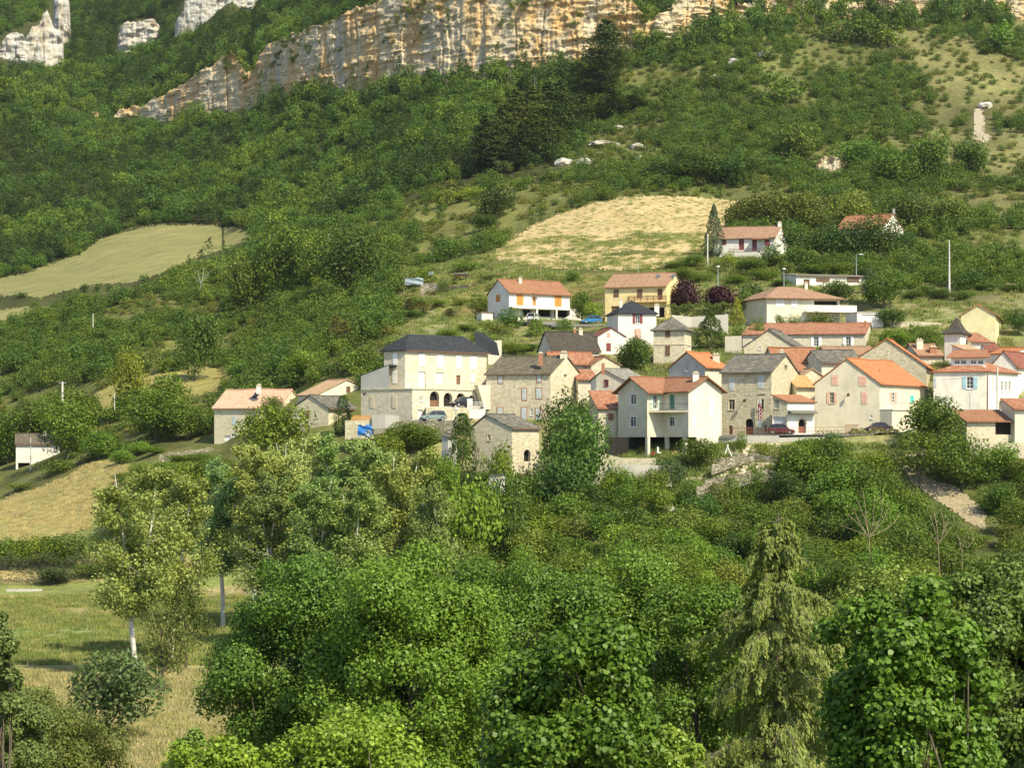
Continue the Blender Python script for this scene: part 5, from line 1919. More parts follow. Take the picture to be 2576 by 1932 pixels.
def house(label, x0, D, xL, xR, yb, ye, th, ph, wall, roof, wins=(), chim=(), wL=None, wR=None, apx=.5, ye2=None, name='house', cat='house', found=4.0, mats=None, eave='wood_brown', extra=None):
    """Box building fitted to its picture corners. The near corner stands at bearing
    x0 and depth D; right wall runs to xR turned by th degrees, left wall to xL by ph."""
    th, ph = RAD(th), RAD(ph)
    C = P(x0, HY, D)
    C.z = 0
    u = Vector((math.cos(th), math.sin(th), 0))
    v = Vector((-math.sin(ph), math.cos(ph), 0))
    zb = (HY - yb) * D / F
    he = (HY - ye) * D / F - zb
    nR = Vector((math.sin(th), -math.cos(th), 0))
    nL = Vector((-math.cos(ph), -math.sin(ph), 0))
    fR = Face(C, u, nR, zb)
    fL = Face(C, v, nL, zb)
    if wR is None:
        wR = fR.s_of(xR)
    if wL is None:
        wL = fL.s_of(xL)
    kind, along, ry, rmat = roof[:4]
    ro = dict(oh=.35, ov=.2, th=.14)
    if len(roof) > 4:
        ro.update(roof[4])
    oh, ov, rt = ro['oh'], ro['ov'], ro['th']

    def W(a, b, h):
        p = C + u * a + v * b
        return Vector((p.x, p.y, zb + h))
    if along == 'u':
        ref = C + v * apx * wL
        span, length = wL, wR
    elif along == 'v':
        ref = C + u * apx * wR
        span, length = wR, wL
    else:
        ref = C + u * wR / 2 + v * wL / 2
        span, length = wR, wL
    if kind == 'shed':
        ref = C + (v * wL if along == 'u' else u * wR)
    hr = (HY - ry) * ref.y / F - zb if ry is not None else he
    if kind != 'flat' and hr < he + .2:
        print('LOW ROOF', label, he, hr)
        hr = he + .6
    he2 = he if ye2 is None else (HY - ye2) * (C + (v * wL if along == 'u' else u * wR)).y / F - zb
    root = thing(name, label, cat, Vector((C.x, C.y, zb)))
    holes = {'L': [], 'R': []}
    gos = [add_window(root, fR if w[0] == 'R' else fL, w, holes[w[0]]) for w in wins]
    # walls
    G = [(0, he), (apx * span, hr), (span, he2)]
    if kind == 'gable':
        tl, tr = (G, [(0, he), (wR, he)]) if along == 'u' else ([(0, he), (wL, he)], G)
        bk_far = G
    elif kind == 'shed':
        S = [(0, he), (span, hr)]
        tl, tr = (S, [(0, he), (wR, he)]) if along == 'u' else ([(0, he), (wL, he)], S)
    else:
        tl, tr = [(0, he), (wL, he)], [(0, he), (wR, he)]
    mats = mats or {}
    mb = MB()
    wall_panel(mb, fR, tr, -found, holes['R'])
    mbl = mb if 'L' not in mats else MB()
    wall_panel(mbl, fL, tl, -found, holes['L'])
    fR2 = Face(C + v * wL, u, -nR, zb)
    fL2 = Face(C + u * wR, v, -nL, zb)
    far_top = hr if kind == 'shed' else (he2 if kind == 'gable' else he)
    if along == 'u':
        wall_panel(mb, fR2, [(0, far_top), (wR, far_top)], -found, [])
        wall_panel(mb, fL2, tl, -found, [])
    else:
        wall_panel(mb, fR2, tr, -found, [])
        wall_panel(mb, fL2, [(0, far_top), (wL, far_top)], -found, [])
    if mats.get('core') != 'none':
        build('wall', mb, wall, root)
        if mbl is not mb:
            build('wall', mbl, mats['L'], root)
    # roof
    rb = MB()
    if along == 'u':
        R = lambda a, b, h: W(a, b, h)
    else:
        R = lambda a, b, h: W(b, a, h)
    if kind == 'gable':
        r = apx * span
        k1 = (hr - he) / r
        k2 = (hr - he2) / (span - r)
        l1 = math.hypot(r + oh, (r + oh) * k1)
        l2 = math.hypot(span - r + oh, (span - r + oh) * k2)
        a0, a1 = -ov, length + ov
        n = max(2, int(length / 2.5))
        aa = sub(a0, a1, n)
        sag = [.06 * math.sin(i * 2.1 + D) + .04 * math.sin(i * 1.3 + x0) - ro.get('sag', 0) * math.sin(math.pi * i / n) for i in range(n + 1)]
        lift = .06 + rt
        for i in range(n):
            p, q = aa[i], aa[i + 1]
            slab(rb, [R(p, -oh, he - k1 * oh + lift), R(q, -oh, he - k1 * oh + lift), R(q, r, hr + lift + sag[i + 1]), R(p, r, hr + lift + sag[i])], rt, [(p, 0), (q, 0), (q, l1), (p, l1)])
            slab(rb, [R(p, r, hr + lift + sag[i]), R(q, r, hr + lift + sag[i + 1]), R(q, span + oh, he2 - k2 * oh + lift), R(p, span + oh, he2 - k2 * oh + lift)], rt, [(p + 40, l2), (q + 40, l2), (q + 40, 0), (p + 40, 0)])
    elif kind == 'shed':
        k1 = (hr - he) / span
        L1 = math.hypot(span + 2 * oh, (span + 2 * oh) * k1)
        slab(rb, [R(-ov, -oh, he - k1 * oh + rt), R(length + ov, -oh, he - k1 * oh + rt), R(length + ov, span + oh * .2, hr + rt + k1 * oh * .2), R(-ov, span + oh * .2, hr + rt + k1 * oh * .2)], rt, [(0, 0), (length, 0), (length, L1), (0, L1)])
    elif kind in ('hip', 'pyr'):
        if kind == 'hip':
            ins = ro.get('ins', span / 2)
            if along == 'u':
                e0, e1, mid = ins, length - ins, apx * span
            else:
                e0, e1, mid = ins, length - ins, apx * span
        else:
            e0 = e1 = length / 2
            mid = span / 2
        k1 = (hr - he) / mid
        oh_h = he - k1 * oh * .8 + rt
        c = [R(-oh, -oh, oh_h), R(length + oh, -oh, oh_h), R(length + oh, span + oh, oh_h), R(-oh, span + oh, oh_h)]
        A, B = R(e0, mid, hr + rt), R(e1, mid, hr + rt)
        L1 = math.hypot(mid, hr - he)
        fl = ro.get('flare')
        if fl:
            t = .42
            mids = [Vector(q).lerp(A, t) - Vector((0, 0, fl)) for q in c]
            for i in range(4):
                j = (i + 1) % 4
                w_ = (c[j] - c[i]).length
                rb.face([c[i], c[j], mids[j], mids[i]], [(0, 0), (w_, 0), (w_ * .8, L1 * .5), (w_ * .2, L1 * .5)])
                rb.face([mids[i], mids[j], A + (mids[j] - A) * .14, A + (mids[i] - A) * .14], [(w_ * .2, L1 * .5), (w_ * .8, L1 * .5), (w_ * .5, L1), (w_ * .5, L1)])
            rb.face([A + (m - A) * .14 for m in mids], [(0, 0)] * 4)
        else:
            rb.face([c[0], c[1], B, A], [(0, 0), (length, 0), (e1, L1), (e0, L1)])
            rb.face([c[2], c[3], A, B], [(length, 0), (0, 0), (e0, L1), (e1, L1)])
            rb.face([c[1], c[2], B], [(0, 0), (span, 0), (span / 2, L1)])
            rb.face([c[3], c[0], A], [(0, 0), (span, 0), (span / 2, L1)])
        d = [q - Vector((0, 0, rt)) for q in c]
        rb.face(list(reversed(d)))
        for i in range(4):
            j = (i + 1) % 4
            rb.face([c[i], c[j], d[j], d[i]])
    else:
        slab(rb, [W(-oh, -oh, he + rt), W(wR + oh, -oh, he + rt), W(wR + oh, wL + oh, he + rt), W(-oh, wL + oh, he + rt)], rt, [(0, 0), (wR, 0), (wR, wL), (0, wL)])
    rf = build('roof', rb, rmat, root)
    # ridge and verge caps
    if kind == 'gable' and ro.get('ridge', True):
        rm = MB()
        r = apx * span
        pts = [R(aa[i], r, hr + lift + sag[i] + .02) for i in range(n + 1)]
        rm.tube(pts, .12, 6)
        build('ridge', rm, ro.get('ridgemat', rmat), rf)
    if kind in ('gable', 'shed', 'hip') and ro.get('gutter', True) and along == 'u':
        gm = MB()
        k1 = (hr - he) / (apx * span if kind == 'gable' else (span if kind == 'shed' else mid))
        zz = he - k1 * oh * (.8 if kind == 'hip' else 1) + (.02 if kind != 'shed' else 0)
        gm.tube([R(-ov, -oh - .06, zz), R(length + ov, -oh - .06, zz)], .075, 6)
        build('gutter', gm, ro.get('gutmat', eave), rf)
    for ch in chim:
        px, yt, w, h, b = ch[:5]
        cm = ch[5] if len(ch) > 5 else 'plaster_white'
        base = C + (v * b * wL if along != 'v' else v * b * wL)
        f2 = Face(base, u, nR, 0)
        s = f2.s_of(px)
        Yc = f2.Y(s)
        ww = w * Yc / F
        zt = (HY - yt) * Yc / F
        hh = h * Yc / F
        ctr = f2.pt(s, 0)
        bm = MB()
        bm.aabb((ctr.x, ctr.y, zt - (hh + .5) / 2), (ww, ww * .8, hh + .5))
        co = build('chimney', bm, cm, rf)
        km = MB()
        km.aabb((ctr.x, ctr.y, zt + .05), (ww * 1.2, ww, .1))
        km.cyl((ctr.x - ww * .2, ctr.y, zt + .22), (0, 0, 1), ww * .14, .28, 8)
        km.cyl((ctr.x + ww * .2, ctr.y, zt + .22), (0, 0, 1), ww * .14, .28, 8)
        build('chimney_cap', km, ch[6] if len(ch) > 6 else 'stone_trim', co)
    for g in gos:
        g()
    root_info = dict(root=root, fR=fR, fL=fL, C=C, u=u, v=v, W=W, he=he, hr=hr, zb=zb, wL=wL, wR=wR, roof=rf)
    if extra:
        extra(root_info)
    return root_info


def add_part(hi, name, mat, boxes, face='R', parent=None, smooth=False):
    fc = hi['fR'] if face == 'R' else hi['fL']
    mb = MB()
    for a, b in boxes:
        mb.box(fc.pt, a, b)
    return build(name, mb, mat, parent or hi['root'])


def skylight(hi, px, py, w, h, mat='pane'):
    """Roof window lying on the near slope (ridge along u)."""
    C, v, u = hi['C'], hi['v'], hi['u']
    apx = .5
    k = (hi['hr'] - hi['he']) / (apx * hi['wL'])
    best = None
    for i in range(200):
        b = apx * hi['wL'] * i / 199
        f2 = Face(C + v * b, u, Vector((0, -1, 0)), hi['zb'])
        s, t = f2.st(px, py)
        e = abs(t - (hi['he'] + k * b))
        if best is None or e < best[0]:
            best = (e, s, b, f2.Y(s))
    e, s, b, Y = best
    ww = w * Y / F / 2
    hb = max(.3, h * Y / F / 2 / max(k, .3) * .8)
    W = hi['W']
    mb = MB()

    def q(a, bb, up):
        return W(a, bb, hi['he'] + k * bb + .2 + up)
    mb.hexa([q(s - ww, b - hb, 0), q(s + ww, b - hb, 0), q(s + ww, b + hb, 0), q(s - ww, b + hb, 0), q(s - ww, b - hb, .1), q(s + ww, b - hb, .1), q(s + ww, b + hb, .1), q(s - ww, b + hb, .1)])
    build('skylight', mb, mat, hi['roof'])


# 1 farmhouse with pink tiles
h = house('pink tiled stone farmhouse with roof window, leftmost of the village street', 702, 338, 539, 764, 1116, 1025, 62, 70, 'stone_pale', ('gable', 'v', None, 'tile_pink'),
          wL=None) if False else None
hi = house('pink tiled stone farmhouse with a roof window and a white ground floor door', 702, 336, 539, 764, 1117, 1023, 60, 72, 'stone_pale', ('gable', 'v', 982, 'tile_pink', dict(oh=.5)),
           wins=[('L', 'sh', 590, 1058, 11, 22, 'grey_blue_paint'), ('L', 'pn', 588, 1095, 14, 9), ('L', 'dr', 573, 1108, 17, 24, 'white_paint'), ('R', 'pn', 734, 1014, 9, 18)],
           chim=[(651, 970, 11, 14, .35)])
# skylight on the left slope of a ridge along v
W, wR_, he_, hr_ = hi['W'], hi['wR'], hi['he'], hi['hr']
mb = MB()
k = (hr_ - he_) / (.5 * wR_)
b0 = hi['fL'].s_of(620) - .3
q = lambda a, b, up: W(a, b, he_ + k * a + .2 + up)
a0 = .5 * wR_ * .62
mb.hexa([q(a0 - .7, b0 - .5, 0), q(a0 + .7, b0 - .5, 0), q(a0 + .7, b0 + .5, 0), q(a0 - .7, b0 + .5, 0), q(a0 - .7, b0 - .5, .1), q(a0 + .7, b0 - .5, .1), q(a0 + .7, b0 + .5, .1), q(a0 - .7, b0 + .5, .1)])
build('skylight', mb, 'pane', hi['roof'])
# 2 tan roofed house behind
house('white gabled house with a long tan roof and one brown shutter', 797, 322, 750, 901, 1030, 994, 35, 40, 'plaster_cream', ('gable', 'v', 957, 'tile_tan', dict(oh=.3)), apx=.72, ye2=969,
      wins=[('R', 'sh', 876, 980, 10, 16, 'brown_paint')])
# 3 grey roofed barn
house('low stone barn with a grey slab roof, beside the dark evergreen', 826, 310, 734, 898, 1085, 1027, 52, 66, 'stone_pale', ('gable', 'u', 997, 'lauze', dict(oh=.4)),
      wins=[('L', 'sh', 774, 1042, 8, 19, 'brown_paint')])


# 4 the big building on the terrace
def big_extra(hi):
    fR, fL, root = hi['fR'], hi['fL'], hi['root']
    # parapet line and cornice
    mb = MB()
    mb.box(fR.pt, (-.12, hi['he'] - .02, .0), (hi['wR'], hi['he'] + .14, .14))
    mb.box(fL.pt, (0, hi['he'] - .02, .0), (hi['wL'], hi['he'] + .14, .14))
    build('cornice', mb, 'stone_grey', root)
    mb = MB()
    s0, s1 = fR.s_of(1072), fR.s_of(1186)
    mb.box(fR.pt, (s0, hi['he'] + .14, -.3), (s1, hi['he'] + .9, -.1))
    build('parapet', mb, 'stone_pale', root)
    # lean-to on the left
    mb = MB()
    sa, sb = fL.s_of(966) - .9, fL.s_of(908)
    za = (HY - 919) * fL.Y(sa) / F - hi['zb']
    zc = (HY - 946) * fL.Y(sb) / F - hi['zb']
    t0 = hi['he'] + .14
    dp = -3.0
    A = [fL.pt(sa, t0, -.02), fL.pt(sb, t0, -.02), fL.pt(sb, zc, -.02), fL.pt(sa, za, -.02)]
    B = [fL.pt(sa, t0, dp), fL.pt(sb, t0, dp), fL.pt(sb, zc, dp), fL.pt(sa, za, dp)]
    mb.face(A)
    mb.face(B)
    mb.face([A[1], B[1], B[2], A[2]])
    ln = build('annex_wall', mb, 'plaster_grey', root)
    mb = MB()
    up = Vector((0, 0, .14))
    mb.hexa([A[3], A[2], B[2], B[3], A[3] + up, A[2] + up, B[2] + up, B[3] + up])
    build('annex_roof', mb, 'slate_brown', root)
    # stair wing wall at the right end
    mb = MB()
    sa, sb = fR.s_of(1189), fR.s_of(1221)
    ta = fR.st(1189, 969)[1]
    tb_ = fR.st(1207, 1030)[1]
    sc = fR.s_of(1207)
    for d in (0.35, 1.3):
        mb.face([fR.pt(sa, ta, d), fR.pt(sb, ta, d), fR.pt(sb, tb_, d), fR.pt(sc, tb_, d)])
    mb.face([fR.pt(sa, ta, .35), fR.pt(sc, tb_, .35), fR.pt(sc, tb_, 1.3), fR.pt(sa, ta, 1.3)])
    mb.face([fR.pt(sa, ta, .35), fR.pt(sb, ta, .35), fR.pt(sb, ta, 1.3), fR.pt(sa, ta, 1.3)])
    build('stair', mb, 'plaster_beige', root)
    # lantern on the left wall
    mb = MB()
    s, t = fL.st(922, 990)
    mb.tube([fL.pt(s, t, 0), fL.pt(s, t + .25, .3), fL.pt(s, t + .1, .65)], .035, 6)
    mb.cyl(fL.pt(s, t - .12, .65), (0, 0, 1), .2, .42, 8)
    build('lantern', mb, 'iron', root)


low = house('big slate roofed stone building with arcaded terrace and white shutters', 1037, 294, 908, 1222, 1058, 979, 38, 62, 'stone_ashlar', ('flat', None, None, 'concrete', dict(oh=.06, th=.12)),
            wins=[('R', 'ar', 1093, 1006, 24, 44, 'wood_brown'), ('R', 'ar', 1127, 1008, 22, 40), ('R', 'ar', 1159, 1009, 22, 40), ('R', 'ar', 1187, 1012, 16, 36),
                  ('R', 'dr', 1057, 1044, 12, 26, 'white_paint'), ('R', 'pn', 1059, 1003, 7, 10), ('L', 'sh', 936, 1012, 10, 30, 'stone_trim'), ('L', 'sh', 992, 1010, 10, 34, 'stone_trim')],
            extra=big_extra, name='large_house')


def part_house(root_hi, x0, D, xL, xR, yb, ye, th, ph, wall, roof, wins=(), chim=(), **kw):
    """A further body of the same building: its pieces become parts of the building already there."""
    hi = house('x', x0, D, xL, xR, yb, ye, th, ph, wall, roof, wins, chim, **kw)
    r2 = hi['root']
    tgt = root_hi['root']
    off = r2.location - tgt.location

    def shift(o, top):
        if top:
            o.parent = tgt
            o.location = off
        ORG[o.name] = ORG[r2.name] if top else ORG[o.name]
    for c in list(r2.children):
        shift(c, True)
    bpy.data.objects.remove(r2)
    hi['root'] = tgt
    return hi


up = part_house(low, 1019, 297.5, 966, 1224, 978, 876, 38, 62, 'stone_ashlar', ('hip', 'u', 841, 'slate', dict(oh=.45, ins=2.6)), found=.3,
                wins=[('L', 'sh', 994, 905, 11, 32), ('L', 'sh', 993, 948, 11, 32)] +
                     [('R', 'sh', px, py, 15, 32) for px, py in ((1061, 906), (1107.5, 909), (1154, 911), (1190, 913))] +
                     [('R', 'dr', 1061, 954, 18, 38, 'white_paint'), ('R', 'dr', 1107, 956, 17, 38, 'white_paint'), ('R', 'dr', 1153, 956, 10, 24, 'wood_brown'), ('R', 'sh', 1189, 951, 11, 22)])
# antenna on the ridge
mb = MB()
a = P(1082, 852, 303)
mb.tube([a, a + Vector((0, 0, 1.6))], .03, 5)
mb.tube([a + Vector((-.9, 0, 1.5)), a + Vector((1.2, 0, 1.4))], .025, 5)
o = build('antenna', mb, 'zinc', up['root'])
mb = MB()
q = [(1194, 833, 309), (1231, 859, 311), (1238, 892, 311), (1222, 890, 309), (1196, 868, 308)]
f_ = [P(*a) for a in q]
b_ = [p + Vector((1.2, 4.0, 0)) for p in f_]
mb.face(f_)
mb.face(list(reversed(b_)))
for i in range(5):
    j = (i + 1) % 5
    mb.face([f_[i], f_[j], b_[j], b_[i]])
build('wing_roof', mb, 'slate', up['root'])

# 5 stone house with brick edged windows
SB = ('grey_blue_paint', 'brick_trim')
house('tall stone house with brick edged grey shutters and a slab roof', 1385, 299, 1223, 1461, 1062, 940, 58, 74, 'stone_tan', ('gable', 'v', 897, 'lauze_brown', dict(oh=.4, sag=.15)),
      wins=[('L', 'sh', 1259, 955, 10, 18) + SB, ('L', 'sh', 1356.5, 952, 10, 18) + SB, ('L', 'sh', 1319, 992, 10, 28) + SB, ('L', 'sh', 1355.7, 990, 13, 26) + SB,
            ('L', 'sh', 1258, 1037, 13, 21) + SB, ('L', 'sh', 1318.4, 1041, 12, 30) + SB, ('L', 'pn', 1336.7, 1037, 6, 17), ('L', 'sh', 1354, 1043, 12, 30) + SB],
      chim=[(1360, 890, 11, 22, .2, 'brick_trim'), (1418, 888, 18, 46, .02, 'plaster_beige')])
# 6 stone cabin
house('ruined looking stone cabin with a low slab roof at the slope edge', 1288, 272, 1186, 1356, 1162, 1078, 30, 64, 'stone_tan', ('gable', 'u', 1046, 'lauze', dict(oh=.3)), apx=.62,
      wins=[('L', 'pn', 1230.5, 1101, 7, 15, 'white_paint', 'stone_trim'), ('R', 'ar', 1326, 1146, 16, 30)], name='cabin', cat='cabin')
# little hut
house('tiny grey hut with a slab roof hidden beside the dark evergreen', 1127, 276, 1111, 1150, 1135, 1100, 30, 60, 'plaster_grey', ('shed', 'u', 1096, 'lauze', dict(oh=.25)), name='hut', cat='hut')
house('small white walled hut sunk in the bushes below the stone cabin', 1258, 250, 1230, 1270, 1225, 1196, 60, 75, 'concrete', ('flat', None, None, 'lauze', dict(oh=.15, th=.12)), wL=None, name='hut', cat='hut')

# 7 white house with orange shutters
hi = house('white house with a terracotta roof and orange shutters above the lane', 1280.5, 374, 1227, 1433.6, 806, 735, 30, 33, 'plaster_white', ('gable', 'u', 704, 'tile_terracotta', dict(oh=.35)),
           wins=[('R', 'sh', 1308, 754, 17, 27, 'wood_orange'), ('R', 'dr', 1344, 757, 8, 24, 'wood_orange'), ('R', 'sh', 1404, 757.6, 17, 27, 'wood_orange'), ('L', 'sh', 1253, 750, 10, 17, 'wood_orange'),
                 ('R', 'ho', 1326, 787, 24, 17), ('R', 'ho', 1367, 788, 42, 17), ('R', 'ho', 1412, 789, 36, 17), ('L', 'dr', 1240, 795, 6, 16, 'wood_brown')],
           chim=[(1309, 700, 8, 12, .38)])
fR = hi['fR']
t = hi['fR'].st(1281, 772)[1]
mb = MB()
mb.box(fR.pt, (-.1, t - .28, .0), (hi['wR'] + 1.1, t, 1.5))
build('balcony', mb, 'plaster_white', hi['root'])
mb = MB()
for px in (1342, 1391):
    s = fR.s_of(px)
    mb.box(fR.pt, (s - .18, -1.5, 1.1), (s + .18, t - .28, 1.45))
build('pillar', mb, 'plaster_white', hi['root'])
mb = MB()
mb.box(fR.pt, (hi['wR'] - 1.0, -1.0, 1.52), (hi['wR'] + 1.1, t, 1.62))
mb.hexa([fR.pt(hi['wR'] - 3.2, -1.0, 1.7), fR.pt(hi['wR'] + 1.1, -1.0, 1.7), fR.pt(hi['wR'] + 1.1, -1.0, 2.6), fR.pt(hi['wR'] - 3.2, -1.0, 2.6),
         fR.pt(hi['wR'] - 3.2, .2, 1.7), fR.pt(hi['wR'] + 1.1, t, 1.7), fR.pt(hi['wR'] + 1.1, t, 2.6), fR.pt(hi['wR'] - 3.2, .2, 2.6)])
build('stair', mb, 'plaster_white', hi['root'])
s, tt = fR.st(1346, 738)
mb = MB()
mb.hexa([fR.pt(s - .7, tt - .25, .02), fR.pt(s + .7, tt - .25, .02), fR.pt(s + .7, tt - .25, .9), fR.pt(s - .7, tt - .25, .9), fR.pt(s - .7, tt + .2, .02), fR.pt(s + .7, tt + .2, .02), fR.pt(s + .7, tt - .18, .9), fR.pt(s - .7, tt - .18, .9)])
build('awning', mb, 'tile_terracotta', hi['root'])
# railing of the balcony
house('low white annex at the left foot of the white house with orange shutters', 1212, 375, 1207, 1240, 806, 786, 20, 20, 'plaster_white', ('flat', None, None, 'tile_brown', dict(oh=.2, th=.12)), wL=3, name='shed', cat='shed', found=1.0)

# 8 yellow house
hi = house('pale yellow house with a long brown roof and wooden balcony', 1676.5, 363, 1522, 1718, 803, 719, 68, 74, 'plaster_yellow', ('gable', 'v', 688, 'tile_brown', dict(oh=.5)),
           wins=[('L', 'sh', 1550.4, 737.6, 13, 19, 'brown_paint'), ('L', 'sh', 1609.7, 738.4, 13, 22, 'brown_paint'), ('L', 'dr', 1660, 740, 13, 28, 'brown_paint'), ('L', 'dr', 1548, 788, 21, 36, 'wood_brown'), ('L', 'ho', 1652, 786, 40, 26)])  # last opening is an added dark recess standing for the balcony's shadow
fL = hi['fL']
s0, s1 = fL.s_of(1680), fL.s_of(1583)
t = fL.st(1630, 759)[1]
mb = MB()
mb.box(fL.pt, (s0, t - .2, 0), (s1, t, 1.4))
bal = build('balcony', mb, 'wood_pale', hi['root'])
mb = MB()
for k in (.35, .7, 1.0):
    mb.box(fL.pt, (s0, t + k - .09, 1.3), (s1, t + k + .05, 1.36))
    mb.box(fL.pt, (s1 - .06, t + k - .09, .0), (s1, t + k + .05, 1.36))
for i in range(7):
    s = s0 + (s1 - s0 - .12) * i / 6
    mb.box(fL.pt, (s, t, 1.26), (s + .12, t + 1.05, 1.4))
build('railing', mb, 'wood_brown', bal)
for px, py, w_ in ((1627, 699, 9), (1666, 697, 9)):
    W, k = hi['W'], (hi['hr'] - hi['he']) / (.5 * hi['wR'])
    b0 = fL.s_of(px) - 1.0
    a0 = .5 * hi['wR'] * .7
    q = lambda a, b, upz: W(a, b, hi['he'] + k * a + .2 + upz)
    mb = MB()
    mb.hexa([q(a0 - .6, b0 - .4, 0), q(a0 + .6, b0 - .4, 0), q(a0 + .6, b0 + .4, 0), q(a0 - .6, b0 + .4, 0), q(a0 - .6, b0 - .4, .1), q(a0 + .6, b0 - .4, .1), q(a0 + .6, b0 + .4, .1), q(a0 - .6, b0 + .4, .1)])
    build('skylight', mb, 'pane_light', hi['roof'])

# 9 white tower house, maroon shutters
house('white tower house with a slate pyramid roof and maroon shutters', 1555, 345, 1549, 1651, 895, 787, 8, 14, 'plaster_white', ('pyr', None, 757, 'slate', dict(oh=.35)), wL=7,
      wins=[('R', 'op', 1604, 801, 11, 25, 'maroon_paint'), ('R', 'sh', 1604, 842, 11, 25, 'pink_paint', 'brick_trim')],
      chim=[(1652, 768, 12, 20, .35), (1562, 755, 7, 16, .5)])
# 10 little white gable
house('small white gable with maroon shutters left of the white tower house', 1504, 338, 1495, 1572, 900, 846, 14, 14, 'plaster_white', ('gable', 'v', 826, 'tile_maroon', dict(oh=.3)), wL=7,
      wins=[('R', 'sh', 1531, 842, 7, 11, 'pink_paint'), ('R', 'sh', 1531, 873, 11, 20, 'maroon_paint')])
# 11 square stone tower
hi = house('square stone tower with a slab pyramid roof and brown shutters', 1722.5, 324, 1644, 1739, 952, 827, 74, 78, 'stone_pale', ('pyr', None, 799, 'lauze', dict(oh=.55)),
           wins=[('L', 'sh', 1680, 838.5, 12, 21, 'brown_paint', 'stone_trim'), ('L', 'sh', 1679.6, 882, 12, 27, 'brown_paint', 'stone_trim'), ('L', 'sh', 1679, 927.6, 12, 27, 'brown_paint', 'stone_trim')], name='stone_tower', cat='tower')
fL = hi['fL']
t = fL.st(1700, 866)[1]
mb = MB()
mb.box(fL.pt, (0, t - .1, .004), (hi['wL'], t + .1, .09))
mb.box(hi['fR'].pt, (0.1, t - .1, .004), (hi['wR'], t + .1, .09))
build('string_course', mb, 'stone_trim', hi['root'])
# 12 dark slate house
house('house with a dark brown slate roof and two chimneys, left gable in shade', 1389, 324, 1354, 1508, 905, 880, 14, 28, 'plaster_rough', ('gable', 'u', 837, 'slate_brown', dict(oh=.25)),
      chim=[(1461, 829, 10, 22, .46, 'plaster_beige'), (1446, 828, 6, 14, .5, 'brick_trim')])
# 13 old red tile row
house('old mottled red tile roof behind the tall stone house', 1390, 314, 1384, 1500, 940, 917, 4, 12, 'plaster_rough', ('gable', 'u', 889, 'tile_old', dict(oh=.3)), wL=8)
house('stone gable under an old red tile roof beside the round dark tree', 1487, 311, 1480, 1560, 950, 919, 8, 12, 'stone_pale', ('gable', 'v', 897, 'tile_old', dict(oh=.3)), wL=9, apx=.48)
house('low red tiled lean-to between the tall stone house and the rough white gable', 1454, 304, 1448, 1505, 990, 955, 6, 12, 'plaster_rough', ('shed', 'u', 931, 'tile_old', dict(oh=.3)), wL=5)
# 14 rough white gable with grey slab roof
house('rough white gable with a grey slab roof and two small maroon windows', 1571, 293, 1486, 1632, 1030, 958, 48, 68, 'plaster_rough', ('gable', 'u', 930, 'lauze_pale', dict(oh=.3)), apx=.6,
      wins=[('L', 'pn', 1524.7, 964, 8, 14, 'white_paint', 'maroon_paint'), ('L', 'sh', 1524, 1001, 12, 13, 'brown_paint')], chim=[(1517, 914, 8, 20, .5, 'brick_trim')])
# 15 lean-to at the stilted house
house('little stone lean-to with rusty tiles against the stilted house', 1505, 287, 1500, 1562, 1064, 1027, 8, 12, 'stone_tan', ('shed', 'u', 985, 'tile_old', dict(oh=.3)), wL=5.5,
      wins=[('R', 'sh', 1537, 1049, 9, 14, 'brown_paint', 'brick_trim')])
# 16 gable with orange roof; the left wall's shade is painted in as grey
house('house with a shade grey gable and a bright orange roof right of the stone tower', 1774, 298, 1683, 1829, 990, 924, 42, 48, 'plaster_cream', ('gable', 'u', 888, 'tile_orange', dict(oh=.3)), mats={'L': 'plaster_grey'},
      wins=[('L', 'pn', 1727, 925, 7, 17), ('L', 'pn', 1750.8, 924.7, 7, 17)], chim=[(1801, 893, 17, 34, .22, 'plaster_rough')])


# 17 stilted house: two wings in an L on piers
def stilts(hi, pts, face, ztop, dep=.5):
    fc = hi['fR'] if face == 'R' else hi['fL']
    for px, yb in pts:
        s, t = fc.st(px, yb)
        mb = MB()
        mb.box(fc.pt, (s - .26, t - 2.0, -dep), (s + .26, ztop, -.02))
        build('pier', mb, 'plaster_cream', hi['root'])


w1 = house('cream house on piers with a salmon roof in two wings', 1628.3, 281.5, 1555, 1669, 1099.5, 983, 38, 38, 'plaster_beige', ('gable', 'u', 952, 'tile_terracotta', dict(oh=.75, ov=.65)), found=0.0, name='stilt_house',
           wR=11.0, wins=[('L', 'pn', 1593.4, 1005, 15, 26, 'white_paint', 'white_paint'), ('L', 'pn', 1592.6, 1061, 15, 26, 'white_paint', 'white_paint'),
                          ('R', 'op', 1648.8, 1011, 11, 36, 'green_paint')])
stilts(w1, [(1558, 1128), (1580, 1144), (1626, 1152)], 'L', 0.0)
fR = w1['fR']
sx = fR.s_of(1669)
C2 = fR.pt(sx, 0, 0)
dist = 5.4
v = w1['v']
near = C2 - v * dist
x0n = CX + F * near.x / near.y
D2 = near.y
w2 = part_house(w1, x0n, D2, 1669, 1815, 1099.5, 981.5, 38, 38, 'plaster_cream', ('gable', 'v', 951, 'tile_terracotta', dict(oh=.75, ov=.65)), found=0.0, wL=dist + 6.5,
                wins=[('L', 'dr', 1690, 1011, 13, 36, 'dark_green_paint'), ('L', 'pn', 1690, 1061, 13, 24, 'white_paint', 'white_paint'),
                      ('R', 'sh', 1744.5, 1003, 10, 22), ('R', 'sh', 1788.6, 1029, 12, 50), ('R', 'sh', 1744.5, 1061, 10, 25)],
                chim=[(1750, 940, 15, 24, .1)])
stilts(w2, [(1675, 1150), (1720, 1140)], 'L', 0.0)
mb = MB()
fR2, fL2 = w2['fR'], w2['fL']
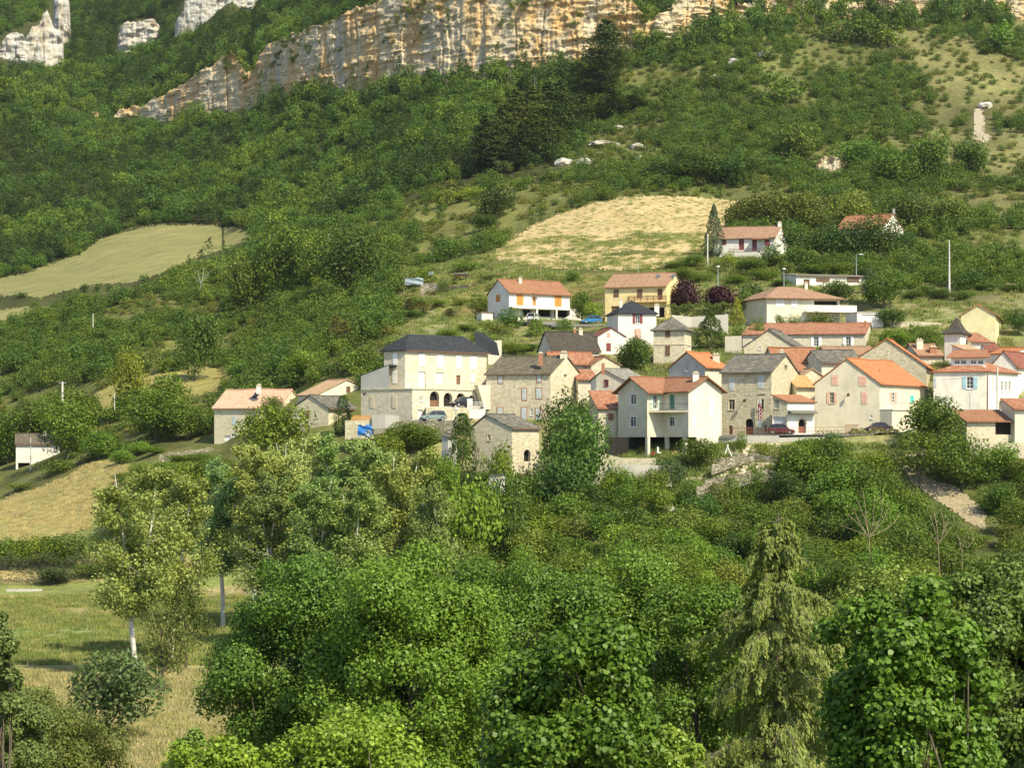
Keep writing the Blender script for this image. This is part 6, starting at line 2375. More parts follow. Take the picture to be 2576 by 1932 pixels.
mb.box(fR2.pt, (1.6, -1.6, -.3), (w2['wR'], .0, 0))
mb.box(fR2.pt, (w2['wR'] - .3, -1.6, -9), (w2['wR'], .0, -.3))
build('wall', mb, 'plaster_cream', w2['root'])
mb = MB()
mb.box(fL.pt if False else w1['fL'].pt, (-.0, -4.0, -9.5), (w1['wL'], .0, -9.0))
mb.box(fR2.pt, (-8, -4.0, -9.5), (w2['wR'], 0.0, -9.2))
build('basement_shade_wall', mb, 'inside_shade', w2['root'])  # back walls painted near-black for the shade under the open ground floor
# floor soffit over the open ground floor
mb = MB()
W1, W2 = w1['W'], w2['W']
mb.face([W1(0, 0, .0), W1(w1['wR'], 0, .0), W1(w1['wR'], w1['wL'], .0), W1(0, w1['wL'], .0)])
mb.face([W2(0, 0, -.01), W2(w2['wR'], 0, -.01), W2(w2['wR'], w2['wL'], -.01), W2(0, w2['wL'], -.01)])
build('floor_slab', mb, 'plaster_beige', w2['root'])
# triangular balcony in the inner corner
tb_ = w2['fL'].st(1700, 1033)[1]
a, b = w1['fR'].pt(.25, 0), w2['fL'].pt(.1, 0)
c0 = Vector((C2.x, C2.y, 0))
zt = w2['zb'] + tb_
mb = MB()
tri = [Vector((a.x, a.y, zt)), Vector((b.x, b.y, zt)), Vector((c0.x, c0.y, zt))]
mb.face(tri)
lo = [p - Vector((0, 0, .28)) for p in tri]
mb.face(lo)
for i in range(3):
    j = (i + 1) % 3
    mb.face([tri[i], tri[j], lo[j], lo[i]])
bal = build('balcony', mb, 'plaster_beige', w2['root'])
mb = MB()
for k in (1.0,):
    mb.tube([tri[0] + Vector((0, 0, k)), tri[1] + Vector((0, 0, k))], .03, 5)
for i in range(19):
    p = tri[0].lerp(tri[1], i / 18)
    mb.tube([p, p + Vector((0, 0, 1.0))], .012, 4)
build('railing', mb, 'iron', bal)

# 18 stone house with the banner
LT = ('grey_blue_paint', 'stone_trim')


def banner_extra(hi):
    fL, root = hi['fL'], hi['root']
    s, t0 = fL.st(1914, 1076)
    _, t1 = fL.st(1914, 1005)
    hw = 4.2 * fL.Y(s) / F * 1.05
    mb = MB()
    mb.box(fL.pt, (s - hw, t0, .5), (s + hw, t1, .56))
    bn = build('sign_banner', mb, 'white_paint', root)
    tr, tw = fL.st(1914, 1058)[1], fL.st(1914, 1015)[1]
    mb = MB()
    mb.box(fL.pt, (s - hw, tr, .562), (s + hw, tw, .575))
    build('sign_panel', mb, 'red_sign', bn)
    # white upright marks, as far as the picture lets them be read
    mb = MB()
    ys = [1019, 1027, 1031, 1036, 1041, 1046, 1051, 1055]
    for i, y in enumerate(ys):
        _, t = fL.st(1914, y)
        o = (-.10, .06, .10, -.04, .08, -.06, .07, -.08)[i]
        mb.box(fL.pt, (s + o - .07, t - .12, .577), (s + o + .07, t + .10, .585))
        if i % 2:
            mb.box(fL.pt, (s - .15, t - .03, .577), (s + .14, t + .04, .584))
    build('sign_lettering', mb, 'white_paint', bn)
    _, t = fL.st(1914, 1010.5)
    mb = MB()
    mb.box(fL.pt, (s - .05, t - .16, .562), (s + .05, t + .16, .57))
    mb.box(fL.pt, (s - .16, t - .05, .562), (s + .16, t + .05, .571))
    build('sign_cross', mb, 'iron', bn)
    # painted brown lettering over the middle window
    s, t = fL.st(1914, 992.5)
    mb = MB()
    for i in range(7):
        mb.box(fL.pt, (s - .55 + i * .16, t - .09, .006), (s - .47 + i * .16, t + .10 + .05 * math.sin(i * 2.2), .03))
    mb.box(fL.pt, (s - .6, t - .12, .005), (s + .6, t - .06, .025))
    build('wall_lettering', mb, 'rust_iron', root)
    # lantern
    mb = MB()
    s, t = fL.st(1877, 1007)
    mb.tube([fL.pt(s, t, 0), fL.pt(s, t + .3, .35), fL.pt(s, t + .1, .8)], .04, 6)
    mb.cyl(fL.pt(s, t - .12, .8), (0, 0, 1), .22, .45, 8)
    build('lantern', mb, 'iron', root)


hi = house('grey stone house with a mossy slab roof and a vertical red and white banner', 1941, 287, 1815, 2010, 1092, 936, 63, 66, 'stone_grey', ('gable', 'v', 893, 'lauze', dict(oh=.55, sag=.2, th=.2)), mats=None,
           wins=[('L', 'sh', 1840.8, 966, 11, 31) + LT, ('L', 'sh', 1914, 959, 12, 34) + LT, ('L', 'pn', 1840.8, 1018, 15, 26, 'white_paint', 'stone_trim'), ('L', 'pn', 1913.6, 1017, 16, 27, 'white_paint', 'stone_trim'),
                 ('L', 'dr', 1838, 1082, 9, 22, 'brown_paint'), ('L', 'ar', 1884.6, 1073, 20, 40, 'rust_iron'), ('L', 'dr', 1926, 1078, 5, 16, 'wood_brown'), ('R', 'ho', 1977, 925, 7, 13)],
           chim=[(1966, 884, 11, 20, .12, 'plaster_rough')], extra=banner_extra)
# annex with red roof
an = house('low annex with a small red roof and barred window beside the banner house', 1981, 283, 1943, 2049, 1092, 1011, 22, 62, 'plaster_white', ('shed', 'u', 995, 'tile_red', dict(oh=.2)), mats={'L': 'stone_grey'},
           wins=[('L', 'bars', 1954, 1016, 14, 24, 'white_paint', 'stone_trim'), ('L', 'dr', 1959, 1069, 34, 40, 'grey_blue_paint'), ('R', 'ar', 2018.5, 1072, 20, 36, 'rust_iron')])
fR = an['fR']
t = fR.st(2010, 1040)[1]
mb = MB()
mb.hexa([fR.pt(.1, t, .01), fR.pt(an['wR'], t, .01), fR.pt(an['wR'], t - .05, 1.0), fR.pt(.1, t - .05, 1.0), fR.pt(.1, t + .5, .01), fR.pt(an['wR'], t + .5, .01), fR.pt(an['wR'], t + .12, 1.0), fR.pt(.1, t + .12, 1.0)])
build('porch_roof', mb, 'lauze_pale', an['root'])
# 19 red roofs behind
house('red tiled house whose long roof carries an antenna, behind the banner house', 1950, 311, 1918, 2064, 960, 909, 6, 32, 'stone_pale', ('gable', 'u', 877, 'tile_red', dict(oh=.3)))
house('cream house with a grey slab roof between the red roofs', 2067, 306, 2062, 2170, 960, 913, 4, 14, 'plaster_cream', ('gable', 'u', 884, 'lauze', dict(oh=.3)), wL=8)
house('dark red tiled roof in front of the long house with white shutters', 2084, 322, 2078, 2206, 920, 893, 3, 10, 'plaster_rough', ('gable', 'u', 875, 'tile_brown', dict(oh=.3)), wL=7)
house('small red lean-to roof right of the banner house gable', 1990, 301, 1984, 2033, 960, 934, 6, 14, 'plaster_rough', ('shed', 'u', 912, 'tile_red', dict(oh=.2)), wL=4)
house('tiny gable with a tan tiled roof between the banner house and the cream house', 2010, 298, 2004, 2076, 980, 951, 12, 12, 'stone_pale', ('gable', 'v', 929, 'tile_tan', dict(oh=.2)), wL=6)
house('narrow cream house front under an ochre tiled roof', 2004, 293, 1998, 2050, 1060, 974, 4, 10, 'plaster_beige', ('shed', 'u', 946, 'tile_ochre', dict(oh=.3)), wL=5)
# 20 long house with white shutters
house('long tan stone house with white shutters and a mottled red roof', 2176, 333, 1868, 2199, 895, 841, 76, 84, 'stone_ashlar', ('gable', 'v', 815, 'tile_old', dict(oh=.4)),
      wins=[('L', 'op', 2053, 859, 12, 25), ('L', 'op', 2134, 859, 12, 25), ('L', 'pn', 1897, 851, 10, 9)], chim=[(2177, 808, 6, 14, .02, 'brick_trim')])
# 21 tan gable in front of it
house('plain tan gable with a grey slab roof before the long house', 1998, 320, 1872, 2028, 910, 872, 66, 80, 'stone_pale', ('gable', 'u', 830, 'lauze', dict(oh=.25)),
      wins=[('L', 'pn', 1910.6, 876, 6, 6)])
# 22 cream house with pink shutters
PK = ('pink_paint', 'stone_trim')


def cream_extra(hi):
    fR, root = hi['fR'], hi['root']
    t = fR.st(2250, 1031)[1]
    s1 = fR.s_of(2311)
    mb = MB()
    mb.box(fR.pt, (.02, -3, .01), (s1, t - .16, 2.0))
    build('terrace_wall', mb, 'plaster_beige', root)
    mb = MB()
    mb.box(fR.pt, (.0, t - .16, .01), (s1 + .1, t, 2.15))
    bl = build('terrace', mb, 'concrete', root)
    mb = MB()
    for k in (1.0,):
        mb.tube([fR.pt(.1, t + k, 2.05), fR.pt(s1, t + k, 2.05)], .03, 5)
    for i in range(24):
        s = .1 + (s1 - .1) * i / 23
        mb.tube([fR.pt(s, t, 2.05), fR.pt(s, t + 1.0, 2.05)], .014, 4)
    build('railing', mb, 'iron', bl)
    fL = hi['fL']
    mb = MB()
    s, tt = fL.st(2135, 992)
    mb.tube([fL.pt(s, tt, 0), fL.pt(s, tt + .25, .3), fL.pt(s, tt + .1, .6)], .035, 6)
    mb.cyl(fL.pt(s, tt - .12, .6), (0, 0, 1), .2, .42, 8)
    build('lantern', mb, 'iron', root)


house('cream gabled house with pink shutters and a vivid orange roof by the road', 2213, 287, 2050, 2326, 1070, 965, 52, 74, 'plaster_beige', ('gable', 'u', 904, 'tile_orange', dict(oh=.3)), apx=.5,
      wins=[('L', 'sh', 2100.6, 956, 15, 24) + PK, ('L', 'sh', 2169.8, 958, 17, 24) + PK, ('L', 'op', 2092.5, 1001, 11, 27) + PK, ('L', 'sh', 2174.6, 1001, 13, 28) + PK, ('L', 'pn', 2192, 1049, 5, 9),
            ('R', 'op', 2247, 1000, 9, 25, 'pink_paint'), ('R', 'sh', 2294, 1004, 9, 17, 'teal_paint')], extra=cream_extra,
      chim=[(2212, 934, 4, 20, .25, 'brick_trim', 'brick_trim')])
# 23 grey stone gable, orange roof
house('large bare stone gable with an orange roof strip behind the cream house', 2330, 304, 2154, 2348, 1000, 922, 72, 78, 'stone_grey', ('gable', 'u', 854, 'tile_orange', dict(oh=.5)), apx=.56, ye2=903)
# 24 hipped white house
hi = house('white house with a brown hipped roof and a corner terrace', 1929, 358, 1913, 2112, 820, 748, 10, 24, 'plaster_cream', ('hip', 'u', 722, 'tile_brown', dict(oh=.7, ins=5.2)), wL=11,
           wins=[('R', 'sh', 1962, 762, 22, 22), ('R', 'sh', 1998, 763, 17, 22), ('R', 'ho', 2078, 768, 60, 24)], chim=[(2028, 713, 7, 15, .42)])
fR = hi['fR']
t = fR.st(2080, 787)[1]
s0, s1 = fR.s_of(2020), fR.s_of(2146)
mb = MB()
mb.box(fR.pt, (s0, t, .01), (s1, t + .25, 2.0))
mb.box(fR.pt, (s0, t + .25, 1.85), (s1, t + 1.3, 2.0))
mb.box(fR.pt, (s1 - .15, t + .25, .01), (s1, t + 1.3, 1.85))
build('balcony', mb, 'plaster_white', hi['root'])
mb = MB()
for px in (2133,):
    s = fR.s_of(px)
    mb.box(fR.pt, (s - .2, -2, 1.4), (s + .2, t, 1.8))
build('pillar', mb, 'plaster_white', hi['root'])
# white garage next to it
house('white garage with a metal door beside the hipped roof house', 2156, 352, 2150, 2222, 812, 786, 6, 10, 'plaster_white', ('flat', None, None, 'concrete', dict(oh=.1, th=.15)), wL=6, wins=[('R', 'dr', 2192, 801, 46, 20, 'white_paint')], name='garage', cat='garage')
# 25 long low building
house('long low white building with a slanting flat roof', 2003, 390, 1998, 2194, 724, 693, 12, 18, 'plaster_white', ('shed', 'u', 690, 'lauze_pale', dict(oh=.3)), wL=7,
      wins=[('R', 'dr', 2029, 711, 15, 17, 'wood_brown'), ('R', 'sh', 2070, 704, 34, 10, 'brown_paint'), ('R', 'sh', 2146, 704, 30, 12, 'brown_paint')])
# 26 bungalow
hi = house('white bungalow with brown shutters and a grey brown roof at the wood edge', 1951, 428, 1798, 1978, 645, 596, 70, 74, 'plaster_white', ('gable', 'v', 570, 'tile_brown', dict(oh=.5)),
           wins=[('L', 'sh', 1822, 607, 10, 17, 'maroon_paint'), ('L', 'dr', 1865, 614, 13, 28, 'maroon_paint'), ('L', 'dr', 1898, 616, 12, 28, 'maroon_paint'), ('L', 'sh', 1930, 610, 12, 16, 'maroon_paint')], chim=[(1961, 560, 9, 14, .02)])
fL = hi['fL']
mb = MB()
s0, s1 = fL.s_of(1936), fL.s_of(1895)
t = fL.st(1915, 597)[1]
mb.hexa([fL.pt(s0, t - .5, 1.3), fL.pt(s1, t - .5, 1.3), fL.pt(s1, t, .02), fL.pt(s0, t, .02), fL.pt(s0, t - .42, 1.3), fL.pt(s1, t - .42, 1.3), fL.pt(s1, t + .08, .02), fL.pt(s0, t + .08, .02)])
build('awning', mb, 'tile_red', hi['root'])
mb = MB()
t = fL.st(1900, 634)[1]
for k in (.0, .35, .7):
    mb.box(fL.pt, (fL.s_of(1940), t + k, 1.0), (fL.s_of(1835), t + k + .1, 1.06))
build('railing', mb, 'wood_brown', hi['root'])
# 27 red roofed house in the trees
house('white gabled house with a red roof half hidden in dark trees', 2221, 448, 2103, 2272, 625, 572, 44, 62, 'plaster_white', ('gable', 'v', 539, 'tile_red', dict(oh=.4)), chim=[(2248, 528, 6, 14, .2, 'zinc')])
# 28 white turret
house('white square turret with a flared grey slate cap', 2416, 316, 2376, 2437, 905, 834, 62, 66, 'plaster_white', ('pyr', None, 797, 'slate_brown', dict(oh=.5, flare=.5)), name='turret', cat='tower',
      wins=[('R', 'pn', 2426, 844, 3, 6)])
house('tiled lean-to roof right of the white turret', 2442, 318, 2437, 2490, 880, 860, 6, 12, 'plaster_white', ('shed', 'u', 838, 'tile_old', dict(oh=.3)), wL=5)
house('low white wall house with a tan roof edge under the turret', 2424, 309, 2416, 2462, 905, 880, 8, 14, 'plaster_white', ('shed', 'u', 868, 'tile_tan', dict(oh=.2)), wL=4)
house('flat red tiled roof left of the turret foot', 2310, 316, 2302, 2372, 920, 894, 4, 12, 'plaster_rough', ('gable', 'u', 868, 'tile_brown', dict(oh=.3)), wL=7, chim=[(2313, 856, 16, 26, .3, 'plaster_cream'), (2347, 874, 18, 22, .1, 'brick_trim')])
# 29 pale yellow gable
house('tall pale yellow windowless gable at the right edge', 2505, 338, 2417, 2522, 870, 793, 72, 76, 'plaster_pale_yellow', ('gable', 'u', 767, 'tile_orange', dict(oh=.4)))
house('brown roofed house behind the glazed attic', 2486, 316, 2480, 2520, 900, 884, 4, 10, 'plaster_white', ('gable', 'u', 866, 'tile_maroon', dict(oh=.2)), wL=6)
house('small red roof at the right edge above the dark red one', 2544, 312, 2538, 2610, 910, 890, 30, 40, 'plaster_white', ('gable', 'v', 876, 'tile_orange', dict(oh=.2)), wL=6)


# 30 white house with blue shutters and a glazed attic
def attic_extra(hi):
    fL, root, W = hi['fL'], hi['root'], hi['W']
    s0, s1 = fL.s_of(2497), fL.s_of(2392)
    s0 = max(s0, .2)
    t0 = fL.st(2440, 923)[1] - .3
    t1 = fL.st(2440, 898)[1]
    fA = Face(fL.pt(0, 0, -1.6) * 1.0, fL.dir, fL.n, hi['zb'])
    fA.C.z = 0
    holes = []
    gos = []
    for px in (2408, 2424, 2449, 2467):
        gos.append(add_window(root, fA, ('L', 'pn', px, 911, 14, 12), holes))
    mb = MB()
    wall_panel(mb, fA, [(s0, t1), (s1, t1)], t0 - .5, holes)
    a, b = fA.pt(s0, t0 - .5), fA.pt(s0, t1)
    back = -fL.n * 4.0
    mb.face([a, b, b + back, a + back])
    a2, b2 = fA.pt(s1, t0 - .5), fA.pt(s1, t1)
    mb.face([a2, b2, b2 + back, a2 + back])
    build('attic_wall', mb, 'white_paint', root)
    for g in gos:
        g()
    rb = MB()
    up = Vector((0, 0, .14))
    e0, e1 = fA.pt(s0 - .8, t1 - .1, .6), fA.pt(s1 + .8, t1 - .1, .6)
    f0, f1 = fA.pt(s0 - .3, t1 + 1.2, -4.2), fA.pt(s1 - .3, t1 + 1.2, -4.2)
    slab(rb, [e0 + up, e1 + up, f1 + up, f0 + up], .14, [(0, 0), (s1 - s0, 0), (s1 - s0, 5), (0, 5)])
    build('attic_roof', rb, 'tile_red', root)


house('white house with blue shutters and a glazed red roofed attic', 2482, 294, 2348, 2562, 1040, 934, 48, 76, 'plaster_white', ('hip', 'u', 905, 'tile_old', dict(oh=.35, ins=4.0)),
      wins=[('L', 'op', 2440, 963, 17, 30, 'blue_paint'), ('L', 'sh', 2351.5, 962, 7, 26, 'grey_blue_paint'), ('R', 'sh', 2501, 964, 9, 32, 'grey_blue_paint')] +
           [('R', 'pn', px, 972, 6, 24, 'grey_blue_paint') for px in (2521, 2531, 2540)] + [('R', 'ar', 2517, 1020, 8, 26)], extra=attic_extra)
house('white gable under a dark maroon roof at the right edge', 2557, 304, 2492, 2650, 990, 922, 55, 72, 'plaster_white', ('gable', 'u', 886, 'tile_maroon', dict(oh=.3)))
# 31 stone shed with tile roof
house('open fronted stone shed with a wavy tile roof and dark opening', 2432, 277, 2427, 2552, 1118, 1060, 3, 14, 'stone_pale', ('shed', 'u', 1033, 'tile_terracotta', dict(oh=.35)), wL=5,
      wins=[('R', 'ho', 2527, 1078, 46, 31)], name='shed', cat='shed')
house('white walled building cut by the right edge beside the stone shed', 2553, 276.5, 2551, 2700, 1112, 1030, 3, 8, 'plaster_cream', ('shed', 'u', 1004, 'tile_old', dict(oh=.3)), wL=5)
# 32 white house on the left
house('small white house with a grey tile roof, far left on the bank', 40, 383, 27, 150, 1192, 1118, 8, 14, 'plaster_white', ('gable', 'u', 1094, 'lauze_brown', dict(oh=.3)), wL=8,
      wins=[('R', 'ho', 60, 1174, 30, 19)], chim=[(133, 1084, 8, 14, .42), (113, 1088, 6, 8, .45)])
# ---------------------------------------------------------------- walls, road, railings
def wall_run(label, pts, th, mat, name='stone_wall', cat='wall', cap=None):
    """Free-standing or retaining wall through (px, foot row, head row, depth)."""
    mb = MB()
    A = []
    n0 = Vector(P(pts[0][0], pts[0][1], pts[0][3]))
    fine = []
    for a, b in zip(pts[:-1], pts[1:]):
        m = max(1, int(abs(b[0] - a[0]) / 7))
        for i in range(m):
            t = i / m
            fine.append(tuple(x + (y - x) * t for x, y in zip(a, b)))
    fine.append(pts[-1])
    rough = 2.6 if mat == 'stone_dry' else .3
    for i, (px, yb, yt, D) in enumerate(fine):
        j = rough * math.sin(i * 2.7 + px) + rough * .6 * math.sin(i * 1.1)
        lo, hi = P(px, yb, D), P(px, yt + j, D)
        lo.z -= .8
        A.append((lo, hi))
    for (l0, h0), (l1, h1) in zip(A[:-1], A[1:]):
        d = Vector((0, th, 0))
        mb.hexa([l0, l1, l1 + d, l0 + d, h0, h1, h1 + d, h0 + d])
    o = build(name, mb, mat, org=n0)
    tag(o, label, cat)
    return o


wall_run('pale concrete retaining wall under the roadside railing', [(1815, 1106, 1097, 283.0), (1880, 1122, 1097, 281.5), (1960, 1120, 1096, 281), (2080, 1112, 1095, 281)], .5, 'concrete', 'retaining_wall')
wall_run('dry stone wall with ivy under the plum coloured car', [(2136, 1138, 1086, 281.5), (2200, 1142, 1085, 281), (2255, 1142, 1087, 281), (2290, 1138, 1092, 282)], .8, 'stone_dry')
wall_run('upper stone retaining wall below the stilted house', [(1470, 1172, 1148, 274), (1520, 1170, 1140, 274), (1560, 1168, 1152, 274), (1650, 1168, 1153, 274)], .6, 'stone_grey', 'retaining_wall')
wall_run('long grey retaining wall beneath the upper one below the stilted house', [(1450, 1206, 1170, 269.5), (1500, 1212, 1170, 269), (1600, 1212, 1170, 269), (1690, 1210, 1172, 269.5)], .5, 'concrete', 'retaining_wall')
wall_run('crumbling dry stone terrace wall right of the stilted house', [(1790, 1182, 1170, 272), (1850, 1160, 1144, 275), (1900, 1150, 1140, 276), (1960, 1160, 1152, 275)], .7, 'stone_dry')
wall_run('lower dry stone terrace wall facing the thicket', [(1770, 1238, 1216, 265.5), (1800, 1232, 1206, 266), (1850, 1216, 1192, 267.5), (1905, 1200, 1184, 269), (1985, 1198, 1186, 270)], .7, 'stone_dry')
wall_run('rubble bank wall at the thicket edge', [(1752, 1254, 1228, 261), (1775, 1244, 1212, 262), (1800, 1232, 1200, 263)], .7, 'stone_dry')
wall_run('weathered stone wall under the stone shed', [(2440, 1142, 1115, 275.5), (2500, 1142, 1116, 275.5), (2552, 1140, 1114, 275.5), (2600, 1140, 1113, 275.5)], .6, 'stone_pale')
wall_run('old stone wall of the path beside the pink roofed farmhouse', [(400, 1152, 1144, 327), (440, 1148, 1139, 328), (490, 1142, 1132, 330), (537, 1134, 1125, 332)], .6, 'stone_dry')
wall_run('stone garden wall under the timber stack', [(868, 1092, 1058, 293), (905, 1092, 1057, 293), (940, 1090, 1056, 293)], .6, 'stone_grey')
wall_run('low whitewashed wall before the big slate roofed building', [(936, 1066, 1044, 292.5), (970, 1064, 1043, 292), (1004, 1062, 1046, 292)], .4, 'concrete')
wall_run('stone terrace wall in front of the arcade', [(1071, 1062, 1026, 291), (1120, 1062, 1025, 292), (1182, 1062, 1026, 294)], .6, 'stone_grey')
wall_run('dry stone wall below the parked grey green car', [(1040, 1088, 1062, 287), (1100, 1092, 1060, 287), (1150, 1092, 1062, 287)], .6, 'stone_dry')
wall_run('rough dry stone wall by the log store, pale end', [(1058, 735, 713, 415), (1080, 735, 711, 416), (1102, 734, 714, 416)], .6, 'stone_dry')
wall_run('dark stone wall of the log store under a vine', [(1096, 740, 718, 414), (1140, 738, 720, 414), (1197, 728, 714, 414)], .8, 'stone_dark')
wall_run('grey garden retaining wall right of the white tower house', [(1690, 815, 792, 349), (1740, 812, 797, 350), (1775, 812, 795, 350), (1832, 830, 790, 350)], .5, 'concrete', 'retaining_wall')
wall_run('pale wall at the long house end with a strong shadow', [(1824, 905, 846, 331), (1866, 905, 845, 330)], .5, 'plaster_cream', 'garden_wall')
wall_run('upper pale terrace wall left of the yellow gable', [(2255, 806, 790, 366), (2330, 805, 789, 366), (2420, 806, 789, 366)], .5, 'concrete', 'retaining_wall')
wall_run('lower pale terrace wall left of the yellow gable', [(2240, 824, 810, 352), (2300, 824, 809, 352), (2370, 826, 812, 352)], .5, 'stone_pale', 'retaining_wall')
wall_run('pale garden wall right of the yellow gable', [(2510, 812, 792, 362), (2560, 812, 790, 362), (2640, 812, 790, 362)], .5, 'concrete', 'garden_wall')
wall_run('dry grey terrace wall behind the hipped roof house, left', [(1770, 728, 712, 400), (1830, 726, 712, 400)], .5, 'stone_pale')
wall_run('low white wall on the valley floor before the hedge', [(16, 1497, 1483, 254), (104, 1495, 1483, 254)], .5, 'concrete', 'garden_wall')
wall_run('pale wall end right of the big slate roof', [(1228, 905, 858, 322), (1262, 905, 856, 323)], .5, 'plaster_rough', 'garden_wall')
wall_run('weathered lane wall under the blue car', [(1400, 828, 818, 361), (1450, 828, 817, 361), (1530, 826, 816, 361)], .4, 'stone_pale')


def rubble(label, regions, n, seed):
    mb = MB()
    r_ = random.Random(seed)
    for _ in range(n):
        (x0, y0), (x1, y1) = r_.choice(regions)
        px, py = r_.uniform(x0, x1), r_.uniform(y0, y1)
        D = float(hit(px, py, 255, 300)[0])
        c = P(px, HY, D) + Vector((0, 0, gz(px, D)))
        s = r_.uniform(.12, .42)
        q = [Vector((sx * s * r_.uniform(.6, 1.1), sy * s * r_.uniform(.5, 1), sz * s * r_.uniform(.4, .8))) + c for sz in (-1, 1) for sx, sy in ((-1, -1), (1, -1), (1, 1), (-1, 1))]
        mb.hexa(q)
    o = build('rubble', mb, 'stone_trim')
    tag(o, label, kind='stuff')


rubble('loose stones and rubble on the terraces under the road', [((1840, 1118), (1960, 1172)), ((1770, 1150), (1990, 1200)), ((1730, 1195), (1830, 1245)), ((1960, 1160), (2000, 1205)), ((2280, 1130), (2330, 1150))], 900, 3)


def road_sheet(name, label, top, mat, lift=0.0):
    mb = MB()
    mb.face([P(*p) for p in top])
    mb.face([P(*p) - Vector((0, 0, .35)) for p in top])
    n = len(top)
    for i in range(n):
        a, b = P(*top[i]), P(*top[(i + 1) % n])
        mb.face([a, b, b - Vector((0, 0, .35)), a - Vector((0, 0, .35))])
    o = build(name, mb, mat)
    tag(o, label, kind='structure')


road_sheet('road', 'narrow road along the railing before the banner house', [(1812, 1096.4, 282.6), (1960, 1095.2, 281), (2290, 1087.5, 281), (2300, 1085.5, 287), (1960, 1092.2, 288), (1812, 1094.2, 290)], 'asphalt')
road_sheet('lane', 'lane in front of the upper houses', [(1390, 818, 360.5), (1540, 817, 360.5), (1540, 809, 369), (1300, 809, 370)], 'asphalt')
road_sheet('yard', 'yard before the big slate roofed building', [(1040, 1060.5, 287.5), (1150, 1061, 287.5), (1180, 1056.5, 294), (1040, 1056, 294)], 'asphalt')
road_sheet('terrace_floor', 'arcade terrace floor', [(1071, 1027, 291.5), (1182, 1027, 294), (1215, 1021, 303), (1071, 1022, 298)], 'concrete')


def railing(label, pts, h, n, mat='rust_iron'):
    mb = MB()
    V_ = [P(*p) for p in pts]
    for k in (.5, 1.0):
        mb.tube([p + Vector((0, 0, h * k)) for p in V_], .03, 5)
    for a, b in zip(V_[:-1], V_[1:]):
        for i in range(n + 1):
            p = a.lerp(b, i / n)
            mb.tube([p, p + Vector((0, 0, h))], .025, 4)
    o = build('railing', mb, mat, org=V_[0])
    tag(o, label, 'railing')


railing('thin rust coloured railing along the road edge', [(1820, 1096, 282.4), (1960, 1095, 280.9), (2126, 1092, 280.9)], 1.05, 18)
mb = MB()
for i in range(14):
    p = P(2127 + i * 2.4, 1092 - i * .05, 281 + i * .1)
    mb.tube([p, p + Vector((0, 0, 1.35))], .035, 4)
for k in (.2, 1.3):
    mb.tube([P(2126, 1092, 281) + Vector((0, 0, k)), P(2160, 1091.3, 282.3) + Vector((0, 0, k))], .04, 5)
tag(build('gate', mb, 'rust_iron', org=P(2126, 1092, 281)), 'rusty red slatted gate at the end of the railing', 'gate')
# white balcony landing with railing at the terrace corner
lt = thing('stair_landing', 'white concrete landing with railing between the big building and the stone house', 'landing', P(1200, 1045, 290))
mb = MB()
mb.hexa([P(1182, 1052, 289), P(1218, 1052, 289), P(1221, 1046, 293), P(1184, 1046, 293), P(1180, 1031, 289), P(1222, 1030, 289), P(1222, 1029, 293), P(1180, 1030, 293)])
build('slab', mb, 'plaster_white', lt)
mb = MB()
mb.aabb(P(1182, 1017, 290), (.8, .5, 1.7))
build('post', mb, 'plaster_white', lt)
mb = MB()
for k in (1012, 1017, 1022):
    mb.tube([P(1186, k, 289.4), P(1218, k, 289.4)], .05, 4)
mb.tube([P(1218, 1030, 289.4), P(1218, 1010, 289.4)], .06, 5)
build('railing', mb, 'white_paint', lt)
# timber stack
t = thing('timber_stack', 'stack of sawn orange timber on the garden wall', 'timber', P(908, 1057, 293.2))
for r_, y in enumerate((1055, 1051, 1047)):
    mb = MB()
    for q in range(3):
        mb.aabb(P(908 + r_ * 1.5, y, 293.15 + q * .3), (3.1 - .2 * r_, .26, .2))
    build('board', mb, 'wood_pale' if r_ % 2 else 'wood_orange', t)


def cloth(name, label, cat, px, py, w, h, D, mat, sag=.25):
    mb = MB()
    n = 14
    g = []
    for j in range(n + 1):
        for i in range(n + 1):
            a, b = i / n, j / n
            p = P(px + (a - .5) * w, py + (b - .5) * h, D)
            p.y += sag * (math.sin(a * 7 + b * 3) + .7 * math.sin(b * 9 - a * 4)) - b * .8
            p.z += .12 * math.sin(a * 11) * (1 - b)
            mb.v.append(tuple(p))
    for j in range(n):
        for i in range(n):
            a = j * (n + 1) + i
            mb.f.append((a, a + 1, a + n + 2, a + n + 1))
            mb.uv.append(None)
    o = build(name, mb, mat, org=P(px, py + h / 2, D), smooth=True)
    tag(o, label, cat)


cloth('tarpaulin', 'blue tarpaulin hanging under the stone garden wall', 'tarpaulin', 918, 1083, 36, 26, 291.5, 'tarp_blue')
cloth('tarpaulin', 'pale faded tarpaulin bundle in front of the blue one', 'tarpaulin', 926, 1092, 14, 18, 290.6, 'tarp_pale')
cloth('tarpaulin', 'grey blue plastic sheet by the log store', 'tarpaulin', 1042, 708, 46, 18, 420, 'tarp_pale')


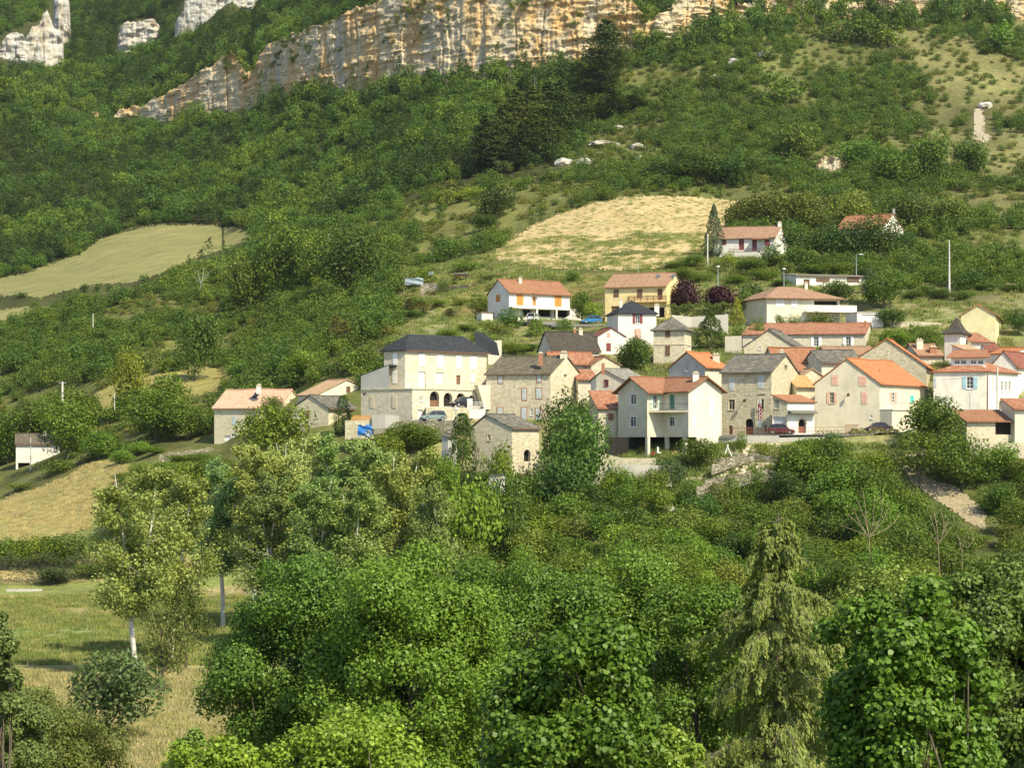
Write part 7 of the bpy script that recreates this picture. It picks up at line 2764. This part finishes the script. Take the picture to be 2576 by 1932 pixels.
# log pile, ladder, tables
t = thing('log_pile', 'dark log pile under a sheet above the white house with orange shutters', 'logs', P(1160, 694, 428))
mb = MB()
for i in range(26):
    p = P(1144 + i * 1.35, 693 - (i % 3) * 2.2, 428 + (i % 2) * .3)
    mb.cyl(p, (.05, 1, 0), .16, 1.1, 8)
build('logs', mb, 'wood_brown', t)
mb = MB()
mb.aabb(P(1161, 688.5, 428), (3.4, 1.4, .1))
build('cover_sheet', mb, 'zinc', t)
mb = MB()
for a, b in (((1832, 1119), (1824, 1142)), ((1829, 1120), (1841, 1149))):
    mb.tube([P(a[0], a[1], 276.5), P(b[0], b[1], 276 if b[0] < 1830 else 275.2)], .07, 5)
mb.tube([P(1827, 1132, 276.2), P(1835.5, 1134, 275.9)], .04, 5)
tag(build('trestle', mb, 'white_paint', org=P(1832, 1148, 276)), 'white leaning trestle on the rubble terrace', 'trestle')
t = thing('swing_frame', 'pale timber frame with a panel above the white house roof', 'frame', P(1344, 696, 420))
for px in (1329, 1359.5):
    mb = MB()
    mb.tube([P(px, 699, 420), P(px, 671, 420)], .07, 5)
    build('post', mb, 'wood_pale', t)
mb = MB()
mb.hexa([P(1329, 698, 419.9), P(1359, 696, 419.9), P(1359, 696, 420.1), P(1329, 698, 420.1), P(1329, 690, 419.9), P(1359, 684, 419.9), P(1359, 684, 420.1), P(1329, 690, 420.1)])
build('panel', mb, 'tarp_pale', t)
# garden things under the stilted house
mb = MB()
for i in range(9):
    mb.aabb(P(1693 + i * 2.2, 1141 - i * .8, 281 + (i % 3) * .5), (.5, .4, .3 + .1 * (i % 2)))
tag(build('crate_pile', mb, 'wood_pale', org=P(1700, 1145, 281)), 'heap of wooden crates under the stilted house', 'crates')
mb = MB()
mb.aabb(P(1655, 1132, 280.4), (.25, .25, .9))
mb.aabb(P(1658, 1139, 280.4), (.55, .3, .15))
tag(build('garden_chair', mb, 'white_paint', org=P(1656, 1144, 280.4)), 'white garden chair under the stilted house', 'chair')
mb = MB()
mb.aabb(P(1642, 1141, 279.8), (.5, .5, .35))
mb.tube([P(1642, 1141, 279.8), P(1646, 1134, 279.8)], .04, 5)
tag(build('mower', mb, 'red_sign', org=P(1642, 1146, 279.8)), 'small red garden machine under the stilted house', 'mower')
mb = MB()
mb.cyl(P(1080, 688, 428), (0, 0, 1), .3, .7, 10)
mb.cyl(P(1086, 687, 428), (0, 0, 1), .32, .8, 10)
tag(build('drum', mb, 'tarp_pale', org=P(1083, 692, 428)), 'pair of pale drums by the log store', 'drum')


# ---------------------------------------------------------------- poles and lamps
def pole(label, px, D, base, top, r0=.16, r1=.09, mat='pole_concrete', arm=None, lean=0, group=None):
    b, t_ = P(px, base, D), P(px + lean, top, D)
    b.z -= .8
    root = thing('utility_pole', label, 'pole', b, group)
    mb = MB()
    mb.tube([b, t_], [r0, r1], 8)
    build('post', mb, mat, root)
    if arm:
        mb = MB()
        mb.aabb(t_ + Vector((0, 0, -.3)), (arm, .1, .1))
        for k in (-.45, 0, .45):
            mb.cyl(t_ + Vector((arm * k, 0, -.12)), (0, 0, 1), .06, .25, 6)
        build('crossarm', mb, 'zinc', root)


pole('tall concrete pole standing in the orchard on the right', 2388, 378, 728, 603, .24, .10)
pole('pale concrete pole left of the bungalow', 1780, 420, 676, 588, .2, .12)
pole('concrete pole with a small crossarm in the left scrub', 157, 380, 1003, 960, .22, .18, arm=1.4)
pole('slim pole on the dry grass patch', 288, 395, 1024, 990, .1, .08)
pole('second slim pole right of the dry grass patch', 358, 405, 1008, 1000, .1, .08)
pole('slim pole in front of the small white house', 77, 376, 1200, 1100, .12, .08)
pole('small white pole far up in the left scrub', 234, 500, 815, 788, .12, .1)
pole('dark wooden pole against the white house with blue shutters', 2484, 290, 1035, 940, .12, .09, 'wood_brown')
pole('banded concrete pole right of the dark wooden one', 2509, 290, 1035, 922, .18, .12)
pole('thin grey pole in front of the white house with blue shutters', 2440, 289, 1035, 988, .07, .05, 'zinc')
pole('slim pole beside the log store', 1183, 412, 758, 714, .08, .06)
pole('slim metal mast behind the yellow house', 1605, 400, 692, 660, .08, .06, 'zinc')


def lamp(label, px, D, base, top, arm=.0, head=1.0):
    b, t_ = P(px, base, D), P(px, top, D)
    b.z -= .5
    root = thing('street_lamp', label, 'street lamp', b, None)
    mb = MB()
    mb.tube([b, t_], [.11, .06], 7)
    if arm:
        mb.tube([t_, t_ + Vector((arm * .6, -.2, .25)), t_ + Vector((arm, -.3, .25))], .05, 6)
    build('post', mb, 'zinc', root)
    mb = MB()
    c = t_ + Vector((arm, -.3 if arm else 0, .2 if arm else .1))
    if arm:
        mb.aabb(c, (.8, .3, .16))
    else:
        mb.cyl(c, (0, 0, 1), .42, .16, 10)
        mb.cyl(c + Vector((0, 0, .14)), (0, 0, 1), .25, .14, 10)
    build('lamp_head', mb, 'lamp_glass', root)


lamp('street lamp with a round head behind the purple trees', 1806, 385, 714, 672)
lamp('street lamp with a round head above the hipped roof house', 1972, 378, 714, 678)
lamp('curved arm street lamp above the long low white building', 2154, 396, 700, 642, arm=1.0)
lamp('white lantern post at the arcade wall', 1147, 287, 1062, 1030)


def wire(label, a, b, sag):
    A, B = P(*a), P(*b)
    mb = MB()
    mb.tube([A.lerp(B, i / 12) - Vector((0, 0, sag * 4 * (i / 12) * (1 - i / 12))) for i in range(13)], .022, 4)
    tag(build('overhead_cable', mb, 'iron', org=A), label, 'cable')


wire('cable sagging across the stone tower front', (1737, 868, 322), (1632, 920, 318), .5)
wire('cable running from the banded pole to the shutters', (2509, 925, 290), (2360, 955, 291), .5)


# ---------------------------------------------------------------- cars
def car(label, px, D, base, L, paint, flip=False, yaw=0.0, H=1.5, style='hatch'):
    """A parked car seen from the side; nose towards +x before yaw."""
    root = thing('parked_car', label, 'car', P(px, base, D), None, yaw + (math.pi if flip else 0))
    w = .84
    if style == 'hatch':
        prof = [(-.5, .35, .62), (-.485, .22, .78), (-.40, .2, .86), (-.15, .2, .88), (.18, .2, .86), (.36, .2, .74), (.46, .22, .66), (.5, .32, .5)]
        roofp = [(-.46, .84), (-.38, H - .06), (-.2, H), (.02, H - .01), (.13, H - .12), (.28, .82)]
    else:
        prof = [(-.5, .35, .72), (-.485, .24, .84), (-.36, .2, .86), (-.15, .2, .88), (.18, .2, .84), (.36, .2, .74), (.46, .22, .66), (.5, .32, .5)]
        roofp = [(-.36, .84), (-.22, H - .06), (-.1, H), (.04, H - .01), (.12, H - .12), (.27, .82)]

    def loft(stations):
        mb = MB()
        k = len(stations[0])
        for s in stations:
            mb.v.extend(s)
        for i in range(len(stations) - 1):
            for j in range(k):
                j2 = (j + 1) % k
                mb.f.append((i * k + j, i * k + j2, (i + 1) * k + j2, (i + 1) * k + j))
                mb.uv.append(None)
        for i in (0, len(stations) - 1):
            mb.f.append(tuple(i * k + j for j in range(k)))
            mb.uv.append(None)
        return mb

    def loc(name, mb, mat, par, smooth=False):
        me = bpy.data.meshes.new(name)
        me.from_pydata([tuple(v) for v in mb.v], [], mb.f)
        if smooth:
            me.polygons.foreach_set('use_smooth', [True] * len(me.polygons))
        me.update()
        return link(name, me, mat, par)
    st = []
    for x, z0, z1 in prof:
        e = .86 if abs(x) > .47 else 1
        st.append([(x * L, -w * e * .92, z0), (x * L, -w * e, z0 + .16), (x * L, -w * e, z1 - .08), (x * L, -w * e * .9, z1), (x * L, w * e * .9, z1), (x * L, w * e, z1 - .08), (x * L, w * e, z0 + .16), (x * L, w * e * .92, z0)])
    body = loc('body', loft(st), paint, root)
    st = [[(x * L, -w * .93, .8), (x * L, -w * (.93 - .22 * (z - .8)), z), (x * L, w * (.93 - .22 * (z - .8)), z), (x * L, w * .93, .8)] for x, z in roofp]
    loc('window', loft(st), 'pane', root)
    mb = MB()
    rp = roofp[1:5]
    for (x0, z0), (x1, z1) in zip(rp[:-1], rp[1:]):
        a, b = w * (.93 - .22 * (z0 - .8)) + .01, w * (.93 - .22 * (z1 - .8)) + .01
        mb.hexa([(x0 * L, -a, z0), (x1 * L, -b, z1), (x1 * L, b, z1), (x0 * L, a, z0), (x0 * L, -a, z0 + .04), (x1 * L, -b, z1 + .04), (x1 * L, b, z1 + .04), (x0 * L, a, z0 + .04)])
    loc('roof', mb, paint, root)
    mb = MB()
    for sy in (-1, 1):
        for xa, za, xb, zb in ((roofp[0][0], roofp[0][1], roofp[1][0], roofp[1][1]), (-.06, .84, -.06, H - .02), (roofp[4][0], roofp[4][1], roofp[5][0], roofp[5][1])):
            ya = sy * (w * (.93 - .22 * (za - .8)) + .012)
            yb = sy * (w * (.93 - .22 * (zb - .8)) + .012)
            mb.tube([(xa * L, ya, za), (xb * L, yb, zb)], .045, 5)
    loc('window_post', mb, paint, root)
    for x in (-.31, .31):
        for sy in (-1, 1):
            mb = MB()
            mb.cyl((x * L, sy * (w - .09), .31), (0, 1, 0), .31, .22, 18)
            wh = loc('wheel', mb, 'black_rubber', root)
            mb = MB()
            mb.cyl((x * L, sy * (w + .022), .31), (0, 1, 0), .19, .03, 12)
            loc('rim', mb, 'rim_metal', wh)
    for sy in (-1, 1):
        mb = MB()
        mb.aabb((.47 * L, sy * .58, .62), (.16, .34, .14))
        loc('headlight', mb, 'lamp_glass', root)
        mb = MB()
        mb.aabb((-.492 * L, sy * .62, .70), (.08, .22, .2))
        loc('tail_light', mb, 'red_sign', root)
    return root


car('bright blue small car parked on the lane', 1488, 363, 814, 3.85, 'car_blue', flip=True, yaw=.15)
car('maroon hatchback parked on the road by the banner house', 1966, 283.6, 1092.5, 4.05, 'car_maroon', yaw=-.2)
car('plum coloured saloon parked on the road before the cream house', 2208, 284.5, 1086.5, 4.3, 'car_plum', yaw=.05, flip=True, H=1.4, style='saloon')
car('grey green hatchback parked below the arcade wall', 1090, 289.3, 1058.5, 3.9, 'car_green', flip=True, yaw=.35)
car('black car parked on the arcade terrace', 1163, 296, 1023.5, 3.9, 'car_black', flip=True, yaw=.6)
car('white car parked under the white house with orange shutters', 1343, 368, 808, 3.8, 'car_white', yaw=1.2)
# ---------------------------------------------------------------- light, sky, camera
SUN_EL, SUN_AZ = RAD(47), RAD(43)      # azimuth measured to the right of straight back
sd = Vector((math.sin(SUN_AZ) * math.cos(SUN_EL), -math.cos(SUN_AZ) * math.cos(SUN_EL), math.sin(SUN_EL)))
sl = bpy.data.lights.new('sun', 'SUN')
sl.energy = 4.4
sl.angle = RAD(.5)
sl.color = (1.0, .90, .66)
so = bpy.data.objects.new('sun', sl)
so.rotation_euler = sd.to_track_quat('Z', 'Y').to_euler()
so.location = sd * 300
COL.objects.link(so)
HAZE = 0.00004
if HAZE:
    hz = MB()
    hz.aabb((0, 750, 369), (4600, 1640, 782))
    m, nt, out = _mat('haze')
    vp = nt.nodes.new('ShaderNodeVolumePrincipled')
    vp.inputs['Color'].default_value = (.80, .90, 1.0, 1)
    vp.inputs['Density'].default_value = HAZE
    vp.inputs['Anisotropy'].default_value = .3
    nt.links.new(vp.outputs[0], out.inputs['Volume'])
    MATS['haze'] = m
    tag(build('haze', hz, 'haze'), 'thin summer air haze over the valley', kind='stuff')
w = bpy.data.worlds.new('World')
scene.world = w
w.use_nodes = True
nt = w.node_tree
bg = nt.nodes['Background']
sk = nt.nodes.new('ShaderNodeTexSky')
sk.sky_type = 'NISHITA'
sk.sun_disc = False
sk.sun_elevation = SUN_EL
sk.sun_rotation = math.atan2(sd.x, sd.y)
nt.links.new(sk.outputs[0], bg.inputs[0])
bg.inputs[1].default_value = .125
cam = bpy.data.cameras.new('camera')
cam.sensor_width = 36
cam.lens = 36 * F / 2576
cam.shift_y = (HY - 966) / 2576
cam.clip_start = .5
cam.clip_end = 6000
co = bpy.data.objects.new('camera', cam)
co.rotation_euler = (math.pi / 2, 0, 0)
COL.objects.link(co)
scene.camera = co
scene.view_settings.view_transform = 'Standard'
scene.view_settings.look = 'None'
scene.view_settings.exposure = .70
scene.view_settings.gamma = 1
cy = scene.cycles
cy.max_bounces = 6
cy.diffuse_bounces = 3
cy.glossy_bounces = 2
cy.transmission_bounces = 2
cy.volume_bounces = 0
cy.sample_clamp_indirect = 6
